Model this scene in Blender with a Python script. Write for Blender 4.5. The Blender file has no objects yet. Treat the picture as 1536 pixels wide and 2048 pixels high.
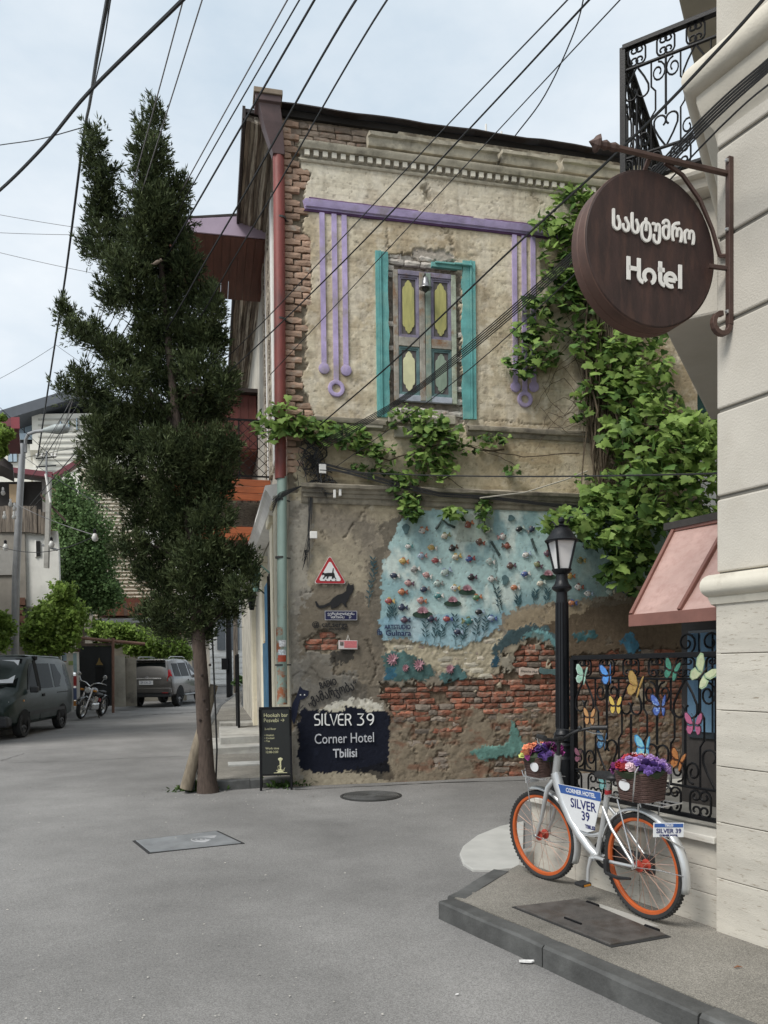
import bpy, bmesh, math, random
import numpy as np
from mathutils import Matrix, Vector, Euler
random.seed(7); rng = np.random.default_rng(7)
S = bpy.context.scene
COL = S.collection
rad = math.radians
# ------------------------------------------------------------------ camera
F, PX, PY, EYE = 1560.0, 768.0, 1381.0, 1.65          # focal length and principal point in photo pixels, eye height
cam = bpy.data.cameras.new('camera'); cam_o = bpy.data.objects.new('camera', cam); COL.objects.link(cam_o)
cam.sensor_fit = 'VERTICAL'; cam.sensor_height = 24.0; cam.lens = F / 2048 * 24.0
cam.shift_y = (PY - 1024) / 2048; cam.clip_end = 2000; cam.clip_start = .05
CR = Matrix.Rotation(rad(90 - 1.6), 4, 'X') @ Matrix.Rotation(rad(-0.7), 4, 'Z')
cam_o.matrix_world = Matrix.Translation((0, 0, EYE)) @ CR
S.camera = cam_o
S.render.resolution_x, S.render.resolution_y = 768, 1024
# ------------------------------------------------------------------ world, sun, exposure
SUN_AZ, SUN_EL = -135.0, 50.0                            # degrees, azimuth clockwise from +Y
W = bpy.data.worlds.new('World'); S.world = W; W.use_nodes = True
nt = W.node_tree; nt.nodes.clear()
sky = nt.nodes.new('ShaderNodeTexSky'); sky.sky_type = 'NISHITA'; sky.sun_disc = False
sky.sun_elevation = rad(SUN_EL); sky.sun_rotation = rad(SUN_AZ); sky.air_density = 1.0; sky.dust_density = 2.0; sky.ozone_density = 1.6
tc = nt.nodes.new('ShaderNodeTexCoord'); mp = nt.nodes.new('ShaderNodeMapping'); mp.inputs['Scale'].default_value = (1, 1, 2.2)
nz = nt.nodes.new('ShaderNodeTexNoise'); nz.inputs['Scale'].default_value = 2.6; nz.inputs['Detail'].default_value = 7; nz.inputs['Roughness'].default_value = .55
cr = nt.nodes.new('ShaderNodeValToRGB'); cr.color_ramp.elements[0].position = .34; cr.color_ramp.elements[1].position = .66
cr.color_ramp.elements[0].color = (4.55, 5.35, 6.05, 1); cr.color_ramp.elements[1].color = (6.75, 7.1, 7.35, 1)
mx = nt.nodes.new('ShaderNodeMix'); mx.data_type = 'RGBA'; mx.inputs[0].default_value = .88
bg = nt.nodes.new('ShaderNodeBackground'); bg.inputs['Strength'].default_value = .071
wo = nt.nodes.new('ShaderNodeOutputWorld'); L = nt.links.new
L(tc.outputs['Generated'], mp.inputs[0]); L(mp.outputs[0], nz.inputs['Vector']); L(nz.outputs['Fac'], cr.inputs[0])
L(sky.outputs[0], mx.inputs[6]); L(cr.outputs[0], mx.inputs[7]); L(mx.outputs[2], bg.inputs[0]); L(bg.outputs[0], wo.inputs[0])
sl = bpy.data.lights.new('sun', 'SUN'); sl.energy = 1.5; sl.angle = rad(24); sl.color = (1, .965, .91)
so = bpy.data.objects.new('sun', sl); COL.objects.link(so)
so.rotation_euler = (rad(90 - SUN_EL), 0, rad(-SUN_AZ + 180))
S.view_settings.view_transform = 'Standard'; S.view_settings.look = 'None'; S.view_settings.exposure = 1.06
S.view_settings.gamma = 1; S.view_settings.use_curve_mapping = False
S.render.engine = 'CYCLES'
# ------------------------------------------------------------------ pixel <-> place
R3 = np.array(CR.to_3x3()); CP = np.array([0, 0, EYE])
def ray(px, py): return R3 @ np.array([(px - PX) / F, -(py - PY) / F, -1.0])
def gz(y): return .012 * max(0, y - 9)
def ground(px, py, z=0.):
    d = ray(px, py); zz = z
    for _ in range(15):
        p = CP + (zz - EYE) / d[2] * d; zz = z + gz(p[1])
    return Vector(p)
def at(px, py, y):
    d = ray(px, py); return Vector(CP + d * (y / d[1]))
# ------------------------------------------------------------------ scene graph helpers
def link(o, parent=None):
    COL.objects.link(o)
    if parent is not None: o.parent = parent
    return o
def tag(o, label=None, cat=None, group=None, kind=None):
    if label: o['label'] = label
    if cat: o['category'] = cat
    if group: o['group'] = group
    if kind: o['kind'] = kind
    return o
def thing(name, label, cat, M=None, group=None):
    o = bpy.data.objects.new(name, None); link(o); o.empty_display_size = .1
    if M is not None: o.matrix_world = M
    return tag(o, label, cat, group)
def frame(o, x, y=None):
    """matrix with origin o, x axis x, z up, y = z cross x"""
    x = Vector((x[0], x[1], 0)).normalized(); z = Vector((0, 0, 1)); y = z.cross(x)
    M = Matrix((x, y, z)).transposed().to_4x4(); M.translation = Vector(o); return M
def rotz(a): return Matrix.Rotation(rad(a), 4, 'Z')
def rotx(a): return Matrix.Rotation(rad(a), 4, 'X')
def roty(a): return Matrix.Rotation(rad(a), 4, 'Y')
def T(*p): return Matrix.Translation(p if len(p) == 3 else p[0])
class MB:
    def __init__(s): s.v = []; s.f = []; s.mi = []
    def add(s, v, f, m=0, M=None):
        b = len(s.v)
        if M is not None: v = [M @ Vector(p) for p in v]
        s.v += [tuple(p) for p in v]; s.f += [tuple(i + b for i in q) for q in f]; s.mi += [m] * len(f); return s
    def box(s, a, b, m=0, M=None, j=0):
        x0, y0, z0 = a; x1, y1, z1 = b
        v = [(x0, y0, z0), (x1, y0, z0), (x1, y1, z0), (x0, y1, z0), (x0, y0, z1), (x1, y0, z1), (x1, y1, z1), (x0, y1, z1)]
        if j: v = [tuple(c + random.uniform(-j, j) for c in p) for p in v]
        return s.add(v, [(3, 2, 1, 0), (4, 5, 6, 7), (0, 1, 5, 4), (1, 2, 6, 5), (2, 3, 7, 6), (3, 0, 4, 7)], m, M)
    def cbox(s, c, d, m=0, M=None):
        return s.box([c[i] - d[i] / 2 for i in range(3)], [c[i] + d[i] / 2 for i in range(3)], m, M)
    def tube(s, pts, r, n=6, m=0, M=None, closed=False, flat=None):
        P = [Vector(p) for p in pts]; k = len(P)
        rs = r if isinstance(r, (list, tuple)) else [r] * k
        v = []; f = []; up = None
        for i, p in enumerate(P):
            if closed: t = P[(i + 1) % k] - P[i - 1]
            else: t = P[min(i + 1, k - 1)] - P[max(i - 1, 0)]
            if t.length < 1e-9: t = Vector((0, 0, 1))
            t.normalize()
            if up is None:
                up = Vector((0, 0, 1)) if abs(t.z) < .9 else Vector((1, 0, 0))
            a = up - t * up.dot(t)
            if a.length < 1e-6: a = t.orthogonal()
            a.normalize(); up = a; b = t.cross(a)
            for q in range(n):
                w = 2 * math.pi * q / n + (math.pi / 4 if n == 4 else 0)
                v.append(p + (a * math.cos(w) + b * math.sin(w) * (flat or 1)) * rs[i])
        for i in range(k if closed else k - 1):
            i2 = (i + 1) % k
            for q in range(n): f.append((i * n + q, i * n + (q + 1) % n, i2 * n + (q + 1) % n, i2 * n + q))
        if not closed: f += [tuple(reversed(range(n))), tuple(range((k - 1) * n, k * n))]
        return s.add(v, f, m, M)
    def lathe(s, prof, n=16, m=0, M=None, a0=0., a1=360., cap=True):
        """prof: (r,z) list about z"""
        full = abs(a1 - a0) > 359.9; k = n if full else n + 1; v = []; f = []
        for r, z in prof:
            for q in range(k):
                w = rad(a0 + (a1 - a0) * q / n); v.append((r * math.cos(w), r * math.sin(w), z))
        for i in range(len(prof) - 1):
            for q in range(n if full else n):
                q2 = (q + 1) % k
                f.append((i * k + q, i * k + q2, (i + 1) * k + q2, (i + 1) * k + q))
        if full and cap:
            if prof[0][0] > 1e-6: f.append(tuple(reversed(range(k))))
            if prof[-1][0] > 1e-6: f.append(tuple(range((len(prof) - 1) * k, len(prof) * k)))
        return s.add(v, f, m, M)
    def prism(s, poly, a, b, ax='y', m=0, M=None):
        """poly of 2d points extruded from a to b along ax; (x,z) for 'y', (x,y) for 'z', (y,z) for 'x'"""
        n = len(poly)
        def mk(p, h): return (p[0], h, p[1]) if ax == 'y' else ((p[0], p[1], h) if ax == 'z' else (h, p[0], p[1]))
        v = [mk(p, a) for p in poly] + [mk(p, b) for p in poly]
        f = [tuple(range(n)), tuple(reversed(range(n, 2 * n)))] + [((i + 1) % n, i, n + i, n + (i + 1) % n) for i in range(n)]
        return s.add(v, f, m, M)
    def quad(s, a, b, c, d, m=0): return s.add([a, b, c, d], [(0, 1, 2, 3)], m)
    def grid(s, fn, nu, nv, m=0, wrap=False, M=None):
        v = [fn(i / (nu if not wrap else nu), j / nv) for j in range(nv + 1) for i in range(nu + (0 if wrap else 1))]
        k = nu + (0 if wrap else 1)
        f = [(j * k + i, j * k + (i + 1) % k, (j + 1) * k + (i + 1) % k, (j + 1) * k + i) for j in range(nv) for i in range(nu)]
        return s.add(v, f, m, M)
    def mesh(s, name, mats, smooth=None, fix=True):
        me = bpy.data.meshes.new(name); me.from_pydata(s.v, [], s.f)
        if not isinstance(mats, (list, tuple)): mats = [mats]
        for q in mats: me.materials.append(q)
        if len(mats) > 1: me.polygons.foreach_set('material_index', s.mi)
        if fix:
            bm = bmesh.new(); bm.from_mesh(me); bmesh.ops.recalc_face_normals(bm, faces=bm.faces); bm.to_mesh(me); bm.free()
        me.update()
        if smooth is not None:
            me.polygons.foreach_set('use_smooth', [True] * len(me.polygons))
            if smooth < 180: me.set_sharp_from_angle(angle=rad(smooth))
        return me
    def build(s, name, mats, parent=None, M=None, smooth=None, bevel=0, seg=2, fix=True):
        o = bpy.data.objects.new(name, s.mesh(name, mats, smooth, fix)); link(o, parent)
        if M is not None:
            if parent is None: o.matrix_world = M
            else: o.matrix_local = M
        if bevel:
            b = o.modifiers.new('bevel', 'BEVEL'); b.width = bevel; b.segments = seg; b.limit_method = 'ANGLE'; b.angle_limit = rad(40)
        return o
def inst(name, me, parent=None, M=None):
    o = bpy.data.objects.new(name, me); link(o, parent)
    if M is not None: o.matrix_local = M
    return o
def npmesh(name, V, Fc, mats, smooth=True, col=None, mi=None):
    """fast mesh from numpy arrays: V (n,3), Fc (m,k)"""
    V = np.asarray(V, np.float32); Fc = np.asarray(Fc, np.int32); k = Fc.shape[1]
    me = bpy.data.meshes.new(name)
    me.vertices.add(len(V)); me.vertices.foreach_set('co', V.ravel())
    me.loops.add(Fc.size); me.loops.foreach_set('vertex_index', Fc.ravel())
    me.polygons.add(len(Fc)); me.polygons.foreach_set('loop_start', np.arange(0, Fc.size, k, dtype=np.int32))
    me.polygons.foreach_set('use_smooth', np.full(len(Fc), smooth))
    if not isinstance(mats, (list, tuple)): mats = [mats]
    for q in mats: me.materials.append(q)
    if mi is not None: me.polygons.foreach_set('material_index', np.asarray(mi, np.int32))
    if col is not None:
        a = me.color_attributes.new('Col', 'FLOAT_COLOR', 'POINT')
        c = np.ones((len(V), 4), np.float32); c[:, :3] = col; a.data.foreach_set('color', c.ravel())
    me.update(calc_edges=True); me.validate(); return me
# ------------------------------------------------------------------ numpy noise
def vnoise(x, y, seed=0):
    xi = np.floor(x).astype(np.int64); yi = np.floor(y).astype(np.int64); xf = x - xi; yf = y - yi
    def h(a, b):
        n = (a * 374761393 + b * 668265263 + seed * 144665) & 0x7fffffff
        n = ((n ^ (n >> 13)) * 1274126177) & 0x7fffffff
        return ((n ^ (n >> 16)) & 0xffff) / 65535.0
    u = xf * xf * (3 - 2 * xf); w = yf * yf * (3 - 2 * yf)
    return (h(xi, yi) * (1 - u) + h(xi + 1, yi) * u) * (1 - w) + (h(xi, yi + 1) * (1 - u) + h(xi + 1, yi + 1) * u) * w
def fbm(x, y, seed=0, o=5):
    t = 0; a = .5; s = 0
    for i in range(o): t = t + a * vnoise(x * 2 ** i, y * 2 ** i, seed + i * 17); s += a; a *= .55
    return t / s
def inpoly(X, Y, poly):
    r = np.zeros(X.shape, bool); n = len(poly)
    for i in range(n):
        x0, y0 = poly[i]; x1, y1 = poly[i - 1]
        if y0 == y1: continue
        c = ((y0 > Y) != (y1 > Y)) & (X < (x1 - x0) * (Y - y0) / (y1 - y0) + x0); r ^= c
    return r
def seglist_dist(X, Y, pts):
    d = np.full(X.shape, 1e9)
    for (x0, y0), (x1, y1) in zip(pts[:-1], pts[1:]):
        dx, dy = x1 - x0, y1 - y0; t = np.clip(((X - x0) * dx + (Y - y0) * dy) / (dx * dx + dy * dy + 1e-9), 0, 1)
        d = np.minimum(d, np.hypot(X - x0 - t * dx, Y - y0 - t * dy))
    return d
# ------------------------------------------------------------------ materials
def srgb(r, g, b):
    f = lambda c: (c / 255 / 12.92) if c / 255 <= .04045 else ((c / 255 + .055) / 1.055) ** 2.4
    return (f(r), f(g), f(b))
MATS = {}
def mat(name, c, rough=.7, var=.18, scale=6., bump=.15, bscale=60., metal=0., rand=0., c2=None, spec=.5, stretch=None, world=False, coat=0., patch=None, trans=0., bdist=.01):
    if name in MATS: return MATS[name]
    m = bpy.data.materials.new(name); m.use_nodes = True; MATS[name] = m
    n = m.node_tree; P = n.nodes['Principled BSDF']; K = n.links.new
    P.inputs['Roughness'].default_value = rough; P.inputs['Metallic'].default_value = metal
    P.inputs['Specular IOR Level'].default_value = spec
    if coat: P.inputs['Coat Weight'].default_value = coat; P.inputs['Coat Roughness'].default_value = .08
    if trans: P.inputs['Transmission Weight'].default_value = trans
    t = n.nodes.new('ShaderNodeTexCoord')
    if world: g = n.nodes.new('ShaderNodeNewGeometry'); src = g.outputs['Position']
    else: src = t.outputs['Object']
    if stretch:
        q = n.nodes.new('ShaderNodeMapping'); q.inputs['Scale'].default_value = stretch; K(src, q.inputs[0]); src = q.outputs[0]
    if rand and not world:
        oi = n.nodes.new('ShaderNodeObjectInfo'); ad = n.nodes.new('ShaderNodeVectorMath'); ad.operation = 'MULTIPLY_ADD'
        cb = n.nodes.new('ShaderNodeCombineXYZ'); K(oi.outputs['Random'], cb.inputs[0]); K(oi.outputs['Random'], cb.inputs[1])
        K(cb.outputs[0], ad.inputs[0]); ad.inputs[1].default_value = (37, 53, 0); K(src, ad.inputs[2]); src = ad.outputs[0]
    z = n.nodes.new('ShaderNodeTexNoise'); z.inputs['Scale'].default_value = scale; z.inputs['Detail'].default_value = 8; z.inputs['Roughness'].default_value = .62; K(src, z.inputs['Vector'])
    r = n.nodes.new('ShaderNodeValToRGB'); K(z.outputs['Fac'], r.inputs[0])
    a = c2 if c2 else tuple(min(1, x * (1 - var)) for x in c); b = c if c2 else tuple(min(1, x * (1 + var)) for x in c)
    r.color_ramp.elements[0].position = .32; r.color_ramp.elements[1].position = .68
    r.color_ramp.elements[0].color = (*a, 1); r.color_ramp.elements[1].color = (*b, 1)
    out = r.outputs[0]
    if patch:
        pc, ps, lo, hi = patch
        z3 = n.nodes.new('ShaderNodeTexNoise'); z3.inputs['Scale'].default_value = ps; z3.inputs['Detail'].default_value = 9; z3.inputs['Roughness'].default_value = .68; K(src, z3.inputs['Vector'])
        mr = n.nodes.new('ShaderNodeMapRange'); mr.inputs[1].default_value = lo; mr.inputs[2].default_value = hi; K(z3.outputs['Fac'], mr.inputs[0])
        mm = n.nodes.new('ShaderNodeMix'); mm.data_type = 'RGBA'; K(mr.outputs[0], mm.inputs[0]); K(out, mm.inputs[6]); mm.inputs[7].default_value = (*pc, 1); out = mm.outputs[2]
    if rand:
        oi = n.nodes.new('ShaderNodeObjectInfo'); mr = n.nodes.new('ShaderNodeMapRange'); K(oi.outputs['Random'], mr.inputs[0])
        mr.inputs[3].default_value = 1 - rand; mr.inputs[4].default_value = 1 + rand
        hs = n.nodes.new('ShaderNodeHueSaturation'); K(out, hs.inputs['Color']); K(mr.outputs[0], hs.inputs['Value']); out = hs.outputs[0]
    K(out, P.inputs['Base Color'])
    if bump:
        z2 = n.nodes.new('ShaderNodeTexNoise'); z2.inputs['Scale'].default_value = bscale; z2.inputs['Detail'].default_value = 6; K(src, z2.inputs['Vector'])
        bp = n.nodes.new('ShaderNodeBump'); bp.inputs['Strength'].default_value = bump; bp.inputs['Distance'].default_value = bdist; K(z2.outputs['Fac'], bp.inputs['Height']); K(bp.outputs[0], P.inputs['Normal'])
    return m
def vcmat(name, rough=.9, var=.25, scale=40, bump=.3, bscale=90, spec=.2):
    """colour from the 'Col' attribute (paint and plaster kinds) with fine noise on top"""
    m = mat(name, (1, 1, 1), rough, 0, scale, bump, bscale, spec=spec)
    n = m.node_tree; K = n.links.new; P = n.nodes['Principled BSDF']
    a = n.nodes.new('ShaderNodeVertexColor'); a.layer_name = 'Col'
    r = [q for q in n.nodes if q.type == 'VALTORGB'][0]
    r.color_ramp.elements[0].color = (1 - var,) * 3 + (1,); r.color_ramp.elements[1].color = (1 + var * .7,) * 3 + (1,)
    q = n.nodes.new('ShaderNodeMix'); q.data_type = 'RGBA'; q.blend_type = 'MULTIPLY'; q.inputs[0].default_value = 1
    K(a.outputs[0], q.inputs[6]); K(r.outputs[0], q.inputs[7]); K(q.outputs[2], P.inputs['Base Color']); return m
def leafmat(name, c, c2, rand=.35, trans=.35, rough=.5):
    m = mat(name, c, rough, scale=5, c2=c2, bump=0, world=True, spec=.15)
    n = m.node_tree; K = n.links.new; P = n.nodes['Principled BSDF']; O = n.nodes['Material Output']
    src = P.inputs['Base Color'].links[0].from_socket
    g = n.nodes.new('ShaderNodeNewGeometry'); mr = n.nodes.new('ShaderNodeMapRange'); K(g.outputs['Random Per Island'], mr.inputs[0])
    oi = n.nodes.new('ShaderNodeObjectInfo'); ad = n.nodes.new('ShaderNodeMath'); ad.operation = 'ADD'; K(g.outputs['Random Per Island'], ad.inputs[0]); K(oi.outputs['Random'], ad.inputs[1])
    fr = n.nodes.new('ShaderNodeMath'); fr.operation = 'FRACT'; K(ad.outputs[0], fr.inputs[0]); K(fr.outputs[0], mr.inputs[0])
    mr.inputs[3].default_value = 1 - rand; mr.inputs[4].default_value = 1 + rand
    hs = n.nodes.new('ShaderNodeHueSaturation'); K(src, hs.inputs['Color']); K(mr.outputs[0], hs.inputs['Value']); K(hs.outputs[0], P.inputs['Base Color'])
    tr = n.nodes.new('ShaderNodeBsdfTranslucent'); K(hs.outputs[0], tr.inputs[0])
    ms = n.nodes.new('ShaderNodeMixShader'); ms.inputs[0].default_value = trans; K(P.outputs[0], ms.inputs[1]); K(tr.outputs[0], ms.inputs[2]); K(ms.outputs[0], O.inputs[0]); return m
def text_mesh(txt, size, M, mat_, name='lettering', parent=None, depth=.002, bold=0., align='CENTER', sx=1., shear=0., spacing=1.):
    cu = bpy.data.curves.new('t', 'FONT'); cu.body = txt; cu.size = size; cu.extrude = depth; cu.offset = bold; cu.align_x = align; cu.align_y = 'CENTER'; cu.shear = shear; cu.space_character = spacing; cu.resolution_u = 3
    t = bpy.data.objects.new('t', cu); COL.objects.link(t); dg = bpy.context.evaluated_depsgraph_get()
    me = bpy.data.meshes.new_from_object(t.evaluated_get(dg)); bpy.data.objects.remove(t); bpy.data.curves.remove(cu)
    if sx != 1:
        for v in me.vertices: v.co.x *= sx
    me.materials.clear(); me.materials.append(mat_)
    o = bpy.data.objects.new(name, me); link(o, parent)
    if parent is None: o.matrix_world = M
    else: o.matrix_local = M
    return o
def arc(cx, cz, r, a0, a1, n=10): return [(cx + r * math.cos(rad(a0 + (a1 - a0) * i / n)), cz + r * math.sin(rad(a0 + (a1 - a0) * i / n))) for i in range(n + 1)]
def stroke(mb, pts, w, y=0., d=.003, M=None, m=0):
    """flat ribbon of width w along 2d pts in the xz plane, front at -y"""
    P = [Vector((p[0], p[1])) for p in pts]; n = len(P); l = []; r = []
    for i in range(n):
        t = (P[min(i + 1, n - 1)] - P[max(i - 1, 0)]).normalized(); q = Vector((-t.y, t.x)) * w / 2
        ww = q if i not in (0,) else q
        l.append(P[i] + ww); r.append(P[i] - ww)
    v = []
    for a in (y - d, y):
        v += [(p.x, a, p.y) for p in l] + [(p.x, a, p.y) for p in r]
    k = 2 * n; f = []
    for i in range(n - 1):
        f.append((i, i + 1, n + i + 1, n + i)); f.append((k + i, k + n + i, k + n + i + 1, k + i + 1))
        f.append((i, k + i, k + i + 1, i + 1)); f.append((n + i, n + i + 1, k + n + i + 1, k + n + i))
    f.append((0, n, k + n, k)); f.append((n - 1, k + n - 1, k + 2 * n - 1, 2 * n - 1))
    mb.add(v, f, m, M)
# wall plates turn text (xy plane, facing +z) to stand upright facing -y
UP = rotx(90)
# ================================================================== MATERIALS USED WIDELY
asphalt = mat('asphalt', (.205, .20, .193), .93, .14, .7, .35, 260, world=True, spec=.25, bdist=.004)
def speckle(m, sc=190, lo=.62, amt=.3, dark=.3, sc2=0.16):
    """stone chips in asphalt or terrazzo: small lighter and darker grains, plus broad wear"""
    n = m.node_tree; K = n.links.new; P = n.nodes['Principled BSDF']; src = P.inputs['Base Color'].links[0].from_socket
    g = n.nodes.new('ShaderNodeNewGeometry')
    v = n.nodes.new('ShaderNodeTexVoronoi'); v.inputs['Scale'].default_value = sc; K(g.outputs['Position'], v.inputs['Vector'])
    s = n.nodes.new('ShaderNodeSeparateColor'); K(v.outputs['Color'], s.inputs[0])
    r = n.nodes.new('ShaderNodeMapRange'); r.inputs[3].default_value = 1 - dark; r.inputs[4].default_value = 1 + amt; K(s.outputs[0], r.inputs[0])
    z = n.nodes.new('ShaderNodeTexNoise'); z.inputs['Scale'].default_value = sc2; z.inputs['Detail'].default_value = 6; z.inputs['Roughness'].default_value = .6; K(g.outputs['Position'], z.inputs['Vector'])
    r2 = n.nodes.new('ShaderNodeMapRange'); r2.inputs[1].default_value = .3; r2.inputs[2].default_value = .7; r2.inputs[3].default_value = .70; r2.inputs[4].default_value = 1.24; K(z.outputs['Fac'], r2.inputs[0])
    a = n.nodes.new('ShaderNodeMath'); a.operation = 'MULTIPLY'; K(r.outputs[0], a.inputs[0]); K(r2.outputs[0], a.inputs[1])
    h = n.nodes.new('ShaderNodeHueSaturation'); K(src, h.inputs['Color']); K(a.outputs[0], h.inputs['Value']); K(h.outputs[0], P.inputs['Base Color'])
speckle(asphalt, sc2=.38)
paving = mat('sidewalk_asphalt', (.205, .192, .168), .93, .2, 1.4, .5, 170, world=True, spec=.2, bdist=.006); speckle(paving, 230, .6, .45, .38, .5)
concrete = mat('concrete', (.36, .35, .32), .9, .2, 3, .3, 90, world=True, patch=((.16, .15, .13), 2.2, .52, .75))
kerbm = mat('kerb_basalt', (.09, .091, .088), .75, .3, 5, .35, 60, world=True, patch=((.045, .045, .043), 2.2, .47, .7), rand=.18)
iron = mat('black_iron', (.006, .006, .007), .45, .3, 20, .15, 120, spec=.22)
steel_dark = mat('dark_steel_plate', (.10, .092, .085), .55, .35, 7, .25, 120, metal=.3, patch=((.06, .045, .035), 5, .5, .7))
castiron = mat('cast_iron', (.06, .06, .058), .6, .3, 25, .3, 90, metal=.5)
wood_red = mat('red_brown_boards', (.17, .052, .03), .6, .3, 3, .2, 40, stretch=(6, 6, .5))
wood_orange = mat('orange_stained_boards', (.36, .10, .035), .6, .25, 3, .2, 40, stretch=(1, 1, 8))
wood_old = mat('weathered_boards', (.20, .165, .13), .9, .5, 4, .6, 30, stretch=(7, 7, .35), patch=((.05, .04, .033), 3.0, .45, .62))
black = mat('void_black', (.006, .006, .006), .9, 0, 1, 0)
white_paint = mat('white_paint', (.80, .78, .74), .7, .12, 4, .15, 60, patch=((.50, .48, .43), 4, .57, .75))
wirem = mat('black_cable', (.014, .014, .015), .55, .2, 30, 0)
wire_grey = mat('grey_cable', (.16, .15, .15), .55, .2, 30, 0)
# ================================================================== GROUND
def sheet(xs, ys, fz):
    V = np.array([(x, y, fz(x, y)) for y in ys for x in xs], np.float32); k = len(xs)
    Fc = [(j * k + i, j * k + i + 1, (j + 1) * k + i + 1, (j + 1) * k + i) for j in range(len(ys) - 1) for i in range(k - 1)]
    return V, Fc
xs = np.concatenate([np.linspace(-300, -20, 8)[:-1], np.linspace(-20, 12, 65), np.linspace(12, 300, 8)[1:]])
ys = np.concatenate([np.linspace(-60, 0, 7)[:-1], np.linspace(0, 40, 81), np.linspace(40, 500, 8)[1:]])
def roadz(x, y):
    w = .012 * math.sin(x * 1.7 + y * .6) * math.sin(y * .9 - x * .4) if 5 < y < 38 else 0
    return gz(min(y, 60)) + w * .6 - .006
V, Fc = sheet(xs, ys, roadz)
road = link(bpy.data.objects.new('road', npmesh('road', V, Fc, asphalt))); tag(road, kind='structure')
# ---- house corner and frames
HC = ground(586, 1573); HC.z = 0
A1 = rad(77.5); D1 = Vector((math.sin(A1), math.cos(A1), 0))
HM = frame(HC, D1); HMI = HM.inverted()
HN = HM.to_3x3() @ Vector((0, -1, 0))
def wuv(px, py, out=0.):
    d = Vector(ray(px, py)); o = HC + HN * out; t = (o - Vector(CP)).dot(HN) / d.dot(HN); p = HMI @ (Vector(CP) + d * t); return p.x, p.z
def wpt(px, py, out=0.): u, z = wuv(px, py, out); return Vector((u, -out, z))
def hloc(p): return HMI @ Vector(p)
HW, HH, HD = 6.35, 9.2, 17.0
# ---- sidewalk with kerb beside the house (house frame)
SWT = .13
sw = MB(); 
def hz(x, y): return gz((HM @ Vector((x, y, 0))).y)
# pavement beside the old house: kerb edge runs from the tree corner away up the street
pk = [hloc(ground(370, 1583)), hloc(ground(402, 1480)), hloc(ground(436, 1418)), hloc(ground(480, 1385))]
edge = [(p.x, p.y) for p in pk]
def side_strip(mb, e0, e1, z0, z1):
    (xa, ya), (xb, yb) = e0, e1
    v = []
    for (x, y) in ((xa + .14, ya), (.0, ya), (.0, yb), (xb + .14, yb)): v.append((x, y, hz(x, y) + z0))
    for (x, y) in ((xa + .14, ya), (.0, ya), (.0, yb), (xb + .14, yb)): v.append((x, y, hz(x, y) + z1))
    mb.add(v, [(3, 2, 1, 0), (4, 5, 6, 7), (0, 1, 5, 4), (1, 2, 6, 5), (2, 3, 7, 6), (3, 0, 4, 7)])
e0y = edge[0][1] + .14
side_strip(sw, (edge[0][0], e0y), edge[1], -.1, SWT - .008); side_strip(sw, edge[1], edge[2], -.1, SWT + .0); side_strip(sw, edge[2], edge[3], -.1, SWT)
swo = sw.build('sidewalk', paving, M=HM); tag(swo, kind='structure')
def kerb_run(p0, p1, w, h, parent, step=.9, inward=1, z0=-.08):
    d = Vector(p1) - Vector(p0); L_ = d.length; n = max(1, round(L_ / step)); d.normalize(); q = Vector((-d.y, d.x, 0)) * inward
    for i in range(n):
        a = Vector(p0) + d * (L_ * i / n + .004); b = Vector(p0) + d * (L_ * (i + 1) / n - .004); mb = MB(); j = lambda: random.uniform(-.006, .006)
        za, zb = a.z + h + j(), b.z + h + j(); m = []
        k = 5
        for s_ in range(k + 1):
            c = a.lerp(b, s_ / k); z = za + (zb - za) * s_ / k + random.uniform(-.004, .003); ch = random.uniform(.008, .02)
            o_ = j() * .6
            m += [(c.x - q.x * o_, c.y - q.y * o_, c.z + z0), (c.x - q.x * o_, c.y - q.y * o_, z - ch), (c.x + q.x * ch, c.y + q.y * ch, z), (c.x + q.x * w, c.y + q.y * w, z - .002), (c.x + q.x * w, c.y + q.y * w, c.z + z0)]
        f = [(s_ * 5 + r, s_ * 5 + (r + 1) % 5, (s_ + 1) * 5 + (r + 1) % 5, (s_ + 1) * 5 + r) for s_ in range(k) for r in range(5)] + [(0, 1, 2, 3, 4), (k * 5, k * 5 + 1, k * 5 + 2, k * 5 + 3, k * 5 + 4)]
        mb.add(m, f); mb.build('kerb_stone', kerbm, parent)
for i in range(3):
    a = Vector((edge[i][0], edge[i][1], hz(*edge[i]))); b = Vector((edge[i + 1][0], edge[i + 1][1], hz(*edge[i + 1])))
    kerb_run(a, b, .13, SWT + .012, swo, inward=-1)
kerb_run(Vector((edge[0][0] + .3, edge[0][1] - .0, 0)), Vector((-.02, edge[0][1] + .02, .02)), .14, SWT + .01, swo, step=.55)
# steps / slabs in front of the doors, further up the pavement
for (y0, y1, x0, h, m) in ((3.1, 5.2, -1.15, .10, concrete), (3.75, 6.6, -.95, .22, concrete), (8.6, 9.4, -.9, .1, concrete)):
    b = MB(); z = hz(-.5, (y0 + y1) / 2) + SWT; b.box((x0, y0, z - .05), (-.02, y1, z + h), j=.015); b.build('step_slab', m, swo, bevel=.012)
b = MB(); z = hz(-.5, 1.6) + SWT; b.box((-.85, 1.45, z - .02), (-.3, 1.9, z + .012)); b.build('repair_patch', mat('pale_mortar', (.42, .42, .40), .9, .15, 6), swo)
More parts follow.
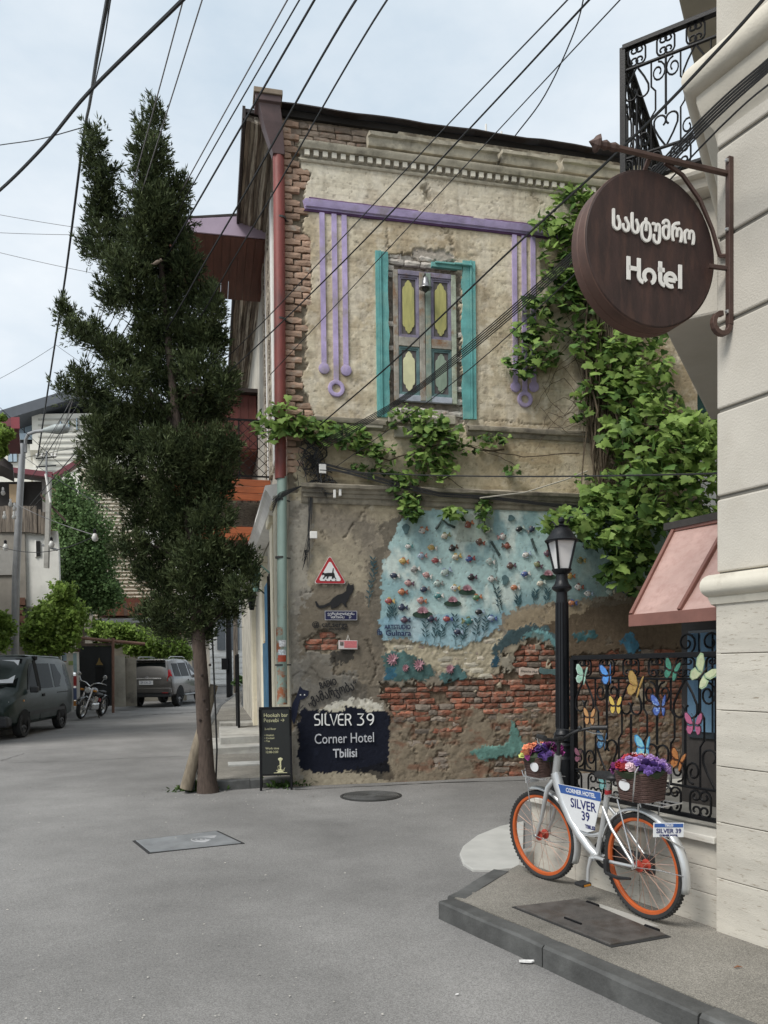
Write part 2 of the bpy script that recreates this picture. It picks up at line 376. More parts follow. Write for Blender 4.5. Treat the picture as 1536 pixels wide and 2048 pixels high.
# ---- pavement in front of the hotel
H0 = ground(1440, 1856, .12); H0.z = 0
A2 = rad(-27.5); D2 = Vector((math.sin(A2), math.cos(A2), 0))
TM = frame(H0, -D2); TMI = TM.inverted()          # x<0 terrace, x>0 tall wall, y>0 inside
TN = TM.to_3x3() @ Vector((0, -1, 0))
def tuv(px, py, out=0.):
    d = Vector(ray(px, py)); o = H0 + TN * out; t = (o - Vector(CP)).dot(TN) / d.dot(TN); p = TMI @ (Vector(CP) + d * t); return p.x, p.z
hs = MB(); HSZ = .12
ko = [ground(985, 1737, HSZ), ground(876, 1800, HSZ), ground(1440, 2044, HSZ)]
kd = (ko[2] - ko[1]).normalized(); k3 = ko[1] + kd * 9
q = Vector((-kd.y, kd.x, 0)); 
if q.dot(Vector((1, 0, 0))) < 0: q = -q
inn = [ko[0] + Vector((.1, -.05, 0)), ko[1] + (ko[0] - ko[1]).normalized() * .02 + q * .125, k3 + q * .125]
far = TM @ Vector((9, .3, 0)); plc = ground(1040, 1732, HSZ); far2 = TM @ Vector((-2.0, .3, 0))
poly = [(inn[0].x, inn[0].y), (inn[1].x, inn[1].y), (inn[2].x, inn[2].y), (far.x, far.y), (far2.x, far2.y), (plc.x - .05, plc.y)]
hs.prism(poly, -.1, HSZ - .01, 'z'); hso = hs.build('sidewalk', paving); tag(hso, kind='structure')
kerb_run(Vector((ko[1].x, ko[1].y, 0)), Vector((k3.x, k3.y, 0)), .125, HSZ, hso, step=1.05, inward=1 if q.dot(Vector((-kd.y, kd.x, 0))) > 0 else -1)
kd2 = (ko[0] - ko[1]); q2 = Vector((-kd2.y, kd2.x, 0))
kerb_run(Vector((ko[1].x, ko[1].y, 0)) + kd2.normalized() * .14, Vector((ko[0].x, ko[0].y, 0)), .13, HSZ - .004, hso, step=.8, inward=1 if q2.x > 0 else -1)
# pale concrete apron at the terrace corner
ap = [ground(*p, .02) for p in ((1048, 1642), (1000, 1652), (955, 1670), (926, 1692), (919, 1707), (926, 1726), (945, 1738), (990, 1739), (1046, 1733))]
b = MB(); b.prism([(p.x, p.y) for p in ap], -.02, .022, 'z'); o = b.build('concrete_apron', mat('new_concrete', (.43, .425, .40), .9, .12, 2.5, .25, 80, world=True), bevel=.008); tag(o, kind='structure')
# left far pavement
b = MB(); pts = [ground(-260, 1478), ground(46, 1462), ground(60, 1440), ground(250, 1398), ground(300, 1380), ground(-260, 1380)]
b.add([(p.x, p.y, p.z - .1) for p in pts] + [(p.x, p.y, p.z + .12) for p in pts], [tuple(range(6, 12)), tuple(reversed(range(6)))] + [(i, (i + 1) % 6, 6 + (i + 1) % 6, 6 + i) for i in range(6)])
o = b.build('sidewalk', concrete); tag(o, kind='structure')
kerb_run(Vector(ground(-60, 1483)), Vector(ground(44, 1464)), .14, .135, o, inward=1)
# ---- covers in the ground
def plate(px, z, name, m, label, cat, th=.012, slot=None):
    P = [ground(x, y, z) for x, y in px]; c = sum(P, Vector()) / 4
    t = thing(name, label, cat, T(c.x, c.y, z)); t2 = [(p.x - c.x, p.y - c.y) for p in P]
    fr = [(x * 1.05, y * 1.05) for x, y in t2]; b = MB(); b.prism(fr, -.02, .004, 'z'); b.build('frame', mat('dark_gap', (.02, .02, .02), .9, .1), t)
    b = MB(); b.prism([(x * .985, y * .985) for x, y in t2], -.015, th, 'z'); b.build('cover_plate', m, t, bevel=.004); return t, t2
t, t2 = plate([(270, 1682), (433, 1663), (484, 1687), (300, 1706)], 0, 'utility_cover', mat('worn_steel', (.26, .27, .28), .42, .25, 4, .2, 90, metal=.35), 'rectangular worn steel utility cover with arc scratches in the open road', 'utility cover', th=.008)
c0 = Vector((*t2[2], 0)) * .35 + Vector((*t2[1], 0)) * .25
for k in range(4):
    b = MB(); b.tube([(c0.x + (.08 + .045 * k) * math.cos(rad(a)), c0.y + (.05 + .03 * k) * math.sin(rad(a)), .0095) for a in range(90, 270, 12)], .0035, 4); b.build('arc_scratch', mat('bright_scratch', (.5, .5, .5), .4, .1), t)
t, t2 = plate([(1030, 1816), (1157, 1800), (1334, 1873), (1221, 1893)], HSZ - .01, 'utility_cover', steel_dark, 'brown steel hatch plate in the sidewalk beside the bicycle', 'utility cover', th=.014)
b = MB(); a = Vector((*t2[0], 0)); bb = Vector((*t2[3], 0)); dv = (bb - a).normalized(); cc = a.lerp(bb, .55) + Vector((.07, .07, 0))
b.tube([cc - dv * .07 + Vector((0, 0, .018)), cc + dv * .07 + Vector((0, 0, .018))], .007, 6); b.build('lift_slot', iron, t)
for s_ in (.18, .85):
    b = MB(); cc = Vector((*t2[1], 0)).lerp(Vector((*t2[2], 0)), s_); b.tube([cc - dv * .05 + Vector((0, 0, .012)), cc + dv * .05 + Vector((0, 0, .012))], .012, 6); b.build('hinge', iron, t)
pp = [ground(x, y, HSZ) for x, y in ((1163, 1806), (1200, 1806), (1260, 1826), (1318, 1850), (1280, 1850))]
b = MB(); b.prism([(p.x, p.y) for p in pp], HSZ - .02, HSZ - .0055, 'z'); o = b.build('cement_patch', concrete, hso)
MC = ground(742, 1591); t = thing('manhole_cover', 'round ribbed cast iron manhole cover in the road before the old house', 'manhole cover', T(MC.x, MC.y, 0.01))
b = MB(); b.lathe([(.40, -.02), (.40, .004), (.365, .006), (.36, -.02)], 40); b.build('rim', castiron, t)
b = MB(); pr = [(.355, -.01)]
for k in range(9):
    r0 = .35 - k * .032; pr += [(r0, -.008), (r0, .010), (r0 - .016, .010), (r0 - .016, -.008)]
pr += [(.06, -.002), (.06, .006), (.0, .006)]
b.lathe(pr, 40); b.build('ribbed_lid', mat('worn_cast_iron', (.15, .15, .145), .5, .25, 12, .2, 90, metal=.4), t)
# ---- litter
wm = mat('paper_white', (.75, .74, .72), .8, .1)
def scrap(px, py, z, sc, name, label, cat):
    p = ground(px, py, z); b = MB(); rr = random.Random(px)
    n = 7; v = [(0, 0, sc * .35)]
    for k in range(n):
        a = 2 * math.pi * k / n; r = sc * rr.uniform(.5, 1.2); v.append((r * math.cos(a) * 1.4, r * math.sin(a) * .8, sc * rr.uniform(.02, .5)))
    v += [(x, y, zz * .3 - .002) for x, y, zz in v]
    f = [(0, 1 + k, 1 + (k + 1) % n) for k in range(n)] + [(n + 1, n + 2 + (k + 1) % n, n + 2 + k) for k in range(n)] + [(1 + k, n + 2 + k, n + 2 + (k + 1) % n, 1 + (k + 1) % n) for k in range(n)]
    b.add(v, f); o = b.build(name, wm, M=T(p.x, p.y, z + .004)); tag(o, label, cat)
scrap(1052, 1925, 0, .035, 'paper_scrap', 'crumpled white paper lying in the road against the kerb', 'litter')
scrap(915, 1990, 0, .008, 'paper_scrap', 'tiny white paper scrap on the road in the bottom foreground', 'litter')
# ================================================================== THE OLD CORNER HOUSE
house = thing('corner_house', 'old two storey brick corner house with peeling plaster and painted fish mural', 'house', HM)
# ---- front wall: one finely divided plaster skin, broken away to the brick where the photo shows brick
ST = .0155
us = np.arange(0, HW + ST, ST); zs = np.arange(0, HH + ST, ST); U, Z = np.meshgrid(us, zs)
WP = np.array(HC)[None, None, :] + U[..., None] * np.array(D1) + Z[..., None] * np.array([0, 0, 1.]) - CP
Q = WP @ R3; GX = PX + F * Q[..., 0] / -Q[..., 2]; GY = PY - F * Q[..., 1] / -Q[..., 2]      # photo pixel of every wall point
n1 = fbm(U * 6, Z * 6, 3); n2 = fbm(U * 22, Z * 22, 9); n3 = fbm(U * 1.3, Z * 1.3, 21); n4 = fbm(U * .8, Z * 3.5, 33)
wx = (fbm(U * 7, Z * 7, 51, 6) - .5) * 46; wy = (fbm(U * 7, Z * 7, 77, 6) - .5) * 46      # ragged edges (pixels)
sx_ = (fbm(U * 16, Z * 16, 52, 4) - .5) * 14; sy_ = (fbm(U * 16, Z * 16, 78, 4) - .5) * 14
hx_ = (fbm(U * 34, Z * 34, 61, 3) - .5) * 13; hy_ = (fbm(U * 34, Z * 34, 62, 3) - .5) * 13; wx = wx + hx_; wy = wy + hy_; sx_ = sx_ + hx_ * .8; sy_ = sy_ + hy_ * .8
def rag(poly): return inpoly(GX + wx, GY + wy, poly)
def rag2(poly): return inpoly(GX + sx_, GY + sy_, poly)
Cc = np.zeros(U.shape + (3,)); D = np.zeros(U.shape)
def paint(mask, c, a=1.):
    a = np.where(mask, a, 0.)[..., None] if not isinstance(mask, np.ndarray) or mask.dtype == bool else (mask * a)[..., None]
    Cc[:] = Cc * (1 - a) + np.array(c) * a
PL = np.array(srgb(190, 179, 150)); PLD = np.array(srgb(158, 143, 114)); PLG = np.array(srgb(128, 119, 103))
m = np.clip((n3 - .42) * 4, 0, 1)[..., None]
Cc[:] = PL * (1 - m) + PLD * m; Cc *= 1.0
paint(np.clip((n4 - .52) * 5, 0, 1) * .55, srgb(165, 150, 118)); paint(np.clip((n1 - .62) * 7, 0, 1) * .5, srgb(205, 196, 170)); paint(np.clip((.36 - n1) * 8, 0, 1) * .45, srgb(122, 110, 90))
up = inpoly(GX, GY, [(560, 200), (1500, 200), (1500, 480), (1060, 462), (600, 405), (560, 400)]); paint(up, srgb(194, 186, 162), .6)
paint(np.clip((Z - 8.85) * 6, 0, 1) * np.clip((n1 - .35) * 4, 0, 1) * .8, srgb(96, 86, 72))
# rain streaks and grime with shapes of their own
streak = fbm(U * 9, Z * .55, 91, 5); paint(np.clip((streak - .57) * 6, 0, 1) * .3, srgb(112, 100, 80)); flake = fbm(U * 5.5, Z * 5.5, 301, 6); fl_ = (flake > .60) & (Z > 4.4); paint(np.clip((flake - .55) * 9, 0, 1) * (Z > 4.4) * .35, srgb(204, 196, 173)); fl2 = (fbm(U * 3.3, Z * 3.3, 311, 6) < .36) & (Z > 4.4); paint(np.clip((.42 - fbm(U * 3.3, Z * 3.3, 311, 6)) * 9, 0, 1) * (Z > 4.4) * .32, srgb(140, 123, 95)); scr = fbm(U * 1.2, Z * 30, 321, 4); paint(np.clip((scr - .62) * 8, 0, 1) * .3, srgb(120, 106, 82))
band2 = inpoly(GX, GY, [(560, 850), (1500, 880), (1500, 1000), (560, 955)]); paint(band2, srgb(170, 156, 122), .5); paint(band2 & (n4 > .55), srgb(135, 118, 88), .5)
# ground storey: greyer cement
low = np.clip((4.05 - Z) * 3, 0, 1); paint(low * .8, srgb(150, 139, 118)); paint(low * np.clip((n3 - .45) * 5, 0, 1) * .7, srgb(122, 114, 101))
paint(low * np.clip((n1 - .55) * 6, 0, 1) * .5, srgb(165, 152, 128))
paint(rag([(590, 1190), (640, 1165), (700, 1170), (760, 1230), (775, 1330), (760, 1420), (590, 1420)]), srgb(98, 89, 76), .7)
paint(rag([(745, 1120), (770, 1050), (815, 1020), (800, 1080), (775, 1110), (762, 1180), (768, 1290), (740, 1300)]), srgb(104, 97, 84), .85)
paint(rag([(575, 990), (625, 1010), (622, 1160), (600, 1250), (612, 1330), (600, 1560), (575, 1560)]), srgb(150, 145, 133), .6)
paint(rag([(655, 1290), (712, 1285), (712, 1318), (690, 1338), (662, 1330)]), srgb(48, 47, 44), .85)
paint(rag2([(690, 1350), (735, 1370), (730, 1410), (660, 1405)]), srgb(70, 68, 64), .6)
paint(rag([(620, 1290), (650, 1300), (668, 1345), (720, 1350), (700, 1420), (600, 1420), (605, 1330)]), srgb(124, 120, 110), .6)
# mural ground
mural = rag2([(800, 1042), (788, 1074), (776, 1090), (779, 1110), (766, 1122), (762, 1200), (759, 1262), (766, 1281), (800, 1276), (830, 1281), (870, 1291), (905, 1296), (940, 1296), (975, 1271), (1000, 1256), (1005, 1232), (1040, 1213), (1100, 1206), (1150, 1201), (1200, 1196), (1240, 1181), (1330, 1150), (1560, 1100), (1560, 1010), (1000, 1006), (815, 1022)])
MUR = (srgb(172, 198, 196), srgb(128, 160, 166), srgb(206, 216, 208), srgb(120, 158, 182))
paint(mural, MUR[0]); paint(mural * np.clip((n3 - .46) * 5, 0, 1) * .7, MUR[1]); paint(mural * np.clip((fbm(U * 4, Z * 2.2, 63) - .52) * 6, 0, 1) * .8, MUR[2])
paint(mural * np.clip((fbm(U * 5, Z * 5, 64) - .6) * 6, 0, 1) * .6, MUR[1])
lowm = mural & inpoly(GX, GY + wy * .4, [(755, 1235), (1010, 1225), (1000, 1310), (755, 1310)]); paint(lowm, MUR[3], .45)
rightm = mural * np.clip((GX - 1000) / 120, 0, 1) * np.clip((GY - 1130) / 70, 0, 1); paint(rightm, srgb(70, 98, 110), .75)
paint(mural * np.clip((GX - 1040) / 200, 0, 1), srgb(140, 160, 150), .6)
paint(mural & inpoly(GX + wx * .5, GY, [(915, 1010), (990, 1010), (990, 1080), (915, 1085)]), srgb(165, 172, 158), .6)
# brown plaster below the mural with its shade painted in, and teal plaster
paint(rag([(1010, 1262), (1060, 1222), (1150, 1215), (1240, 1192), (1560, 1120), (1560, 1330), (1120, 1310), (1110, 1275)]), srgb(86, 72, 56), .9)
paint(rag2([(1008, 1245), (1030, 1222), (1100, 1215), (1150, 1212), (1190, 1200), (1170, 1225), (1110, 1240), (1080, 1250), (1010, 1262)]), srgb(150, 135, 110), .95)
teal = np.zeros(U.shape, bool)
for pl, c in (([(764, 1312), (790, 1299), (826, 1312), (852, 1326), (872, 1346), (850, 1362), (770, 1358)], (74, 100, 98)), ([(878, 1352), (900, 1340), (914, 1325), (936, 1344), (930, 1358), (885, 1366)], (78, 106, 106)), ([(770, 1338), (792, 1336), (790, 1356), (768, 1357)], (58, 98, 116)),
               ([(976, 1318), (988, 1292), (1012, 1265), (1060, 1249), (1095, 1254), (1118, 1280), (1119, 1306), (1104, 1284), (1062, 1268), (1022, 1288), (996, 1308)], (70, 88, 92)), ([(1040, 1272), (1062, 1258), (1096, 1262), (1117, 1290), (1119, 1306), (1098, 1280)], (104, 142, 144)),
               ([(984, 1312), (998, 1312), (998, 1336), (984, 1338)], (52, 82, 98)), ([(1018, 1462), (1026, 1437), (1038, 1462), (1042, 1486), (1062, 1492), (1046, 1512), (965, 1520), (938, 1502), (968, 1492), (1012, 1490)], (98, 134, 126)),
               ([(1240, 1285), (1262, 1262), (1280, 1300), (1260, 1310)], (60, 100, 120)), ([(1140, 1268), (1190, 1262), (1200, 1276), (1160, 1282)], (60, 92, 96))):
    mk = rag2(pl); teal |= mk; paint(mk, srgb(*c)); paint(mk * np.clip((n1 - .55) * 6, 0, 1) * .5, srgb(*[min(255, int(q * 1.4)) for q in c]))
patchp = rag2([(998, 1318), (1020, 1308), (1032, 1322), (1026, 1340), (1005, 1345)]); paint(patchp, srgb(150, 142, 124))
# navy hotel panel and its white crest
navy = rag2([(598, 1416), (640, 1421), (660, 1419), (690, 1409), (720, 1413), (768, 1418), (781, 1432), (779, 1500), (776, 1543), (700, 1540), (640, 1547), (600, 1536), (594, 1480)])
crest = rag2([(640, 1421), (665, 1405), (700, 1399), (740, 1399), (764, 1408), (769, 1419), (735, 1421), (705, 1413), (680, 1421), (655, 1424)])
paint(navy, srgb(27, 30, 42)); paint(navy * np.clip((n1 - .62) * 8, 0, 1) * .3, srgb(50, 56, 72)); paint(crest, srgb(200, 194, 176))
paint(rag2([(690, 1546), (776, 1520), (790, 1556), (760, 1562), (740, 1545)]), srgb(24, 24, 28), .8)
# ---- where the plaster is gone
lowbrick = rag([(772, 1366), (850, 1364), (885, 1367), (935, 1360), (990, 1352), (1000, 1338), (1034, 1292), (1060, 1274), (1105, 1290), (1120, 1310), (1250, 1300), (1560, 1290), (1560, 1570), (1000, 1570), (900, 1545), (862, 1552), (858, 1500), (830, 1492), (800, 1470), (786, 1440), (775, 1400)])
cream = rag2([(772, 1284), (830, 1286), (905, 1300), (975, 1276), (1003, 1258), (1006, 1268), (985, 1300), (985, 1350), (935, 1356), (915, 1322), (880, 1348), (850, 1322), (790, 1298), (770, 1305)])
cement = ((fbm(U * 2.6, Z * 2.6, 41, 5) + np.clip((.95 - Z) * .1, -.1, .08)) > .64) | rag([(775, 1480), (858, 1484), (862, 1556), (775, 1560)]) | rag([(898, 1488), (944, 1484), (940, 1556), (895, 1556)]) | rag([(775, 1440), (830, 1455), (820, 1490), (775, 1490)])
lowbrick = lowbrick & ~cement & ~teal & ~patchp
smallp = rag2([(612, 1282), (640, 1263), (655, 1257), (676, 1268), (677, 1300), (650, 1306), (612, 1300)])
corner = inpoly(GX + wx * .45, GY + sy_, [(540, 225), (596, 300), (600, 335), (622, 345), (606, 400), (618, 425), (606, 440), (608, 470), (622, 480), (624, 560), (616, 640), (612, 720), (604, 760), (612, 800), (628, 835), (628, 870), (590, 900), (588, 955), (600, 985), (540, 985)])
stain_c = rag([(575, 1390), (597, 1400), (592, 1450), (575, 1460)])
parapet = rag2([(540, 200), (1260, 290), (1260, 312), (1150, 296), (1000, 284), (850, 262), (800, 262), (740, 300), (690, 302), (600, 292), (540, 290)])
window = rag2([(767, 513), (800, 507), (826, 507), (826, 500), (850, 495), (880, 499), (904, 505), (908, 522), (916, 545), (926, 560), (922, 620), (925, 700), (928, 780), (934, 835), (930, 852), (850, 846), (782, 842), (780, 800), (773, 690), (764, 642), (769, 600)])
topbreak = rag2([(826, 500), (850, 495), (880, 499), (906, 506), (908, 522), (858, 524), (826, 516)])
gone = lowbrick | cream | smallp | corner | parapet | window | stain_c
MORT = np.array(srgb(132, 122, 106)) * (.75 + .5 * n2[..., None])
Cc[gone] = MORT[gone]
Cc[lowbrick] = (np.array(srgb(122, 108, 92)) * (.6 + .7 * n2[..., None]))[lowbrick]
Cc[cream] = (np.array(srgb(178, 168, 145)) * (.8 + .35 * n2[..., None]))[cream]
Cc[window] = (np.array(srgb(150, 140, 128)) * (.55 + .8 * n2[..., None]))[window]; Cc[topbreak] = np.array(srgb(172, 163, 152)); Cc[parapet] = (np.array(srgb(112, 100, 86)) * (.6 + .7 * n2[..., None]))[parapet]
# relief: plaster swells and trowel marks, rubble in the breaks, cracks cut in
D += (n3 - .5) * .012 + (n1 - .5) * .008 + (n2 - .5) * .004
D += np.where(navy | crest, -(n1 - .5) * .004, 0)
D = np.where(teal & ~gone, D + .006, D)
D = np.where(mural, (n3 - .5) * .008, D); D = np.where(cement & (Z < 1.6) & (U > 1.4), D + (n1 - .5) * .03 - .006, D)
D = np.where(gone, -.05 + (n2 - .5) * .03, D); D = np.where(cream, -.014 + (n2 - .5) * .03, D); worn = lowbrick & (Z < 1.05); D = np.where(worn, -.020 + (n2 - .5) * .05 + (n1 - .5) * .05, D); D = np.where(window & ~topbreak, -.075 + (n2 - .5) * .06 + (n1 - .5) * .05, D); D = np.where(topbreak, -.02 + (n2 - .5) * .02, D)
cracks = [[(1057, 310), (1052, 350), (1062, 378), (1070, 398), (1085, 408)], [(840, 300), (845, 330), (852, 360), (856, 385), (862, 405), (874, 425)], [(852, 378), (848, 390), (862, 392), (856, 380)], [(874, 445), (890, 458), (902, 470), (903, 495), (915, 520)], [(775, 460), (776, 500)],
          [(690, 1075), (745, 1000), (762, 950), (778, 905)], [(735, 1280), (748, 1310), (755, 1340), (745, 1370)], [(625, 1335), (640, 1360), (665, 1372)], [(672, 1310), (668, 1345), (700, 1352), (720, 1354)], [(640, 1060), (650, 1080), (648, 1062)], [(600, 1190), (612, 1185), (625, 1180)], [(597, 1285), (640, 1262), (680, 1270)],
          [(800, 1470), (830, 1500), (835, 1550)], [(860, 1440), (880, 1470), (900, 1490)], [(700, 415), (790, 425), (860, 440)], [(640, 845), (700, 855), (770, 860)], [(960, 838), (1000, 842), (1100, 850)], [(1020, 300), (1026, 318)], [(940, 1000), (985, 1090), (1000, 1170)], [(600, 1400), (592, 1440), (598, 1500)], [(590, 1350), (600, 1342), (620, 1350)]]
for cpt in cracks:
    d = seglist_dist(GX + sx_ * .8 + wx * .12, GY + sy_ * .8 + wy * .12, cpt); w = 1.5
    k = np.clip(1 - d / (w * 1.8), 0, 1); D -= k * .022; paint(k * .35, srgb(70, 60, 48))
d = seglist_dist(GX + sx_, GY + sy_, [(850, 375), (856, 392)]); D -= np.clip(1 - d / 9, 0, 1) * .05
# holes left behind by fallen plaster
D -= fl_ * .0025; D += fl2 * -.004; pit = fbm(U * 34, Z * 34, 401, 3); D -= np.where((pit > .74) & ~gone, .006, 0); paint((pit > .76) & ~gone & ~navy, srgb(105, 93, 74), .45); hole = (fbm(U * 10, Z * 10, 131) > .72) & (Z > 4.3) & ~gone; D -= hole * .004; paint(hole, srgb(150, 140, 120), .5)
dl = (fbm(U * 3, Z * 3, 140) > .66) & (Z < 4) & ~mural & ~navy & ~gone; D -= dl * .006; paint(dl, srgb(112, 104, 90), .5)
kk = len(us); nv = U.size
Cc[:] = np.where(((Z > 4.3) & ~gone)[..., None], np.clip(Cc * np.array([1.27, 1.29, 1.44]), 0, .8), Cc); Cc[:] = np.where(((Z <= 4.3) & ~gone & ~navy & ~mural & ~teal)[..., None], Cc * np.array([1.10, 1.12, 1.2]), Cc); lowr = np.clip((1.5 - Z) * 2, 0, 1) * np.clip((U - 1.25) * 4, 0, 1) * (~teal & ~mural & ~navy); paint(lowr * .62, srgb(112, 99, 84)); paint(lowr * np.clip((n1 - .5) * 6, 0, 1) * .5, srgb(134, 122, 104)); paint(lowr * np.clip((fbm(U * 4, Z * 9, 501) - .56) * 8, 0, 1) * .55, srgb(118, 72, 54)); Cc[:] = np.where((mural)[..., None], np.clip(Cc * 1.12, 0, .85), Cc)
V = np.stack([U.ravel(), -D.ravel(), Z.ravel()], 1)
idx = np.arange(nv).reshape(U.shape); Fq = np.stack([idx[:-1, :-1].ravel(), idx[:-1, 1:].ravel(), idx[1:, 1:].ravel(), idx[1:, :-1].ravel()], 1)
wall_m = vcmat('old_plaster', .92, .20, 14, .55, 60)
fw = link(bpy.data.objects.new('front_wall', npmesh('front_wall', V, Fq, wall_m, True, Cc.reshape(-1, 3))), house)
def samp(mask, u, z):
    i = int(round(z / ST)); j = int(round(u / ST)); return bool(mask[min(max(i, 0), mask.shape[0] - 1), min(max(j, 0), mask.shape[1] - 1)])
# ---- bricks
def brick_mesh(l, h, d, jit, name):
    """one brick, front face at y=0, subdivided and chipped"""
    b = MB(); nx, nzz = 4, 2; v = []
    for j in range(nzz + 1):
        for i in range(nx + 1):
            e = (i in (0, nx)) + (j in (0, nzz)); v.append((l * (i / nx - .5) + random.uniform(-jit, jit), (.004 + random.uniform(0, jit * 1.3)) if e == 1 else (.010 + random.uniform(0, jit * 2) if e == 2 else random.uniform(-jit * .5, jit * .5)), h * (j / nzz - .5) + random.uniform(-jit, jit)))
    n = len(v); k = nx + 1
    rim = [i for i in range(k)] + [k * j + nx for j in range(1, nzz + 1)] + [k * nzz + i for i in range(nx - 1, -1, -1)] + [k * j for j in range(nzz - 1, 0, -1)]
    v += [(v[i][0], d, v[i][2]) for i in rim]
    f = [(j * k + i, j * k + i + 1, (j + 1) * k + i + 1, (j + 1) * k + i) for j in range(nzz) for i in range(nx)] + [(rim[q], n + q, n + (q + 1) % len(rim), rim[(q + 1) % len(rim)]) for q in range(len(rim))]
    b.add(v, f); return b
bm_ = {'red': mat('brick_red', (.285, .108, .066), .94, .35, 9, .6, 60, rand=.4, patch=((.24, .20, .16), 7, .47, .66)),
       'cream': mat('brick_cream_painted', (.50, .46, .37), .92, .15, 9, .5, 70, rand=.2, patch=((.36, .22, .15), 9, .56, .72)),
       'dirty': mat('brick_dirty', (.23, .19, .155), .94, .3, 9, .6, 60, rand=.35, patch=((.27, .13, .085), 6, .55, .75)),
       'quoin': mat('brick_quoin', (.42, .28, .20), .93, .22, 9, .5, 70, rand=.28, patch=((.42, .39, .33), 7, .54, .75)),
       'parapet': mat('brick_parapet', (.24, .19, .15), .93, .3, 9, .5, 70, rand=.3, patch=((.36, .20, .14), 6, .55, .75)),
       'pale': mat('brick_pale', (.52, .48, .43), .93, .2, 12, .6, 60, rand=.3, patch=((.3, .14, .09), 9, .58, .72))}
BM = {}
for k_ in bm_:
    for L_ in ('full', 'half'):
        BM[k_, L_] = []
        for q_ in range(4):
            b = brick_mesh(.225 if L_ == 'full' else .118, .070, .2 if k_ == 'quoin' else .06, .0085 if k_ in ('dirty', 'red', 'pale') else .006, 'brick'); BM[k_, L_].append(b)
BMM = {k_: [b.mesh('brick', bm_[k_[0]]) for b in v] for k_, v in BM.items()}
cands = []          # (priority, kind, len, u, z, out)
CH = .0865
def course_fill(mask, kind, u0, u1, z0, z1, out=(.004, .03), skip=None, seed=1):
    rr = random.Random(seed); k = 0; z = z0
    while z < z1:
        u = u0 + (rr.uniform(0, .1) if k % 2 else -.12)
        while u < u1:
            full = rr.random() < .72; l = .235 if full else .128
            cu = u + l / 2; cz = z + rr.uniform(-.004, .004)
            if 0 < cu < HW and samp(mask, cu, cz) and samp(mask, cu - l * .25, cz) + samp(mask, cu + l * .25, cz) >= 1 and not (skip and skip(cu, cz)):
                kd_ = kind(cu, cz, rr) if callable(kind) else kind
                if kd_: cands.append((cu, kd_, 'full' if full else 'half', cu, cz, -rr.uniform(*out), rr.uniform(-2.5, 2.5), 1.0))
            u += l
        z += CH; k += 1
ulo, zlo = wuv(770, 1560)
def lowkind(u, z, rr):
    if rr.random() < (.10 if z > .85 else .30): return None
    if z > 1.0: return 'red' if rr.random() < .82 else 'dirty'
    return 'dirty' if rr.random() < (.45 if z > .72 else .85) else 'red'
course_fill(lowbrick, lowkind, 1.3, 6.2, .05, 2.1, (.0, .022), seed=3)
course_fill(cream, lambda u, z, rr: None if rr.random() < .42 else ('cream' if rr.random() < .85 else 'dirty'), 1.3, 3.6, .05 + CH * 12, 2.3, (.002, .016), seed=4)
course_fill(smallp, 'red', .1, .9, 1.7, 2.3, (.012, .025), seed=5)
course_fill(parapet, 'parapet', .15, 5.6, 8.87, 9.19, (.008, .03), seed=6)
# shutter rectangle is left free of bricks
su0, sz0 = wuv(787, 808); su1, sz1 = wuv(913, 540)
course_fill(window, 'pale', 1.3, 2.9, 4.9, 8.0, (.0, .045), skip=lambda u, z: su0 - .02 < u < su1 + .02 and sz0 < z < sz1 + .02 or random.random() < .15, seed=8)
# the toothed corner: alternate stretchers and headers, worn and uneven
z = 4.42; k = 0
while z < 9.16:
    uu = 0.
    seq = ((.235, 'full'), (.128, 'half'), (.235, 'full')) if k % 2 else ((.128, 'half'), (.235, 'full'), (.128, 'half'))
    for l, nm in seq:
        cu = uu + l / 2 + (0 if uu else -.012)
        if uu == 0 or (samp(corner, cu, z) and samp(corner, min(cu + l * .2, 6), z)):
            cands.append((cu, 'quoin', nm, cu, z + random.uniform(-.004, .004), -random.uniform(-.012, .012) if uu == 0 else -random.uniform(.0, .02), random.uniform(-2, 2), 1.0))
        uu += l
    z += .0885; k += 1
cands.sort(key=lambda c: (c[1] in ('dirty',) and c[3] > 4.0, c[3] > 4.0, c[0]))
rest = {}
for i, (_, kd_, nm, u, z, y, rt, sc) in enumerate(cands):
    M = T(u, -y if False else -y, z) @ roty(rt * .5) @ rotz(rt * .6)
    if kd_ == 'quoin': M = T(u, -y - .015, z) @ roty(rt * .5) @ rotz(rt)
    j = random.randrange(4)
    if i < 300:
        o = inst('brick', BMM[kd_, nm][j], fw, M)
    else:
        rest.setdefault(kd_, MB()).add(BM[kd_, nm][j].v, BM[kd_, nm][j].f, 0, M)
NBR = len(cands)
rb = MB(); kinds_ = list(rest)
for q_, kd_ in enumerate(kinds_): rb.add(rest[kd_].v, rest[kd_].f, q_)
if kinds_: tag(rb.build('brickwork', [bm_[q] for q in kinds_], fw), kind='stuff')
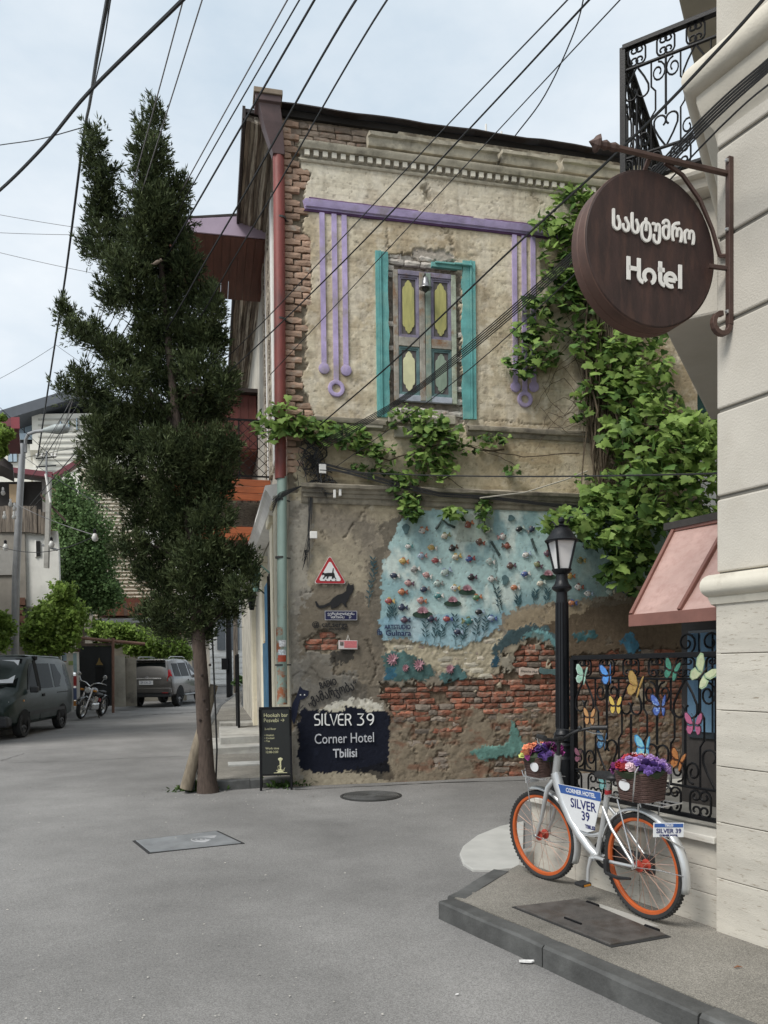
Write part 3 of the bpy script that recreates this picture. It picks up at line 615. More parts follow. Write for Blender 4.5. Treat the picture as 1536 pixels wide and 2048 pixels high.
# ---- body behind, side wall, right return
core = MB(); core.box((.09, .16, 0), (HW, HD, HH - .05)); core.build('core', mat('rubble_core', (.10, .09, .08), .95), house)
def prof_run(name, prof, u0, u1, m, parent=house, z=0., breaks=(), rough=.004, step=.11):
    """a plaster moulding: profile (out,z) run along u with uneven edges; breaks = list of (u0,u1) gaps"""
    segs = []; a = u0
    for (b0, b1) in sorted(breaks): segs.append((a, b0)); a = b1
    segs.append((a, u1))
    for (a, b_) in segs:
        if b_ - a < .05: continue
        n = max(2, int((b_ - a) / step)); mb = MB(); k = len(prof); v = []
        for i in range(n + 1):
            u = a + (b_ - a) * i / n; du = random.uniform(-.02, .02) if i in (0, n) else 0
            for (o_, zz) in prof: v.append((u + du + (random.uniform(-.03, .03) if i in (0, n) else 0), -(o_ + random.uniform(-rough, rough * .5)), z + zz + random.uniform(-rough, rough) * .6))
        f = [(i * k + j, i * k + (j + 1) % k, (i + 1) * k + (j + 1) % k, (i + 1) * k + j) for i in range(n) for j in range(k)] + [tuple(range(k)), tuple(range(n * k, n * k + k))]
        mb.add(v, f); mb.build(name, m, parent, smooth=35)
trimm = mat('moulding_plaster', (.53, .485, .385), .9, .22, 5, .4, 90, patch=((.16, .14, .11), 3.2, .5, .72))
trimd = mat('moulding_plaster_grimy', (.30, .265, .205), .9, .3, 5, .45, 90, patch=((.08, .07, .06), 3.0, .48, .7))
# crown: corona shelf, cyma, dentils
zc = 8.72
prof_run('cornice', [(-.02, .05), (.085, .05), (.10, .075), (.115, .10), (.12, .125), (.09, .135), (-.02, .135)], .22, HW, trimm, z=zc)
prof_run('dentil_band', [(-.02, -.055), (.02, -.055), (.02, .05), (-.02, .05)], .24, HW, trimd, z=zc)
prof_run('bed_moulding', [(-.02, -.10), (.016, -.10), (.030, -.085), (.032, -.068), (.016, -.055), (-.02, -.055)], .22, HW, trimm, z=zc)
dm = MB(); dm.box((-.034, 0, -.036), (.034, .05, .036)); dme = dm.mesh('dentil', mat('dentil_plaster', (.70, .66, .56), .9, .12, 8, .3, 80, rand=.12))
u = .32
while u < 5.2: inst('dentil', dme, house, T(u, -.062, zc + .002)); u += .1255
ulo2 = wuv(737, 300)[0]
prof_run('upper_cornice', [(-.02, .0), (.10, .0), (.115, .03), (.12, .10), (.16, .11), (.17, .15), (.14, .165), (-.02, .165)], ulo2, HW, trimm, z=8.9, breaks=[(3.05, 3.12), (4.0, 4.06)], rough=.009)
# string courses
prof_run('string_course', [(-.02, -.13), (.02, -.13), (.035, -.10), (.04, -.07), (.075, -.06), (.085, -.03), (.085, .0), (.06, .015), (-.02, .03)], .33, 4.9, trimd, z=5.14, breaks=[(wuv(775, 850)[0], wuv(930, 850)[0])], rough=.006)
prof_run('string_course', [(-.02, -.24), (.02, -.24), (.035, -.215), (.035, -.17), (.06, -.155), (.065, -.11), (.09, -.10), (.10, -.06), (.14, -.04), (.15, .0), (.12, .02), (-.02, .05)], .18, HW, trimd, z=4.2, rough=.007)
b = MB()
for (x, y, w, h) in ((742, 850, 46, 16), (795, 838, 40, 18), (845, 846, 44, 14), (892, 842, 36, 18), (812, 866, 50, 22), (880, 870, 46, 20)):
    p = wpt(x, y); b.cbox((p.x, -.02, p.z), (w * .0072, .09, h * .0072))
b.build('broken_sill', mat('sill_stone', (.38, .35, .28), .92, .2, 6, .5, 60), house, bevel=.012)
# ---- purple painted frames
pur = mat('lilac_paint', (.42, .345, .55), .85, .28, 3, .45, 50, patch=((.34, .29, .33), 3.2, .52, .68)); purd = mat('plum_paint', (.085, .035, .10), .8, .2, 6, .3, 60)
ua, ub = wuv(607, 405)[0], 4.2
prof_run('lilac_band', [(-.02, .0), (.022, .0), (.022, .02), (.05, .025), (.06, .06), (.07, .115), (-.02, .125)], ua, ub, pur, z=7.98, rough=.003)
prof_run('plum_band', [(-.02, -.028), (.016, -.028), (.022, -.0005), (-.02, -.0005)], ua + .01, ub, purd, z=7.979, rough=.002)
prof_run('plum_capping', [(-.02, .0), (.05, .0), (.03, .028), (-.02, .05)], ua + .08, ub, purd, z=8.106, rough=.006, breaks=[(1.9, 2.3), (2.7, 2.9)])
def strip(px, y1, kind):
    z1 = wuv(px, y1)[1]; uc = wuv(px, 600)[0]; w = .035; b = MB()
    b.box((uc - w, -.022, z1), (uc + w, .02, 7.952))
    if kind == 'disc': b.lathe([(0, -.02), (.076, -.02), (.076, .024), (.066, .028), (0, .028)], 20, 0, T(uc, 0, z1 - .03) @ rotx(90))
    else:
        b.lathe([(.062, -.01), (.062, .026), (.08, .034), (.112, .03), (.118, .022), (.118, -.01)], 24, 0, T(uc, 0, z1 - .08) @ rotx(90), cap=False)
    b.build('lilac_strip', pur, house, smooth=40)
for x, y, k_ in ((646, 733, 'disc'), (670, 766, 'ring'), (690, 737, 'disc'), (1029, 770, 'disc'), (1048, 788, 'ring'), (1066, 770, 'disc')): strip(x, y, k_)
# ---- the bricked, shuttered window
turq = mat('turquoise_paint', (.115, .335, .325), .8, .3, 3, .4, 50, patch=((.20, .42, .38), 2.5, .48, .68))
def architrave(px0, px1, py0, py1, steps, name='architrave', taper=0):
    u0, z1 = wuv(px0, py0); u1, _ = wuv(px1, py0); z0 = wuv(px0, py1)[1]
    b = MB(); 
    for (a, c, o_) in steps:
        x0 = u0 + (u1 - u0) * a; x1 = u0 + (u1 - u0) * c; n = 14; v = []
        for i in range(n + 1):
            zz = z0 + (z1 - z0) * i / n; rg = random.uniform(-.02, .012) if (c > .95 and taper == 1) else 0; lg = random.uniform(-.012, .02) if (a < .05 and taper == -1) else 0
            v += [(x0 + lg, .03, zz), (x0 + lg, -o_, zz), (x1 + rg, -o_, zz), (x1 + rg, .03, zz)]
        f = [(i * 4 + j, i * 4 + (j + 1) % 4, i * 4 + 4 + (j + 1) % 4, i * 4 + 4 + j) for i in range(n) for j in range(4)] + [(0, 1, 2, 3), (n * 4 + 3, n * 4 + 2, n * 4 + 1, n * 4)]
        b.add(v, f)
    b.build(name, turq, house)
architrave(750, 776, 503, 834, [(0, .28, .035), (.30, .40, .05), (.42, .98, .028)], taper=1)
architrave(922, 949, 522, 838, [(.72, 1., .035), (.6, .7, .05), (.0, .58, .028)], taper=-1)
u0, z1 = wuv(862, 524); u1, z0 = wuv(923, 541)
b = MB(); b.box((u0, -.03, z0), (u1, .03, z0 + .07)); b.box((u0 + .05, -.055, z0 + .072), (u1 + .12, .03, z1 - .03)); b.box((u0 + .33, -.07, z1 - .028), (u1 + .14, .03, z1)); b.build('architrave', turq, house, bevel=.006)
shut_f = mat('shutter_frame_worn', (.30, .28, .24), .85, .35, 7, .4, 60, patch=((.22, .12, .06), 5, .5, .66)); 
shut_v = mat('shutter_violet', (.22, .20, .27), .8, .3, 7, .3, 60, patch=((.16, .10, .07), 6, .56, .7)); shut_g = mat('shutter_teal_worn', (.12, .20, .20), .8, .3, 7, .3, 60, patch=((.06, .12, .14), 5, .5, .7))
yel = mat('faded_yellow_panel', (.42, .40, .15), .8, .18, 5, .25, 50, stretch=(3, 3, .6), patch=((.26, .27, .12), 4, .5, .72)); yel2 = mat('cream_panel', (.62, .61, .38), .8, .12, 5, .25, 50); grn = mat('sage_panel', (.24, .31, .24), .8, .2, 5, .25, 50, stretch=(3, 3, .6))
shu = thing('window_shutter', 'weathered four panel window shutter in violet and yellow paint within turquoise surround', 'shutter', HM @ T(0, .015, 0))
def rectpx(x0, y0, x1, y1): a = wuv(x0, y0); c = wuv(x1, y1); return min(a[0], c[0]), min(a[1], c[1]), max(a[0], c[0]), max(a[1], c[1])
fu0, fz0, fu1, fz1 = rectpx(786, 538, 914, 808)
b = MB(); b.box((fu0 + .05, .015, fz0 + .05), (fu1 - .05, .03, fz1 - .05)); b.build('back_board', mat('shutter_back', (.10, .09, .09), .9), shu)
cw = .07
def rail(n, a, c, m): b = MB(); b.box(a, c, j=.003); b.build(n, m, shu, bevel=.006)
rail('stile', (fu0, -.02, fz0), (fu0 + cw, .03, fz1), shut_f); rail('stile', (fu1 - cw, -.02, fz0), (fu1, .03, fz1), mat('shutter_mint_worn', (.34, .38, .30), .85, .3, 8, .4, 60, patch=((.24, .15, .08), 6, .52, .66)))
mu = (fu0 + fu1) / 2; mz = fz0 + (fz1 - fz0) * .455
rail('mullion', (mu - .085, -.03, fz0 + .01), (mu - .005, .03, fz1 - .01), shut_f); rail('mullion', (mu + .005, -.026, fz0 + .01), (mu + .085, .03, fz1 - .01), mat('shutter_sage_worn', (.22, .28, .24), .85, .3, 6, .4, 60, patch=((.32, .29, .2), 4, .5, .65)))
rail('top_rail', (fu0 + cw + .002, -.022, fz1 - .065), (fu1 - cw - .002, .03, fz1), shut_v); rail('bottom_rail', (fu0 + cw + .002, -.022, fz0), (fu1 - cw - .002, .03, fz0 + .085), mat('shutter_pale_blue', (.36, .39, .45), .85, .25, 7, .4, 60))
for x0_, x1_ in ((fu0 + cw + .002, mu - .088), (mu + .088, fu1 - cw - .002)): rail('lock_rail', (x0_, -.024, mz - .065), (x1_, .03, mz + .065), shut_f)
def panel(x0, z0, x1, z1, mf, mp_):
    b = MB(); t_ = .022
    for k in range(2):
        o_ = .004 + .01 * k; i = k * t_
        b.box((x0 + i, o_ - .012, z0 + i), (x0 + i + t_, .028, z1 - i)); b.box((x1 - i - t_, o_ - .012, z0 + i), (x1 - i, .028, z1 - i)); b.box((x0 + i + t_, o_ - .012, z0 + i), (x1 - i - t_, .028, z0 + i + t_)); b.box((x0 + i + t_, o_ - .012, z1 - i - t_), (x1 - i - t_, .028, z1 - i))
    pn = b.build('panel_moulding', mf, shu)
    a0, a1, c0, c1 = x0 + .065, x1 - .065, z0 + .06, z1 - .06; cx = (a0 + a1) / 2; w = a1 - a0; sh = .13
    # ogee ended field
    tp = [(a0, c1 - sh), (a0 + w * .06, c1 - sh * .75), (a0 + w * .2, c1 - sh * .6), (a0 + w * .24, c1 - sh * .3), (cx - w * .15, c1 - sh * .18), (cx - w * .08, c1), (cx + w * .08, c1), (cx + w * .15, c1 - sh * .18), (a1 - w * .24, c1 - sh * .3), (a1 - w * .2, c1 - sh * .6), (a1 - w * .06, c1 - sh * .75), (a1, c1 - sh)]
    bt = [(x, c0 + (c1 - z)) for x, z in reversed(tp)]
    b = MB(); b.prism(tp + bt, .002, .028, 'y'); b.build('panel_field', mp_, shu, bevel=.004)
panel(fu0 + cw + .004, mz + .067, mu - .088, fz1 - .067, shut_v, yel); panel(mu + .088, mz + .067, fu1 - cw - .004, fz1 - .067, shut_v, yel)
panel(fu0 + cw + .004, fz0 + .087, mu - .088, mz - .067, shut_g, yel2); panel(mu + .088, fz0 + .087, fu1 - cw - .004, mz - .067, shut_g, grn)
# bell lamp on the shutter
p = wpt(851, 575, .12); t = thing('bell_lamp', 'small grey metal bell shaped lamp hanging on the painted shutter', 'lamp', HM @ T(p))
bmt = mat('grey_metal', (.30, .30, .31), .35, .2, 12, .1, 60, metal=.7)
b = MB(); b.lathe([(0, .155), (.02, .15), (.04, .12), (.05, .06), (.058, .02), (.09, -.005), (.092, -.015), (.0, -.012)], 18); b.build('bell', bmt, t, smooth=50)
b = MB(); b.lathe([(0, -.075), (.012, -.07), (.03, -.05), (.055, -.02), (.05, -.013), (0, -.013)], 14); b.build('clapper', castiron, t, smooth=60)
b = MB(); b.tube([(0, 0, .15), (0, .0, .19), (.01, .06, .21), (0, .12, .2)], .008, 6); b.build('hook', castiron, t)
# ================================================================== HOUSE: roof, side wall, pipes, balconies
roofm = mat('rusted_roof_sheet', (.035, .026, .024), .6, .3, 4, .2, 30, metal=.3)
b = MB(); n = 26; v = []
for i in range(n + 1):
    u = -.02 + (HW + .2) * i / n; w = .02 * math.sin(i * 1.3) + .012 * math.sin(i * 3.1)
    v += [(u, -.11 + w * .8, 9.295 + w), (u, -.11 + w * .8, 9.312 + w), (u, 4, 9.95), (u, 4, 9.92)]
f = [(i * 4 + j, i * 4 + (j + 1) % 4, i * 4 + 4 + (j + 1) % 4, i * 4 + 4 + j) for i in range(n) for j in range(4)] + [(0, 1, 2, 3), (n * 4, n * 4 + 1, n * 4 + 2, n * 4 + 3)]
b.add(v, f); rf = b.build('roof', roofm, house)
b = MB(); b.box((-.02, .01, 9.21), (HW + .1, .14, 9.295), j=.01); b.build('eave_shadow_strip', mat('eave_shade', (.02, .017, .015), .9), rf)  # near-black strip added under the roof edge in place of its shadow
b = MB(); b.box((-.49, .16, 9.29), (.2, HD, 9.34)); b.box((-.53, .14, 9.19), (-.49, HD, 9.36)); b.build('side_eave', roofm, rf)
for (x, y, h) in ((972, 262, .33), (1003, 268, .12)):
    p = wpt(x, y, -.5); b = MB(); b.tube([(p.x, .5, 9.2), (p.x, .5, p.z + h * .3)], .016, 6); b.build('vent_pipe', white_paint, rf)
# side wall with weathered boards above and plaster below
wood_e1, wood_e2, wood_e3 = [mat('eave_wood%d' % i, c, .9, .5, 4, .6, 30, stretch=(7, .35, 7), patch=(p, 3.0, .46, .6)) for i, (c, p) in enumerate((((.24, .19, .145), (.05, .04, .03)), ((.46, .41, .33), (.12, .09, .07)), ((.10, .075, .058), (.30, .26, .20))))]
sidem = mat('side_plaster', (.50, .47, .40), .9, .2, 2, .3, 50, patch=((.28, .24, .19), 1.6, .5, .7))
b = MB(); b.box((0.0, .22, 0), (.088, HD, HH - .02)); sw_ = b.build('side_wall', sidem, house)
# deep weathered eave: boards and mouldings running along the street side, stepping down to the wall
for i in range(9):
    x = -.48 + i * .0545; z = 9.215 - (i / 8) ** 1.6 * .12; b = MB(); n_ = 12; v = []
    for k in range(n_ + 1):
        y = .20 + (HD - .2) * (k / n_) ** 1.8; j = lambda: random.uniform(-.008, .008)
        v += [(x + j(), y, z - .012 + j()), (x + .058 + j(), y, z - .012 * (i % 3) - .012 + j()), (x + .058, y, z + .07), (x, y, z + .07)]
    b.add(v, [(k * 4 + q, k * 4 + (q + 1) % 4, k * 4 + 4 + (q + 1) % 4, k * 4 + 4 + q) for k in range(n_) for q in range(4)] + [(0, 1, 2, 3), (n_ * 4, n_ * 4 + 1, n_ * 4 + 2, n_ * 4 + 3)]); b.build('eave_board', [wood_e1, wood_e2, wood_e3][(i * 2) % 3], sw_)
b = MB(); b.box((-.035, .24, 4.95), (.0, .60, 9.05), j=.01); b.build('corner_board', wood_e2, sw_)
b = MB(); b.box((-.06, .66, 4.95), (.0, .86, 9.05)); b.build('window_board', white_paint, sw_, bevel=.01)
for k in range(6): b = MB(); b.box((-.03 - .02 * (k % 2), 1.0 + k * .5, 4.95), (.0, 1.4 + k * .5, 9.05)); b.build('wall_board', [wood_e2, white_paint, wood_e2][k % 3], sw_)
# ground storey pilasters, doors
crm = mat('cream_plaster', (.74, .68, .53), .85, .14, 3, .25, 60, patch=((.40, .35, .26), 3, .55, .75))
for (y0, y1, x, z1, m) in ((.30, .75, -.16, 4.0, crm), (1.25, 1.75, -.14, 3.9, crm), (4.2, 4.8, -.12, 3.7, crm), (8.4, 9.0, -.1, 3.6, crm)):
    b = MB(); z0 = hz(0, y0) + .1; b.box((x, y0, z0), (.02, y1, z1)); b.box((x - .05, y0 - .05, z1), (.02, y1 + .05, z1 + .12)); b.build('pilaster', m, house, bevel=.015)
b = MB(); b.box((-.12, .76, 2.95), (.02, 1.24, 4.0)); b.build('lintel', crm, house, bevel=.02)
b = MB(); b.box((-.05, .76, .15), (.02, 1.24, 2.94)); b.build('recess_panel', mat('recess_plaster', (.52, .46, .33), .85, .15, 3), house)
prof = [(-.02, 3.98), (-.20, 4.02), (-.26, 4.14), (-.30, 4.18), (-.30, 4.24), (-.02, 4.3)]
b = MB(); b.prism([(x, z) for x, z in prof], .25, 12, 'y'); b.build('side_string_course', white_paint, house)
bluem = mat('blue_door_paint', (.07, .17, .27), .6, .2, 4, .2, 40); 
for (y0, y1, m, z1) in ((1.85, 2.7, black, 3.3), (2.75, 3.4, bluem, 3.2), (3.45, 4.1, mat('ochre_board', (.36, .25, .12), .8, .25, 4), 2.2)):
    b = MB(); z0 = hz(0, y0) + .1; b.box((-.10, y0, z0), (.02, y1, z1)); d_ = b.build('door', m, house, bevel=.01)
    for k in range(3):
        yy = y0 + .12 + k * (y1 - y0 - .2) / 2; b = MB(); b.box((-.125, yy - .03, z0 + .05), (-.1, yy + .03, z1 - .05)); b.build('door_board', bluem if m is not black else iron, d_)
b = MB(); b.box((-.55, 6.0, .1 + hz(0, 6)), (-.5, 6.05, 2.0)); b.box((-.55, 7.2, .1 + hz(0, 6)), (-.5, 7.25, 2.0)); b.box((-.54, 6.0, .3), (-.51, 7.2, 1.15)); o = b.build('gate_screen', iron, house)
# wall lanterns on the side wall
for i, (y, z, m, lab) in enumerate(((2.2, 2.95, mat('verdigris', (.18, .32, .28), .7, .2), 'green verdigris wall lantern beside the cream pilasters'), (3.6, 2.75, iron, 'black wall lantern over the blue door on the side wall'))):
    t = thing('wall_lantern', lab, 'lantern', HM @ T(-.34, y, z)); b = MB(); b.lathe([(.04, 0), (.045, .02), (.085, .25), (.11, .26), (.05, .36), (.015, .38), (0, .43)], 6); b.build('lantern_body', m, t)
    b = MB(); b.tube([(0, 0, .33), (.1, 0, .42), (.24, 0, .3), (.33, 0, .2)], .014, 6); b.build('bracket', m, t)
# ---- hopper head and downpipe
redp = mat('oxide_red_pipe', (.22, .055, .045), .55, .22, 5, .15, 60, patch=((.10, .05, .05), 3, .5, .72), stretch=(1, 1, .4)); greenp = mat('grey_green_pipe', (.30, .40, .35), .55, .1, 3, .1, 60, patch=((.24, .14, .08), 3.2, .60, .68)); hop = mat('brown_hopper', (.085, .05, .048), .5, .25, 5, .1, 60)
pipe = thing('downpipe', 'oxide red drainpipe with brown hopper head, grey green towards the ground, on house corner', 'drainpipe', HM)
pxp = lambda px, py: wpt(px, py, .06)
a = pxp(557, 318); c = pxp(561, 958); e = pxp(563, 1400)
b = MB(); b.tube([(a.x + .0, -.06, a.z + .05), (a.x, -.06, a.z - .4), (c.x, -.06, c.z)], .078, 14); b.build('upper_pipe', redp, pipe, smooth=40)
b = MB(); b.tube([(c.x + .02, -.06, c.z + .03), (e.x + .01, -.06, e.z)], .066, 14); lp = b.build('lower_pipe', greenp, pipe, smooth=40)
rustm = mat('rusty_flaking', (.26, .34, .29), .75, .2, 6, .3, 50, patch=((.30, .10, .04), 6, .46, .56))
e2 = pxp(563, 1255)
b = MB(); b.tube([(e.x + .01, -.06, e2.z), (e.x + .01, -.06, e.z - .06)], .070, 14); b.build('rusted_foot', rustm, pipe, smooth=40)
for py in (438, 640, 1115, 1000, 1330):
    q = pxp(561, py); b = MB(); b.tube([(q.x, -.06, q.z - .012), (q.x, -.06, q.z + .012)], .083 if py < 900 else .074, 14); b.tube([(q.x + .06, -.06, q.z), (q.x + .15, .02, q.z)], .01, 5); b.build('pipe_clamp', castiron, pipe)
h1 = pxp(530, 205); h2 = pxp(548, 300)
def ring4(cx, cy, z, w, d): return [(cx - w, cy - d, z), (cx + w, cy - d, z), (cx + w, cy + d, z), (cx - w, cy + d, z)]
b = MB(); v = ring4(h1.x + .03, -.1, h1.z, .17, .15) + ring4(h1.x + .03, -.1, h1.z - .10, .17, .15) + ring4(h1.x + .05, -.1, h1.z - .12, .14, .12) + ring4(h1.x + .09, -.09, h1.z - .33, .13, .11) + ring4(a.x, -.06, a.z + .02, .08, .08)
f = [(i * 4 + j, i * 4 + (j + 1) % 4, i * 4 + 4 + (j + 1) % 4, i * 4 + 4 + j) for i in range(4) for j in range(4)] + [(0, 1, 2, 3), (16, 17, 18, 19)]
b.add(v, f); b.build('hopper_head', hop, pipe, bevel=.006)
b = MB(); b.box((h1.x - .16, -.27, h1.z - .02), (h1.x + .22, .07, h1.z + .05)); b.build('hopper_lid', mat('tan_sheet', (.22, .17, .12), .6, .2, 5), pipe, bevel=.008)
for k, (py, m) in enumerate(((1287, (.7, .7, .7)), (1306, (.62, .66, .7)), (1317, (.42, .07, .03)))):
    q = pxp(562, py); b = MB(); b.lathe([(.0715, -.045), (.073, .045)], 10, 0, T(q.x + .01, -.06, q.z), -140, -40, cap=False); b.build('sticker', mat('sticker%d' % k, m, .5, .5 if k < 2 else .1, 30), pipe)
# ---- balconies on the side wall
lilac_sheet = mat('lilac_fascia', (.40, .31, .39), .5, .1, 3, .05, 40); soff = mat('soffit_boards', (.125, .047, .031), .6, .3, 3, .25, 40, stretch=(6, .5, 6))
B0, B1, BO = 2.75, 5.0, -1.62           # y extent and projection of the roofed balcony
rb_ = MB(); rb_.add([(BO - .2, B0 - .02, 9.12), (.0, B0 - .02, 9.42), (.0, B1, 9.42), (BO - .2, B1, 9.12), (BO - .2, B0 - .02, 9.15), (.0, B0 - .02, 9.46), (.0, B1, 9.46), (BO - .2, B1, 9.15)], [(3, 2, 1, 0), (4, 5, 6, 7), (0, 1, 5, 4), (1, 2, 6, 5), (2, 3, 7, 6), (3, 0, 4, 7)])
bal = thing('roofed_balcony', 'timber balcony with lilac roof fascia and lattice railing on the side wall', 'balcony', HM)
rb_.build('balcony_roof', roofm, bal)
b = MB(); b.prism([(BO - .18, 9.11), (0, 9.40), (0, 9.0), (BO + .18, 8.98), (BO + .18, 9.05), (BO - .18, 9.03)], B0 - .03, B0, 'y'); b.build('fascia', lilac_sheet, bal)
x = BO + .15; k = 0
while x < -.05:
    b = MB(); b.box((x, B0 + .01, 8.97), (x + .135, B1, 8.995)); b.build('soffit_board', soff, bal); x += .14
b = MB(); b.box((BO - .02, B0, 8.3), (BO + .02, B1, 9.05)); b.build('side_blind', wood_red, bal)
for (xx, yy) in ((BO + .1, B0 + .1), (BO + .1, B1 - .1)): b = MB(); b.tube([(xx, yy, 5.0), (xx, yy, 8.98)], .03, 8); b.build('post', mat('galv', (.4, .42, .43), .4, .1, metal=.6), bal)
FZ = 4.92
for k in range(3):
    b = MB(); b.box((BO, B0 - .03 - .004 * (k % 2), FZ - .36 + k * .118), (-.03, B0, FZ - .248 + k * .118)); b.build('fascia_board', wood_orange, bal, bevel=.006)
    b = MB(); b.box((BO - .03, B0, FZ - .36 + k * .118), (BO, B1, FZ - .248 + k * .118)); b.build('fascia_board', wood_orange, bal, bevel=.006)
x = BO + .01
while x < -.1:
    b = MB(); b.box((x, B0 + .004, FZ - .40), (x + .16, B1, FZ - .365)); b.build('floor_board', wood_old, bal); x += .168
for (x0, x1, y0, y1) in ((BO, 0, B0, B0), (BO, BO, B0, B1)):
    n = 9 if x0 != x1 else 12; b = MB()
    P = lambda s, z: (x0 + (x1 - x0) * s, y0 + (y1 - y0) * s, z)
    b.tube([P(0, FZ + .05), P(1, FZ + .05)], .018, 4); b.tube([P(0, FZ + 1.0), P(1, FZ + 1.0)], .022, 4); b.build('rail', iron, bal)
    b = MB()
    for i in range(-6, n * 2):
        for sg in (0, 1):
            s0 = i / n; s1 = s0 + .62
            if s1 <= 0 or s0 >= 1: continue
            t0 = max(0, (0 - s0) / .62); t1 = min(1, (1 - s0) / .62); zz = lambda t_: FZ + .06 + .93 * (t_ if sg == 0 else 1 - t_)
            b.tube([P(s0 + .62 * t0, zz(t0)), P(s0 + .62 * t1, zz(t1))], .0065, 4)
    b.build('lattice', iron, bal)
    for s in (0, .33, .66, 1): b = MB(); b.tube([P(s, FZ), P(s, FZ + 1.02)], .016, 4); b.build('baluster', iron, bal)
# enclosed timber loggia further along
log = thing('timber_loggia', 'enclosed red timber loggia with orange lower panels further along the side wall', 'loggia', HM)
L0, L1, LO = 6.3, 9.6, -1.7
def boards(n, y0, y1, x0, x1, z0, z1, m, face):
    """vertical boards across the near face (x direction) or the street face"""
    if face == 'near':
        k = max(1, int((x1 - x0) / .16)); 
        for i in range(k): b = MB(); b.box((x0 + (x1 - x0) * i / k + .004, y0 - .03, z0), (x0 + (x1 - x0) * (i + 1) / k - .004, y0, z1)); b.build(n, m, log)
b = MB(); b.box((LO, L0, 4.45), (-.02, L1, 5.55)); b.box((LO + .1, L0 + .1, 6.4), (-.02, L1, 7.6)); b.box((LO + .08, L0 + .15, 5.55), (-.02, L1, 5.6)); b.build('frame', wood_red, log)
boards('board', L0, L1, LO, -.02, 4.75, 5.6, wood_orange if False else mat('orange_red_boards', (.34, .075, .03), .6, .2, 3, .2, 40, stretch=(6, 6, .5)), 'near')
for k in range(2): b = MB(); b.box((LO, L0 - .05, 4.45 + k * .145), (-.02, L0 - .032, 4.59 + k * .145)); b.build('skirt_board', wood_orange, log, bevel=.006)
boards('upper_board', L0 + .1, L1, LO + .15, -.02, 6.45, 7.58, mat('dark_red_boards', (.11, .026, .02), .6, .25, 3, .2, 40, stretch=(6, 6, .5)), 'near')
b = MB(); b.box((LO - .15, L0 - .1, 7.6), (0, L1 + .1, 7.68)); b.build('loggia_roof', roofm, log)
# ================================================================== ON THE FRONT WALL
FWM = lambda px, py, out=.02: HM @ T(wpt(px, py, out))
# painted lettering (flat print on the plaster): parts of the wall
blackp = mat('black_wall_paint', (.012, .012, .014), .8, .2, 20, 0); whitep = mat('white_wall_paint', (.80, .80, .78), .8, .06, 20, 0); greyp = mat('grey_wall_paint', (.52, .53, .56), .8, .2, 20, 0); navyp = mat('navy_wall_paint', (.018, .028, .09), .8, .2, 20, 0)
def wtext(txt, px, py, hpx, m, wpx=None, bold=0, rot=0, shear=0., align='CENTER', name='lettering', out=.021, spacing=1.):
    p = wpt(px, py, out); o = text_mesh(txt, 1.0, Matrix(), m, name, house, .003, 0, 'CENTER', 1., shear, spacing)
    co = np.array([v.co[:] for v in o.data.vertices]); lo, hi = co.min(0), co.max(0); c = (lo + hi) / 2
    s = hpx * .00706 / (hi[1] - lo[1]); sxx = s if wpx is None else wpx * .00706 / (hi[0] - lo[0])
    for v in o.data.vertices: v.co.x = (v.co.x - c[0]) * sxx; v.co.y = (v.co.y - c[1]) * s; v.co.z = v.co.z * 1.0
    o.matrix_local = T(p) @ roty(rot) @ UP; return o
def wtext_bold(*a, b=1.0, **k):
    """heavier painted letters: three overlapped passes of the brush"""
    px, py = a[1], a[2]; o = wtext(*a, **k)
    me = o.data; M2 = MB()
    vs = [v.co.copy() for v in me.vertices]; fs = [tuple(p.vertices) for p in me.polygons]
    for i, (dx, dz) in enumerate(((0, 0), (b, 0), (-b, 0), (0, b), (0, -b))): M2.add([(v.x + dx * .0035, v.y + dz * .0035, v.z + i * .0006) for v in vs], fs)
    o.data = M2.mesh('lettering', me.materials[0], fix=False); return o
def wstroke(lines, w, m, name='lettering', out=.016):
    b = MB()
    for i, ln in enumerate(lines):
        pts = [wpt(x, y, out) for x, y in ln]; stroke(b, [(p.x, p.z) for p in pts], w, -out - .0006 * (i % 4), .003)
    return b.build(name, m, house)
def A(cx, cy, rx, ry, a0, a1, n=9): return [(cx + rx * math.cos(rad(a0 + (a1 - a0) * i / n)), cy + ry * math.sin(rad(a0 + (a1 - a0) * i / n))) for i in range(n + 1)]
# SILVER 39, rounded single stroke capitals (pixel centre lines)
yt, yb, ym = 1430, 1449, 1439
SL = [[(638.5, 1428.5), (633.5, 1428.5)] + A(633.5, 1433.6, 4.3, 5.1, 270, 90, 8) + [(635.5, 1438.7)] + A(635.5, 1444.3, 4.3, 5.6, -90, 90, 8) + [(629, 1449.9)],
      [(644.2, 1427.5), (644.2, 1451)], [(650.5, 1427.5), (650.5, 1444.5)] + A(655, 1444.8, 4.5, 5, 180, 90, 6) + [(660, 1449.9)], [(660.5, 1428), (667.5, 1450.5), (674.5, 1428)],
      [(687, 1428.5), (682, 1428.5)] + A(682, 1433.5, 5, 5, 270, 180, 5) + [(677, 1444.8)] + A(682, 1444.9, 5, 5, 180, 90, 5) + [(687.5, 1449.9)], [(678, 1439.2), (686.5, 1439.2)],
      [(691, 1451), (691, 1428.5), (696, 1428.5)] + A(696, 1433.8, 5.2, 5.3, -90, 90, 8) + [(692, 1439.1)], [(697, 1439.5), (702.5, 1450.6)],
      [(715, 1428), (727, 1428), (720.5, 1436.5)] + A(720.5, 1443.2, 6.6, 6.7, -85, 100, 9) + [(714, 1449.4)], A(740.5, 1434.2, 6.2, 6.4, 20, 380, 16), [(746.6, 1434.6)] + A(737, 1437, 9.6, 13, 0, 75, 6)]
wstroke(SL, .019, whitep)
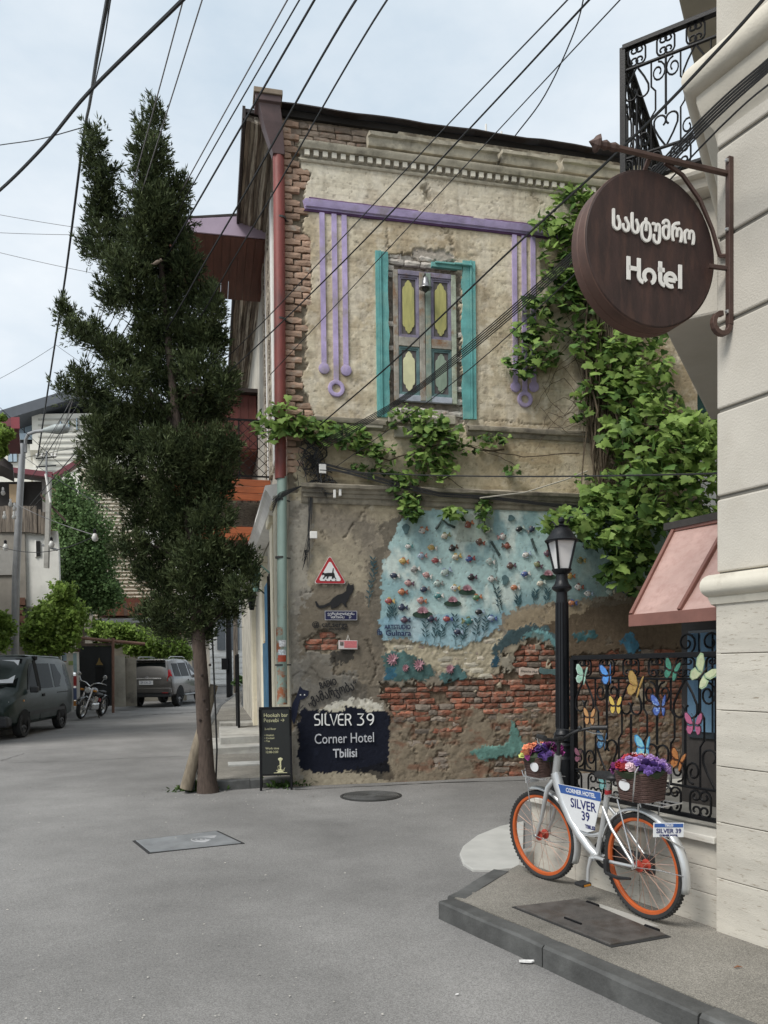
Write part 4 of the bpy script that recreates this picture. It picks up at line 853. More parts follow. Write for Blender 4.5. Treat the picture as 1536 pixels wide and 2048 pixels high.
wtext('Corner Hotel', 689, 1476, 20, greyp, 120); wtext_bold('Tbilisi', 690, 1506, 17, greyp, 48, b=.8)
wtext_bold('RADIO', 656, 1367, 13, blackp, 34, rot=-14, b=.7); wtext_bold('„გამარჯობა“', 665, 1387, 27, blackp, 104, rot=-17, b=.8)
wtext_bold('@ cat.serga', 660, 1250, 13, blackp, 71, rot=1, b=.5); wtext('~ souvenirs', 672, 1257.5, 6.5, blackp, 46)
wtext_bold('ARTSTUDIO', 795, 1254, 9, navyp, 54, b=.5); wtext_bold('Gulnara', 797, 1266, 11, navyp, 52, b=.6); wtext_bold('fb', 759, 1264, 12, navyp, 10, b=.5)
# painted cats (flat paint shapes)
def wpoly(name, pts, m, out=.014):
    P = [wpt(x, y, out) for x, y in pts]; b = MB(); b.prism([(p.x, p.z) for p in P], -out, -out + .004, 'y'); return b.build(name, m, house)
wpoly('painted_cat', [(692, 1182), (693, 1175), (697, 1165), (700, 1170), (704, 1170), (707, 1167), (708, 1178), (705, 1185), (700, 1191), (697, 1200), (692, 1206), (694, 1214), (691, 1214), (685, 1206), (681, 1207), (678, 1212), (672, 1215), (662, 1218), (662, 1210), (650, 1215), (640, 1217), (633, 1213), (630, 1203), (633, 1202), (638, 1211), (648, 1210), (660, 1204), (666, 1196), (675, 1190), (685, 1187)], blackp)
wpoly('painted_cat', [(595, 1386), (600, 1372), (606, 1379), (618, 1382), (616, 1391), (608, 1398), (600, 1400), (597, 1413), (594, 1430), (588, 1450), (584, 1440), (581, 1425), (586, 1405), (592, 1394)], mat('navy_cat_paint', (.008, .012, .035), .8, .2, 20, 0))
for x in (601, 609): wpoly('painted_eye', [(x - 2, 1390), (x, 1388), (x + 2, 1390), (x, 1391)], whitep, .018)
# painted water plants along the foot of the mural
plantp = mat('dark_teal_plant_paint', (.035, .085, .10), .85, .3, 12, 0)
def leafblade(b, x, y, a, l, w, out):
    c, s = math.cos(rad(a)), math.sin(rad(a)); P = [wpt(x + l * t_ * c - w * o_ * s, y - l * t_ * s - w * o_ * c, out) for t_, o_ in ((0, 0), (.45, .5), (1, 0), (.45, -.5))]
    b.prism([(p.x, p.z) for p in P], -out, -out + .004, 'y')
for i, (x, y0, h, lean) in enumerate(((850, 1290, 52, 2), (866, 1288, 44, 8), (878, 1284, 30, 10), (912, 1294, 60, -2), (924, 1290, 34, 6), (952, 1282, 42, 3), (966, 1272, 34, 8), (776, 1244, 26, 6), (790, 1240, 22, -4), (1000, 1226, 46, -6), (1068, 1205, 22, 3), (1092, 1208, 26, 4), (1035, 1216, 18, 2), (1250, 1196, 28, 2), (735, 1215, 60, 10), (750, 1160, 40, -4))):
    b = MB(); out = .014 + .0007 * (i % 3); rr = random.Random(i)
    st = [(x + lean * t_ + 2 * math.sin(t_ * 5 + i), y0 - h * t_) for t_ in np.linspace(0, 1, 6)]
    pts = [wpt(*q, out) for q in st]; stroke(b, [(p.x, p.z) for p in pts], .007, -out, .003)
    for t_ in np.linspace(.3, 1, 5):
        for sg in (-1, 1): leafblade(b, x + lean * t_, y0 - h * t_, 90 + sg * rr.uniform(25, 60), rr.uniform(9, 14), rr.uniform(2.2, 3.4), out + .0012)
    b.build('painted_plant', plantp, house)
# ---- things fixed to the wall
# triangular cat sign
c0 = wpt(660, 1144, .03); t = thing('warning_sign', 'red bordered white triangular sign with a walking black cat', 'sign', HM @ T(c0))
def rtri(r, k=4):
    P = [];  R_ = r
    for a in (90, 210, 330):
        cx, cz = (R_) * math.cos(rad(a)), R_ * math.sin(rad(a)); P += [(cx + .022 * math.cos(rad(a - 60 + 120 * i / k)), cz + .022 * math.sin(rad(a - 60 + 120 * i / k))) for i in range(k + 1)]
    return P
redr = mat('sign_red', (.42, .022, .03), .4, .08); whs = mat('sign_white', (.78, .78, .77), .4, .03, bump=0); bls = mat('sign_black', (.01, .01, .01), .5, 0, bump=0)
dz = -.03
for nm, r, y, m in (('backing', .222, 0., whs), ('red_border', .212, -.0035, redr), ('white_field', .148, -.007, whs)):
    b = MB(); b.prism([(x, z + dz) for x, z in rtri(r)], y - .003, y, 'y'); b.build(nm, m, t)
k = .00706
cat = [(-17, 2), (-15, 5), (-11, 3), (-4, 4), (4, 4), (6, 14), (7.5, 14), (7, 5), (9, 2), (10, -4), (13, -9), (11, -9), (8, -5), (6, -8), (3, -8), (4, -3), (-3, -3), (-5, -8), (-8, -8), (-6, -3), (-10, -4), (-14, -9), (-16, -8), (-12, -3), (-13, 0), (-17, -1)]
b = MB(); b.prism([(x * k * .95, z * k * .95 + dz - .01) for x, z in cat], -.014, -.0105, 'y')
for x in (-9, 1, 11): b.prism([(x * k + .011 * math.cos(a) , -12.4 * k + .008 * math.sin(a) + dz) for a in np.linspace(0, 5.2, 6)], -.014, -.0105, 'y')
b.build('cat_symbol', bls, t)
# street name plate
c0 = wpt(682, 1231, .03); t = thing('street_sign', 'small dark blue street name plate with white lettering under the painted cat', 'sign', HM @ T(c0))
nvb = mat('sign_navy', (.012, .014, .06), .4, .1); w, h = .232, .068
b = MB(); b.box((-w, -.004, -h), (w, .004, h)); b.build('plate', nvb, t, bevel=.003)
b = MB()
for a, c in (((-w + .004, -h + .004), (w - .004, -h + .008)), ((-w + .004, h - .008), (w - .004, h - .004)), ((-w + .004, -h + .0085), (-w + .008, h - .0085)), ((w - .008, -h + .0085), (w - .004, h - .0085))): b.box((a[0], -.006, a[1]), (c[0], -.0035, c[1]))
b.build('border', whs, t)
for tx, x, z, s in (('ვერცხლის', -.05, .022, .052), ('ქუჩა', .14, .022, .045), ('VERTSKHLI', -.05, -.028, .040), ('ST', .13, -.028, .036)): text_mesh(tx, s, T(x, -.0055, z) @ UP, whs, 'lettering', t, .0015)
# little pink board on a string
c0 = wpt(696, 1290, .04); t = thing('hanging_board', 'small pink and white notice board hanging by a string', 'board', HM @ T(c0) @ roty(1))
b = MB(); b.box((-.135, -.006, -.06), (.135, .006, .065)); b.build('board', mat('board_white', (.62, .56, .54), .6, .1, 20), t, bevel=.004)
b = MB(); b.box((-.055, -.009, -.04), (.125, -.0055, .05)); b.box((-.125, -.009, .05), (.125, -.0055, .058)); b.build('pink_print', mat('board_pink', (.55, .16, .17), .6, .15, 60), t)
b = MB(); b.box((-.115, -.009, -.01), (-.065, -.0055, .04)); b.build('dark_print', mat('board_dark', (.12, .10, .09), .6, .4, 60), t)
b = MB(); b.tube([(-.02, 0, .06), (0, .01, .14), (.025, 0, .06)], .004, 5); b.build('string', white_paint, t)
# wooden fish shaped signboard reading a name, with a bone shaped stick
c0 = wpt(1058, 1343, .03); t = thing('signboard', 'small pale wavy wooden signboard with dark script on the brickwork', 'sign', HM @ T(c0) @ roty(2))
pl = [(-.16, -.05), (-.15, .05), (-.10, .065), (-.04, .05), (.03, .055), (.10, .04), (.15, .05), (.14, 0), (.16, -.04), (.10, -.03), (.03, -.055), (-.06, -.045), (-.13, -.075)]
b = MB(); b.prism(pl, -.012, .012, 'y'); b.build('board', mat('pale_wood', (.55, .45, .38), .7, .15, 8), t, bevel=.004)
text_mesh('Empulse Hub', .05, T(-.005, -.0125, .0) @ roty(2) @ UP, bls, 'lettering', t, .0012, shear=.3)
b = MB(); b.prism([(.15, .02), (.18, .07), (.24, .05), (.34, .04), (.42, .05), (.46, .01), (.42, -.05), (.34, -.03), (.24, -.04), (.17, -.02)], -.006, .014, 'y'); b.build('backing_fish', mat('teal_wood', (.09, .15, .15), .8, .2, 8), t, bevel=.004)
# ---- ceramic fish
def fish_meshes():
    b = MB()
    def fn(u, v):
        a = 2 * math.pi * u; s = math.sin(math.pi * v); x = (v - .45) * .15; h = .052 * s ** .8 * (1.1 - .25 * v)
        return (x, -.030 * s * (1 if math.sin(a) < 0 else .25) * abs(math.sin(a)) + .004, h * math.cos(a)) if s > .01 else (x, 0.004, 0)
    b.grid(fn, 12, 8, wrap=True)
    tail = MB(); tail.prism([(.06, 0), (.10, .042), (.115, .03), (.10, 0), (.115, -.032), (.098, -.042)], -.012, .006, 'y')
    fin = MB(); fin.prism([(-.02, .045), (.0, .068), (.035, .058), (.04, .035)], -.012, .006, 'y'); fin2 = MB(); fin2.prism([(-.01, -.042), (.02, -.064), (.03, -.04)], -.012, .006, 'y')
    eye = MB(); eye.lathe([(.011, 0), (.010, .006), (0, .010)], 8, 0, T(-.038, -.018, .014) @ rotx(90))
    return b, tail, fin, eye, fin2
FM = fish_meshes()
pal = {'yellow': (.62, .40, .05), 'red': (.42, .05, .045), 'white': (.66, .62, .56), 'blue': (.05, .10, .34), 'navy': (.03, .045, .10), 'teal': (.04, .24, .24), 'green': (.10, .26, .10), 'orange': (.55, .16, .03), 'rust': (.33, .07, .03), 'grey': (.27, .26, .24), 'pink': (.52, .24, .22), 'black': (.02, .022, .024), 'mint': (.40, .52, .46), 'olive': (.22, .24, .09), 'cream': (.58, .52, .38), 'brown': (.14, .07, .045), 'sky': (.30, .42, .55), 'plum': (.13, .06, .10)}
def glaze(c): q = sum(pal[c]) / 3; return mat('glaze_' + c, tuple(.72 * v + .28 * q for v in pal[c]), .45, .45, 38, .35, 60, coat=.15, patch=((.05, .06, .06), 26, .56, .7))
FISH = [  # pixel x, y, body, fins, faces, tilt, label
 (844, 1061, 'white', 'orange', 1, 20, 'white ceramic fish with orange fins, top left of mural above the yellow one'),
 (889, 1072, 'cream', 'olive', 1, 15, 'cream and olive ceramic fish beside the painted vee twig'),
 (936, 1050, 'rust', 'orange', 1, 30, 'round rust orange ceramic fish hung highest near the ledge'),
 (974, 1060, 'white', 'mint', 1, 10, 'pale mint and white ceramic fish half under the hanging leaves'),
 (816, 1093, 'white', 'teal', 1, 5, 'tiny white ceramic fish in a blue ring, highest at the mural edge'),
 (862, 1095, 'yellow', 'white', 1, -5, 'white and yellow ceramic fish in second row between grey leaf shapes'),
 (904, 1097, 'black', 'brown', 1, 20, 'black round ceramic fish on a dark leaf in the second row'),
 (958, 1084, 'brown', 'rust', 1, -10, 'brown and rust ceramic fish under the round orange one'),
 (1006, 1073, 'white', 'pink', -1, 10, 'white ceramic fish with pink fin beside the leafy stem'),
 (1015, 1092, 'rust', 'brown', -1, -5, 'rust red ceramic fish hanging just below a vine leaf'),
 (1038, 1058, 'black', 'mint', 1, 20, 'black ceramic fish with mint fins under vine leaves near lamp'),
 (1064, 1058, 'navy', 'grey', -1, 30, 'slate blue ceramic fish high up beside the lamp finial'),
 (842, 1112, 'sky', 'pink', 1, 5, 'sky blue ceramic fish with pink fins above the red fish'),
 (805, 1122, 'yellow', 'orange', 1, -5, 'bright yellow ceramic fish at the left edge of mural'),
 (870, 1121, 'red', 'white', 1, 0, 'red ceramic fish with white fins in the third row'),
 (911, 1114, 'cream', 'yellow', 1, 15, 'cream ceramic fish with yellow fins in the third row'),
 (938, 1118, 'blue', 'red', 1, 10, 'blue ceramic fish with red fins in the third row'),
 (978, 1123, 'mint', 'white', 1, -5, 'mint green ceramic fish with white fins in the third row'),
 (1020, 1132, 'brown', 'plum', 1, 10, 'dark brown ceramic fish right of the painted twig'),
 (1051, 1110, 'white', 'sky', 1, 20, 'white ceramic fish with sky blue fins left of lantern'),
 (1094, 1107, 'plum', 'rust', 1, -10, 'plum ceramic fish partly hidden behind the lantern'),
 (828, 1139, 'grey', 'white', 1, 10, 'grey striped ceramic fish just below the yellow one'),
 (787, 1151, 'navy', 'white', 1, 0, 'navy ceramic fish with white fins at the left mural edge'),
 (852, 1150, 'pink', 'white', 1, -15, 'pale pink ceramic fish in the middle of fourth row'),
 (889, 1145, 'mint', 'sky', 1, 25, 'large mint ceramic fish tilted upward in the fourth row'),
 (942, 1155, 'black', 'plum', 1, 5, 'black and plum ceramic fish in the fourth row'),
 (982, 1158, 'white', 'grey', 1, 0, 'white and grey ceramic fish in the fourth row'),
 (1049, 1148, 'blue', 'white', 1, 10, 'cobalt blue ceramic fish with white fins left of lamp post'),
 (1074, 1129, 'olive', 'plum', 1, -20, 'olive ceramic fish touching the lantern glass edge'),
 (816, 1166, 'pink', 'plum', 1, -5, 'dusty pink ceramic fish with plum fins in the fifth row'),
 (874, 1167, 'mint', 'grey', 1, 5, 'speckled mint and grey ceramic fish in the fifth row'),
 (908, 1176, 'white', 'yellow', 1, 0, 'white ceramic fish with yellow fins beside the water lily'),
 (1028, 1175, 'orange', 'white', 1, 5, 'orange ceramic fish with white fins between grey shapes'),
 (1080, 1167, 'cream', 'mint', 1, 15, 'cream ceramic fish with mint fins below the dark lily pad'),
 (803, 1184, 'orange', 'rust', 1, 0, 'orange and rust ceramic fish above the pink yellow one'),
 (847, 1179, 'navy', 'grey', 1, 10, 'painted looking navy ceramic fish in the sixth row'),
 (875, 1192, 'teal', 'white', 1, 5, 'teal ceramic fish with white fins in the sixth row'),
 (952, 1195, 'green', 'orange', 1, 10, 'green ceramic fish with orange fins in the sixth row'),
 (777, 1202, 'red', 'yellow', 1, 0, 'red ceramic fish with yellow tail at the left mural edge'),
 (841, 1201, 'pink', 'orange', 1, -5, 'pink ceramic fish with orange fins above a water lily'),
 (803, 1215, 'navy', 'navy', 1, 0, 'all navy ceramic fish above the painted studio name'),
 (957, 1224, 'black', 'sky', 1, 5, 'black ceramic fish with sky blue fins near the tall painted stem'),
 (808, 1240, 'plum', 'navy', 1, 0, 'plum ceramic fish directly above the studio name lettering'),
 (861, 1238, 'navy', 'plum', 1, 0, 'dark slate ceramic fish among painted water plants'),
 (893, 1238, 'red', 'blue', 1, 0, 'red ceramic fish with blue fins among painted water plants'),
 (938, 1242, 'teal', 'olive', -1, 0, 'large round teal ceramic fish among painted water plants'),
 (982, 1237, 'sky', 'blue', 1, 0, 'sky blue ceramic fish with blue fins at lower mural edge'),
 (914, 1264, 'navy', 'sky', 1, 0, 'spiky navy ceramic fish at the very foot of the mural'),
 (1172, 1093, 'black', 'teal', 1, 0, 'black ceramic fish with teal fins right of the lantern'),
 (1160, 1121, 'olive', 'yellow', 1, 0, 'olive and yellow ceramic fish right of the lantern'),
 (1139, 1152, 'yellow', 'orange', 1, 0, 'yellow orange ceramic fish half behind the lamp post'),
 (1206, 1157, 'grey', 'olive', 1, 0, 'grey olive ceramic fish under the vine right of lamp'),
 (1156, 1174, 'white', 'rust', 1, 0, 'white ceramic fish with rust fins right of lamp post'),
 (1175, 1187, 'white', 'sky', 1, 0, 'white and sky ceramic fish beside painted weed right of lamp'),
 (1218, 1183, 'mint', 'cream', 1, 0, 'mint and cream ceramic fish farthest right on the mural'),
 (1143, 1206, 'orange', 'blue', 1, 0, 'orange ceramic fish with blue fins, lowest right of lamp post'),
]
fcache = {}
def fish(px, py, c1, c2, face, tilt, label, sc=1.):
    t = thing('ceramic_fish', label, 'fish', HM @ T(wpt(px, py, .02)) @ roty(-tilt) @ Matrix.Diagonal((face * .84 * sc, .9, .84 * sc, 1)), 'ceramic fish on the mural')
    for nm, mb, c in (('body', FM[0], c1), ('tail', FM[1], c2), ('dorsal_fin', FM[2], c2), ('belly_fin', FM[4], c2), ('eye', FM[3], 'white' if c1 != 'white' else 'black')):
        if (nm, c) not in fcache: fcache[nm, c] = mb.mesh(nm, glaze(c), 50)
        inst(nm, fcache[nm, c], t)
for f_ in FISH: fish(*f_[:7], sc=1.25 if 'large' in f_[6] else (.8 if 'tiny' in f_[6] else 1.))
# water lilies and odd relief pieces
padm = mat('lily_pad_glaze', (.03, .06, .04), .5, .2, 12); petm = mat('lily_petal_glaze', (.46, .25, .29), .5, .25, 12)
def lily(px, py, s, pad, label):
    t = thing('water_lily', label, 'ceramic flower', HM @ T(wpt(px, py, .012)), 'ceramic water lilies')
    if pad: b = MB(); b.prism([(.13 * s * math.cos(a), -.03 + .045 * s * math.sin(a)) for a in np.linspace(0, 6.0, 14)], -.012, .006, 'y'); b.build('pad', padm, t)
    b = MB()
    for ring, n, l in ((0, 11, .085), (1, 9, .06), (2, 6, .035)):
        for k in range(n):
            a = 20 + 320 * k / n + ring * 17 if not pad else 10 + 160 * k / (n - 1); c, q = math.cos(rad(a)), math.sin(rad(a)); L_ = l * s; w = .017 * s; o_ = -.014 - .012 * ring
            b.add([(0, o_ + .01, 0), (c * L_ * .5 - q * w, o_ - .006, (q * L_ * .5 + c * w)), (c * L_, o_ + .002, q * L_), (c * L_ * .5 + q * w, o_ - .006, (q * L_ * .5 - c * w)), (c * L_ * .5, o_ + .012, q * L_ * .5)], [(0, 1, 2, 3), (0, 4, 1), (1, 4, 2), (2, 4, 3), (3, 4, 0)])
    b.build('petals', petm, t)
for a in ((934, 1180, 1., 1, 'pink ceramic water lily on a dark pad in the middle of mural'), (905, 1203, 1., 1, 'pink ceramic water lily on dark pad left of the green fish'), (845, 1225, 1.15, 1, 'pink ceramic water lily on dark pad, low left on mural'), (1096, 1150, 1., 1, 'brownish ceramic water lily on dark pad beside the lamp post'),
          (785, 1319, 1.15, 0, 'largest pink ceramic lily flower on the teal plaster patch'), (838, 1330, 1.1, 0, 'second large pink ceramic lily flower on teal plaster'), (811, 1336, .7, 0, 'smallest pink ceramic lily flower between two bigger ones'), (900, 1338, .9, 0, 'lone pink ceramic lily flower above the red brick')): lily(*a)
dkg = mat('dark_relief_glaze', (.05, .075, .07), .6, .3, 14)
def relief(name, pts, label, cat, w=.03):
    c = wpt(*pts[len(pts) // 2], .02); P = [wpt(x, y, .02) - c for x, y in pts]; b = MB(); b.tube([(p.x, -.004, p.z) for p in P], [w * .5] + [w * .38] * (len(P) - 2) + [w * .5] if len(P) > 2 else w * .4, 6); o = b.build(name, dkg, M=HM @ T(c), smooth=60); tag(o, label, cat)
relief('clay_twig', [(872, 1058), (880, 1046), (884, 1038), (895, 1048), (910, 1055)], 'vee shaped dark clay twig at the top of the mural', 'relief', .04); relief('clay_bone', [(982, 1083), (990, 1096), (999, 1111)], 'dark clay bone leaning on mural left of lamp', 'relief', .045); relief('clay_bone', [(1063, 1077), (1067, 1090), (1072, 1102)], 'smaller dark clay bone close to the lantern', 'relief', .045)
relief('clay_bud_sprig', [(986, 1168), (990, 1182), (1000, 1200), (1004, 1220)], 'thin dark clay stem with bud in the mural middle', 'relief', .014)
for i, (x, y, lab) in enumerate(((812, 1058, 'faded dark leaf shaped clay piece at top left of mural'), (1010, 1160, 'grey teal clay leaf beside the orange fish'), (1022, 1036, 'small dark clay disc under the ledge'))):
    b = MB(); b.prism([(.05 * math.cos(a) * (1 + .3 * math.sin(3 * a + i)), .075 * math.sin(a) * (1 if i < 2 else .6)) for a in np.linspace(0, 5.9, 14)], -.012, .006, 'y'); o = b.build('clay_leaf', mat('teal_relief', (.09, .16, .17), .7, .3, 14), M=HM @ T(wpt(x, y, .014))); tag(o, lab, 'relief')
# ---- Hookah bar board
fp = [ground(520, 1581)]; wdir = Vector((1, .10, 0)).normalized(); wlen = .44
t = thing('sidewalk_board', 'black framed hookah bar notice board standing at the house corner', 'notice board', frame(Vector((fp[0].x, fp[0].y, .0)), wdir))
bb = mat('board_black', (.006, .007, .006), .5, .2, 10, .05); gold = mat('board_gold', (.52, .50, .30), .5, .1, 20, 0)
lean = rotx(-4)
b = MB(); b.box((.03, -.006, .24), (wlen - .03, .006, 1.12)); b.build('panel', bb, t, lean)
for nm, a, c in (('frame', (0, -.014, .0), (.03, .014, 1.15)), ('frame', (wlen - .03, -.014, .0), (wlen, .014, 1.15)), ('frame', (.031, -.014, 1.12), (wlen - .031, .014, 1.15)), ('frame', (.031, -.014, .215), (wlen - .031, .014, .24))): b = MB(); b.box(a, c); b.build(nm, iron, t, lean, bevel=.003)
b = MB(); b.box((0, .30, 0), (.03, .33, 1.1)); b.box((wlen - .03, .30, 0), (wlen, .33, 1.1)); b.build('back_leg', iron, t, rotx(11) @ T(0, -.12, 0))
for tx, z, s, x in (('Hookah bar', 1.035, .074, .06), ('Pesvebi →', .965, .074, .06), ('2-nd floor', .85, .042, .07), ('• Hookah', .765, .036, .07), ('• Cocktail', .725, .036, .07), ('• Tea', .685, .036, .07), ('Work time', .585, .044, .08), ('12:00-2:00', .535, .044, .08)):
    text_mesh(tx, s, lean @ T(x, -.0075, z) @ UP, gold, 'lettering', t, .001, align='LEFT', sx=.92)
b = MB(); b.lathe([(.0, .28), (.055, .282), (.055, .29), (.012, .292), (.009, .31), (.013, .34), (.009, .37), (.012, .41), (.03, .43), (.032, .445), (.01, .455), (0, .46)], 10, 0, Matrix.Diagonal((1, .1, 1, 1))); b.lathe([(.05, .258), (.03, .275), (.012, .29)], 10, 0, Matrix.Diagonal((1, .1, 1, 1)))
b.tube([(.01, 0, .36), (-.035, 0, .34), (-.03, 0, .30), (.04, 0, .285), (.06, 0, .32)], .004, 5); b.box((-.09, -.001, .248), (.09, .001, .256)); b.build('hookah_drawing', gold, t, lean @ T(.28, -.0105, .0))
# ================================================================== HOTEL (terrace frame: x<0 terrace, x>0 tall wall, y>0 inside)
trav = mat('travertine', (.50, .468, .405), .8, .12, 2.2, .35, 80, stretch=(1, 1, 5.5), patch=((.30, .26, .205), 16, .575, .66), rand=.06)
travc = mat('travertine_coping', (.56, .535, .48), .6, .12, 3, .2, 60, stretch=(1, 1, 5), patch=((.36, .32, .26), 5, .58, .75))
rend = mat('beige_render', (.49, .458, .40), .88, .09, 1.5, .3, 90, patch=((.42, .385, .325), 1.7, .5, .75)); rendj = mat('render_joint', (.16, .15, .13), .9, .1)
hotel = thing('hotel_building', 'beige rendered hotel corner with rounded mouldings and travertine base', 'building', TM)
A3 = rad(30); D3 = TMI.to_3x3() @ Vector((math.sin(A3), math.cos(A3), 0)); N3 = TMI.to_3x3() @ Vector((-math.cos(A3), math.sin(A3), 0))   # side face runs along D3, faces N3
XE = 6.5
# core volume
cz = [(0, 0), (XE, 0), (XE, 9), (D3.x * 9, D3.y * 9)]
b = MB(); b.prism([(.02 + 0, .03), (XE, .03), (XE, 9), (D3.x * 9 + .02, D3.y * 9)], .0, 12.5, 'z'); b.build('core', rend, hotel)
# travertine base blocks
LEDGE0, LEDGE1 = tuv(1440, 1195)[1], tuv(1440, 1150)[1]
rows = np.linspace(HSZ - .02, LEDGE0, 7)
for i in range(6):
    x = -.0 if i % 2 else -.0; first = True
    while x < 1.6:
        l = (.34 if (i % 2 and first) else .62); first = False; b = MB(); b.box((x + .002, -.035 + random.uniform(-.002, .002), rows[i] + .002), (min(x + l, 1.6) - .002, .03, rows[i + 1] - .002)); b.build('travertine_block', trav, hotel, bevel=.004); x += l
b = MB(); b.box((1.6, -.034, 0), (XE, .03, LEDGE0)); b.build('base_wall', trav, hotel)
b = MB(); b.box((-.0, -.03, HSZ), (.0285, 1.2, LEDGE0)); b.build('base_return', trav, hotel, M=Matrix())
# moulding swept round the corner: rolls along the front then along the side face
def sweep(name, prof, m, x1=XE, l3=3.0):
    """prof: (out, z)"""
    bis = (Vector((0, -1, 0)) + N3).normalized(); kx = 1 / bis.dot(Vector((0, -1, 0))); k = len(prof); v = []
    st = [(Vector((x1, 0, 0)), Vector((0, -1, 0)), 1.), (Vector((.0, 0, 0)), bis, kx), (D3 * l3, N3, 1.)]
    for p, d, s in st:
        for o_, z in prof: v.append((p.x + d.x * o_ * s, p.y + d.y * o_ * s, z))
    f = [(i * k + j, i * k + (j + 1) % k, (i + 1) * k + (j + 1) % k, (i + 1) * k + j) for i in range(2) for j in range(k)] + [tuple(range(k)), tuple(range(2 * k, 3 * k))]
    b = MB(); b.add(v, f); return b.build(name, m, hotel, smooth=40)
zl = (LEDGE0 + LEDGE1) / 2; rl = (LEDGE1 - LEDGE0) / 2
sweep('base_ledge', [(-.02, LEDGE0 - .04), (.045, LEDGE0 - .04), (.06, LEDGE0 - .005)] + [(.045 + rl * math.cos(rad(a)) * .9, zl + rl * math.sin(rad(a))) for a in range(-80, 91, 20)] + [(-.02, LEDGE1)], mat('ledge_render', (.62, .58, .49), .85, .1, 3, .15, 90, patch=((.42, .38, .31), 4, .56, .76)))
gzs = [LEDGE1 + .002] + sorted(tuv(x, y)[1] for x, y in ((1441, 997), (1440, 824), (1466, 640.6), (1469.7, 466), (1440.7, 302)))
tops = gzs + [gzs[-1] + .5]
for i in range(len(tops) - 1):
    b = MB(); b.box((-.004, -.022, tops[i] + .011), (XE, .03, tops[i + 1] - .011)); b.build('rendered_block', rend, hotel, bevel=.01)
b = MB(); b.box((.006, -.008, LEDGE1), (XE, .02, tops[-1])); b.build('joint_backing', rendj, hotel)
zm = tuv(1440, 118)[1] - .12
sweep('cornice', [(-.02, zm - .36), (.01, zm - .36), (.03, zm - .27), (.09, zm - .20), (.115, zm - .12), (.115, zm - .10)] + [(.115 + .075 * math.cos(rad(a)), zm + .0 + .085 * math.sin(rad(a))) for a in range(-90, 91, 18)] + [(-.02, zm + .085)], mat('cornice_render', (.58, .535, .45), .85, .12, 3, .2, 70, patch=((.40, .35, .28), 3, .56, .76)))
b = MB(); b.box((-.004, -.022, zm + .087), (XE, .03, 12.5)); b.build('upper_wall', rend, hotel)
# balcony on the side face
def loc3(s, o_, z): p = D3 * s + N3 * o_; return Vector((p.x, p.y, z))
def box3(name, s0, s1, o0, o1, z0, z1, m, parent=hotel, bevel=0):
    P = [loc3(s0, o0, 0), loc3(s1, o0, 0), loc3(s1, o1, 0), loc3(s0, o1, 0)]; b = MB(); b.prism([(p.x, p.y) for p in P], z0, z1, 'z'); return b.build(name, m, parent, bevel=bevel)
BS0, BS1, BO3 = 1.25, 4.2, .82
def pz(px, py, s, o_):  # height at which the pixel row meets the vertical line at (s,o)
    w = TM @ loc3(s, o_, 0); d = ray(px, py); return EYE + d[2] * (w.y / d[1])
bzr = pz(1252, 98, BS0, BO3); bz0 = bzr - 1.02
box3('balcony_slab', BS0 - .04, BS1, -.02, BO3 + .04, bz0 - .20, bz0 - .02, rend, bevel=.03)
box3('slab_nosing', BS0 - .10, BS1, -.02, BO3 + .10, bz0 - .13, bz0 - .07, rend, bevel=.03)
box3('bay_underside', BS0 + .1, 4.0, -.02, .56, bz0 - 1.05, bz0 - .2, rend, bevel=.02)
box3('upper_slab', BS0 + .3, 4.4, -.02, .58, bzr + .95, bzr + 1.25, mat('soffit_render', (.42, .38, .32), .85, .1, 2), bevel=.02)
# ironwork
def spiral(cx, cz_, r0, r1, a0, turns, n=16): return [(cx + (r0 + (r1 - r0) * i / n) * math.cos(rad(a0 + 360 * turns * i / n)), cz_ + (r0 + (r1 - r0) * i / n) * math.sin(rad(a0 + 360 * turns * i / n))) for i in range(n + 1)]
def cscroll(w, h):
    """upright C: two inward curls joined by a back"""
    r = h * .24; up_ = spiral(w * .25, h / 2 - r, r, r * .35, 180, -1.15, 12); lo = [(x, -z) for x, z in up_]
    return list(reversed(lo)) + up_
def heart(w, h):
    r = w * .26; a = spiral(-r * 1.0, h / 2 - r, r, r * .3, 0, .95, 12)
    left = [(0, -h / 2), (-w * .30, -h * .12), (-w * .47, h * .16), (-w * .48, h / 2 - r)] + [(-w * .24 - w * .24 * math.cos(rad(q)), h / 2 - r + r * math.sin(rad(q))) for q in range(20, 260, 24)]
    return left, [(-x, z) for x, z in left]
def iron_mesh(paths, r=.0075, n=5):
    b = MB()
    for p in paths: b.tube([(x, 0, z) for x, z in p], r, n)
    return b.mesh('scroll', iron, 60)
M_C = iron_mesh([cscroll(.1, .17)]); M_CR = iron_mesh([[(-x, z) for x, z in cscroll(.1, .17)]]); M_H = iron_mesh([heart(.17, .25)[0]]); M_H2 = iron_mesh([heart(.17, .25)[1]])
M_HU = iron_mesh([[(x, -z) for x, z in heart(.17, .25)[0]]]); M_HU2 = iron_mesh([[(x, -z) for x, z in heart(.17, .25)[1]]])
M_RING = iron_mesh([arc(0, 0, .055, 0, 360, 16)]); M_S = iron_mesh([spiral(0, .09, .075, .02, -90, 1.4, 18) , ]); M_S2 = iron_mesh([[(-x, z) for x, z in spiral(0, .09, .075, .02, -90, 1.4, 18)]])
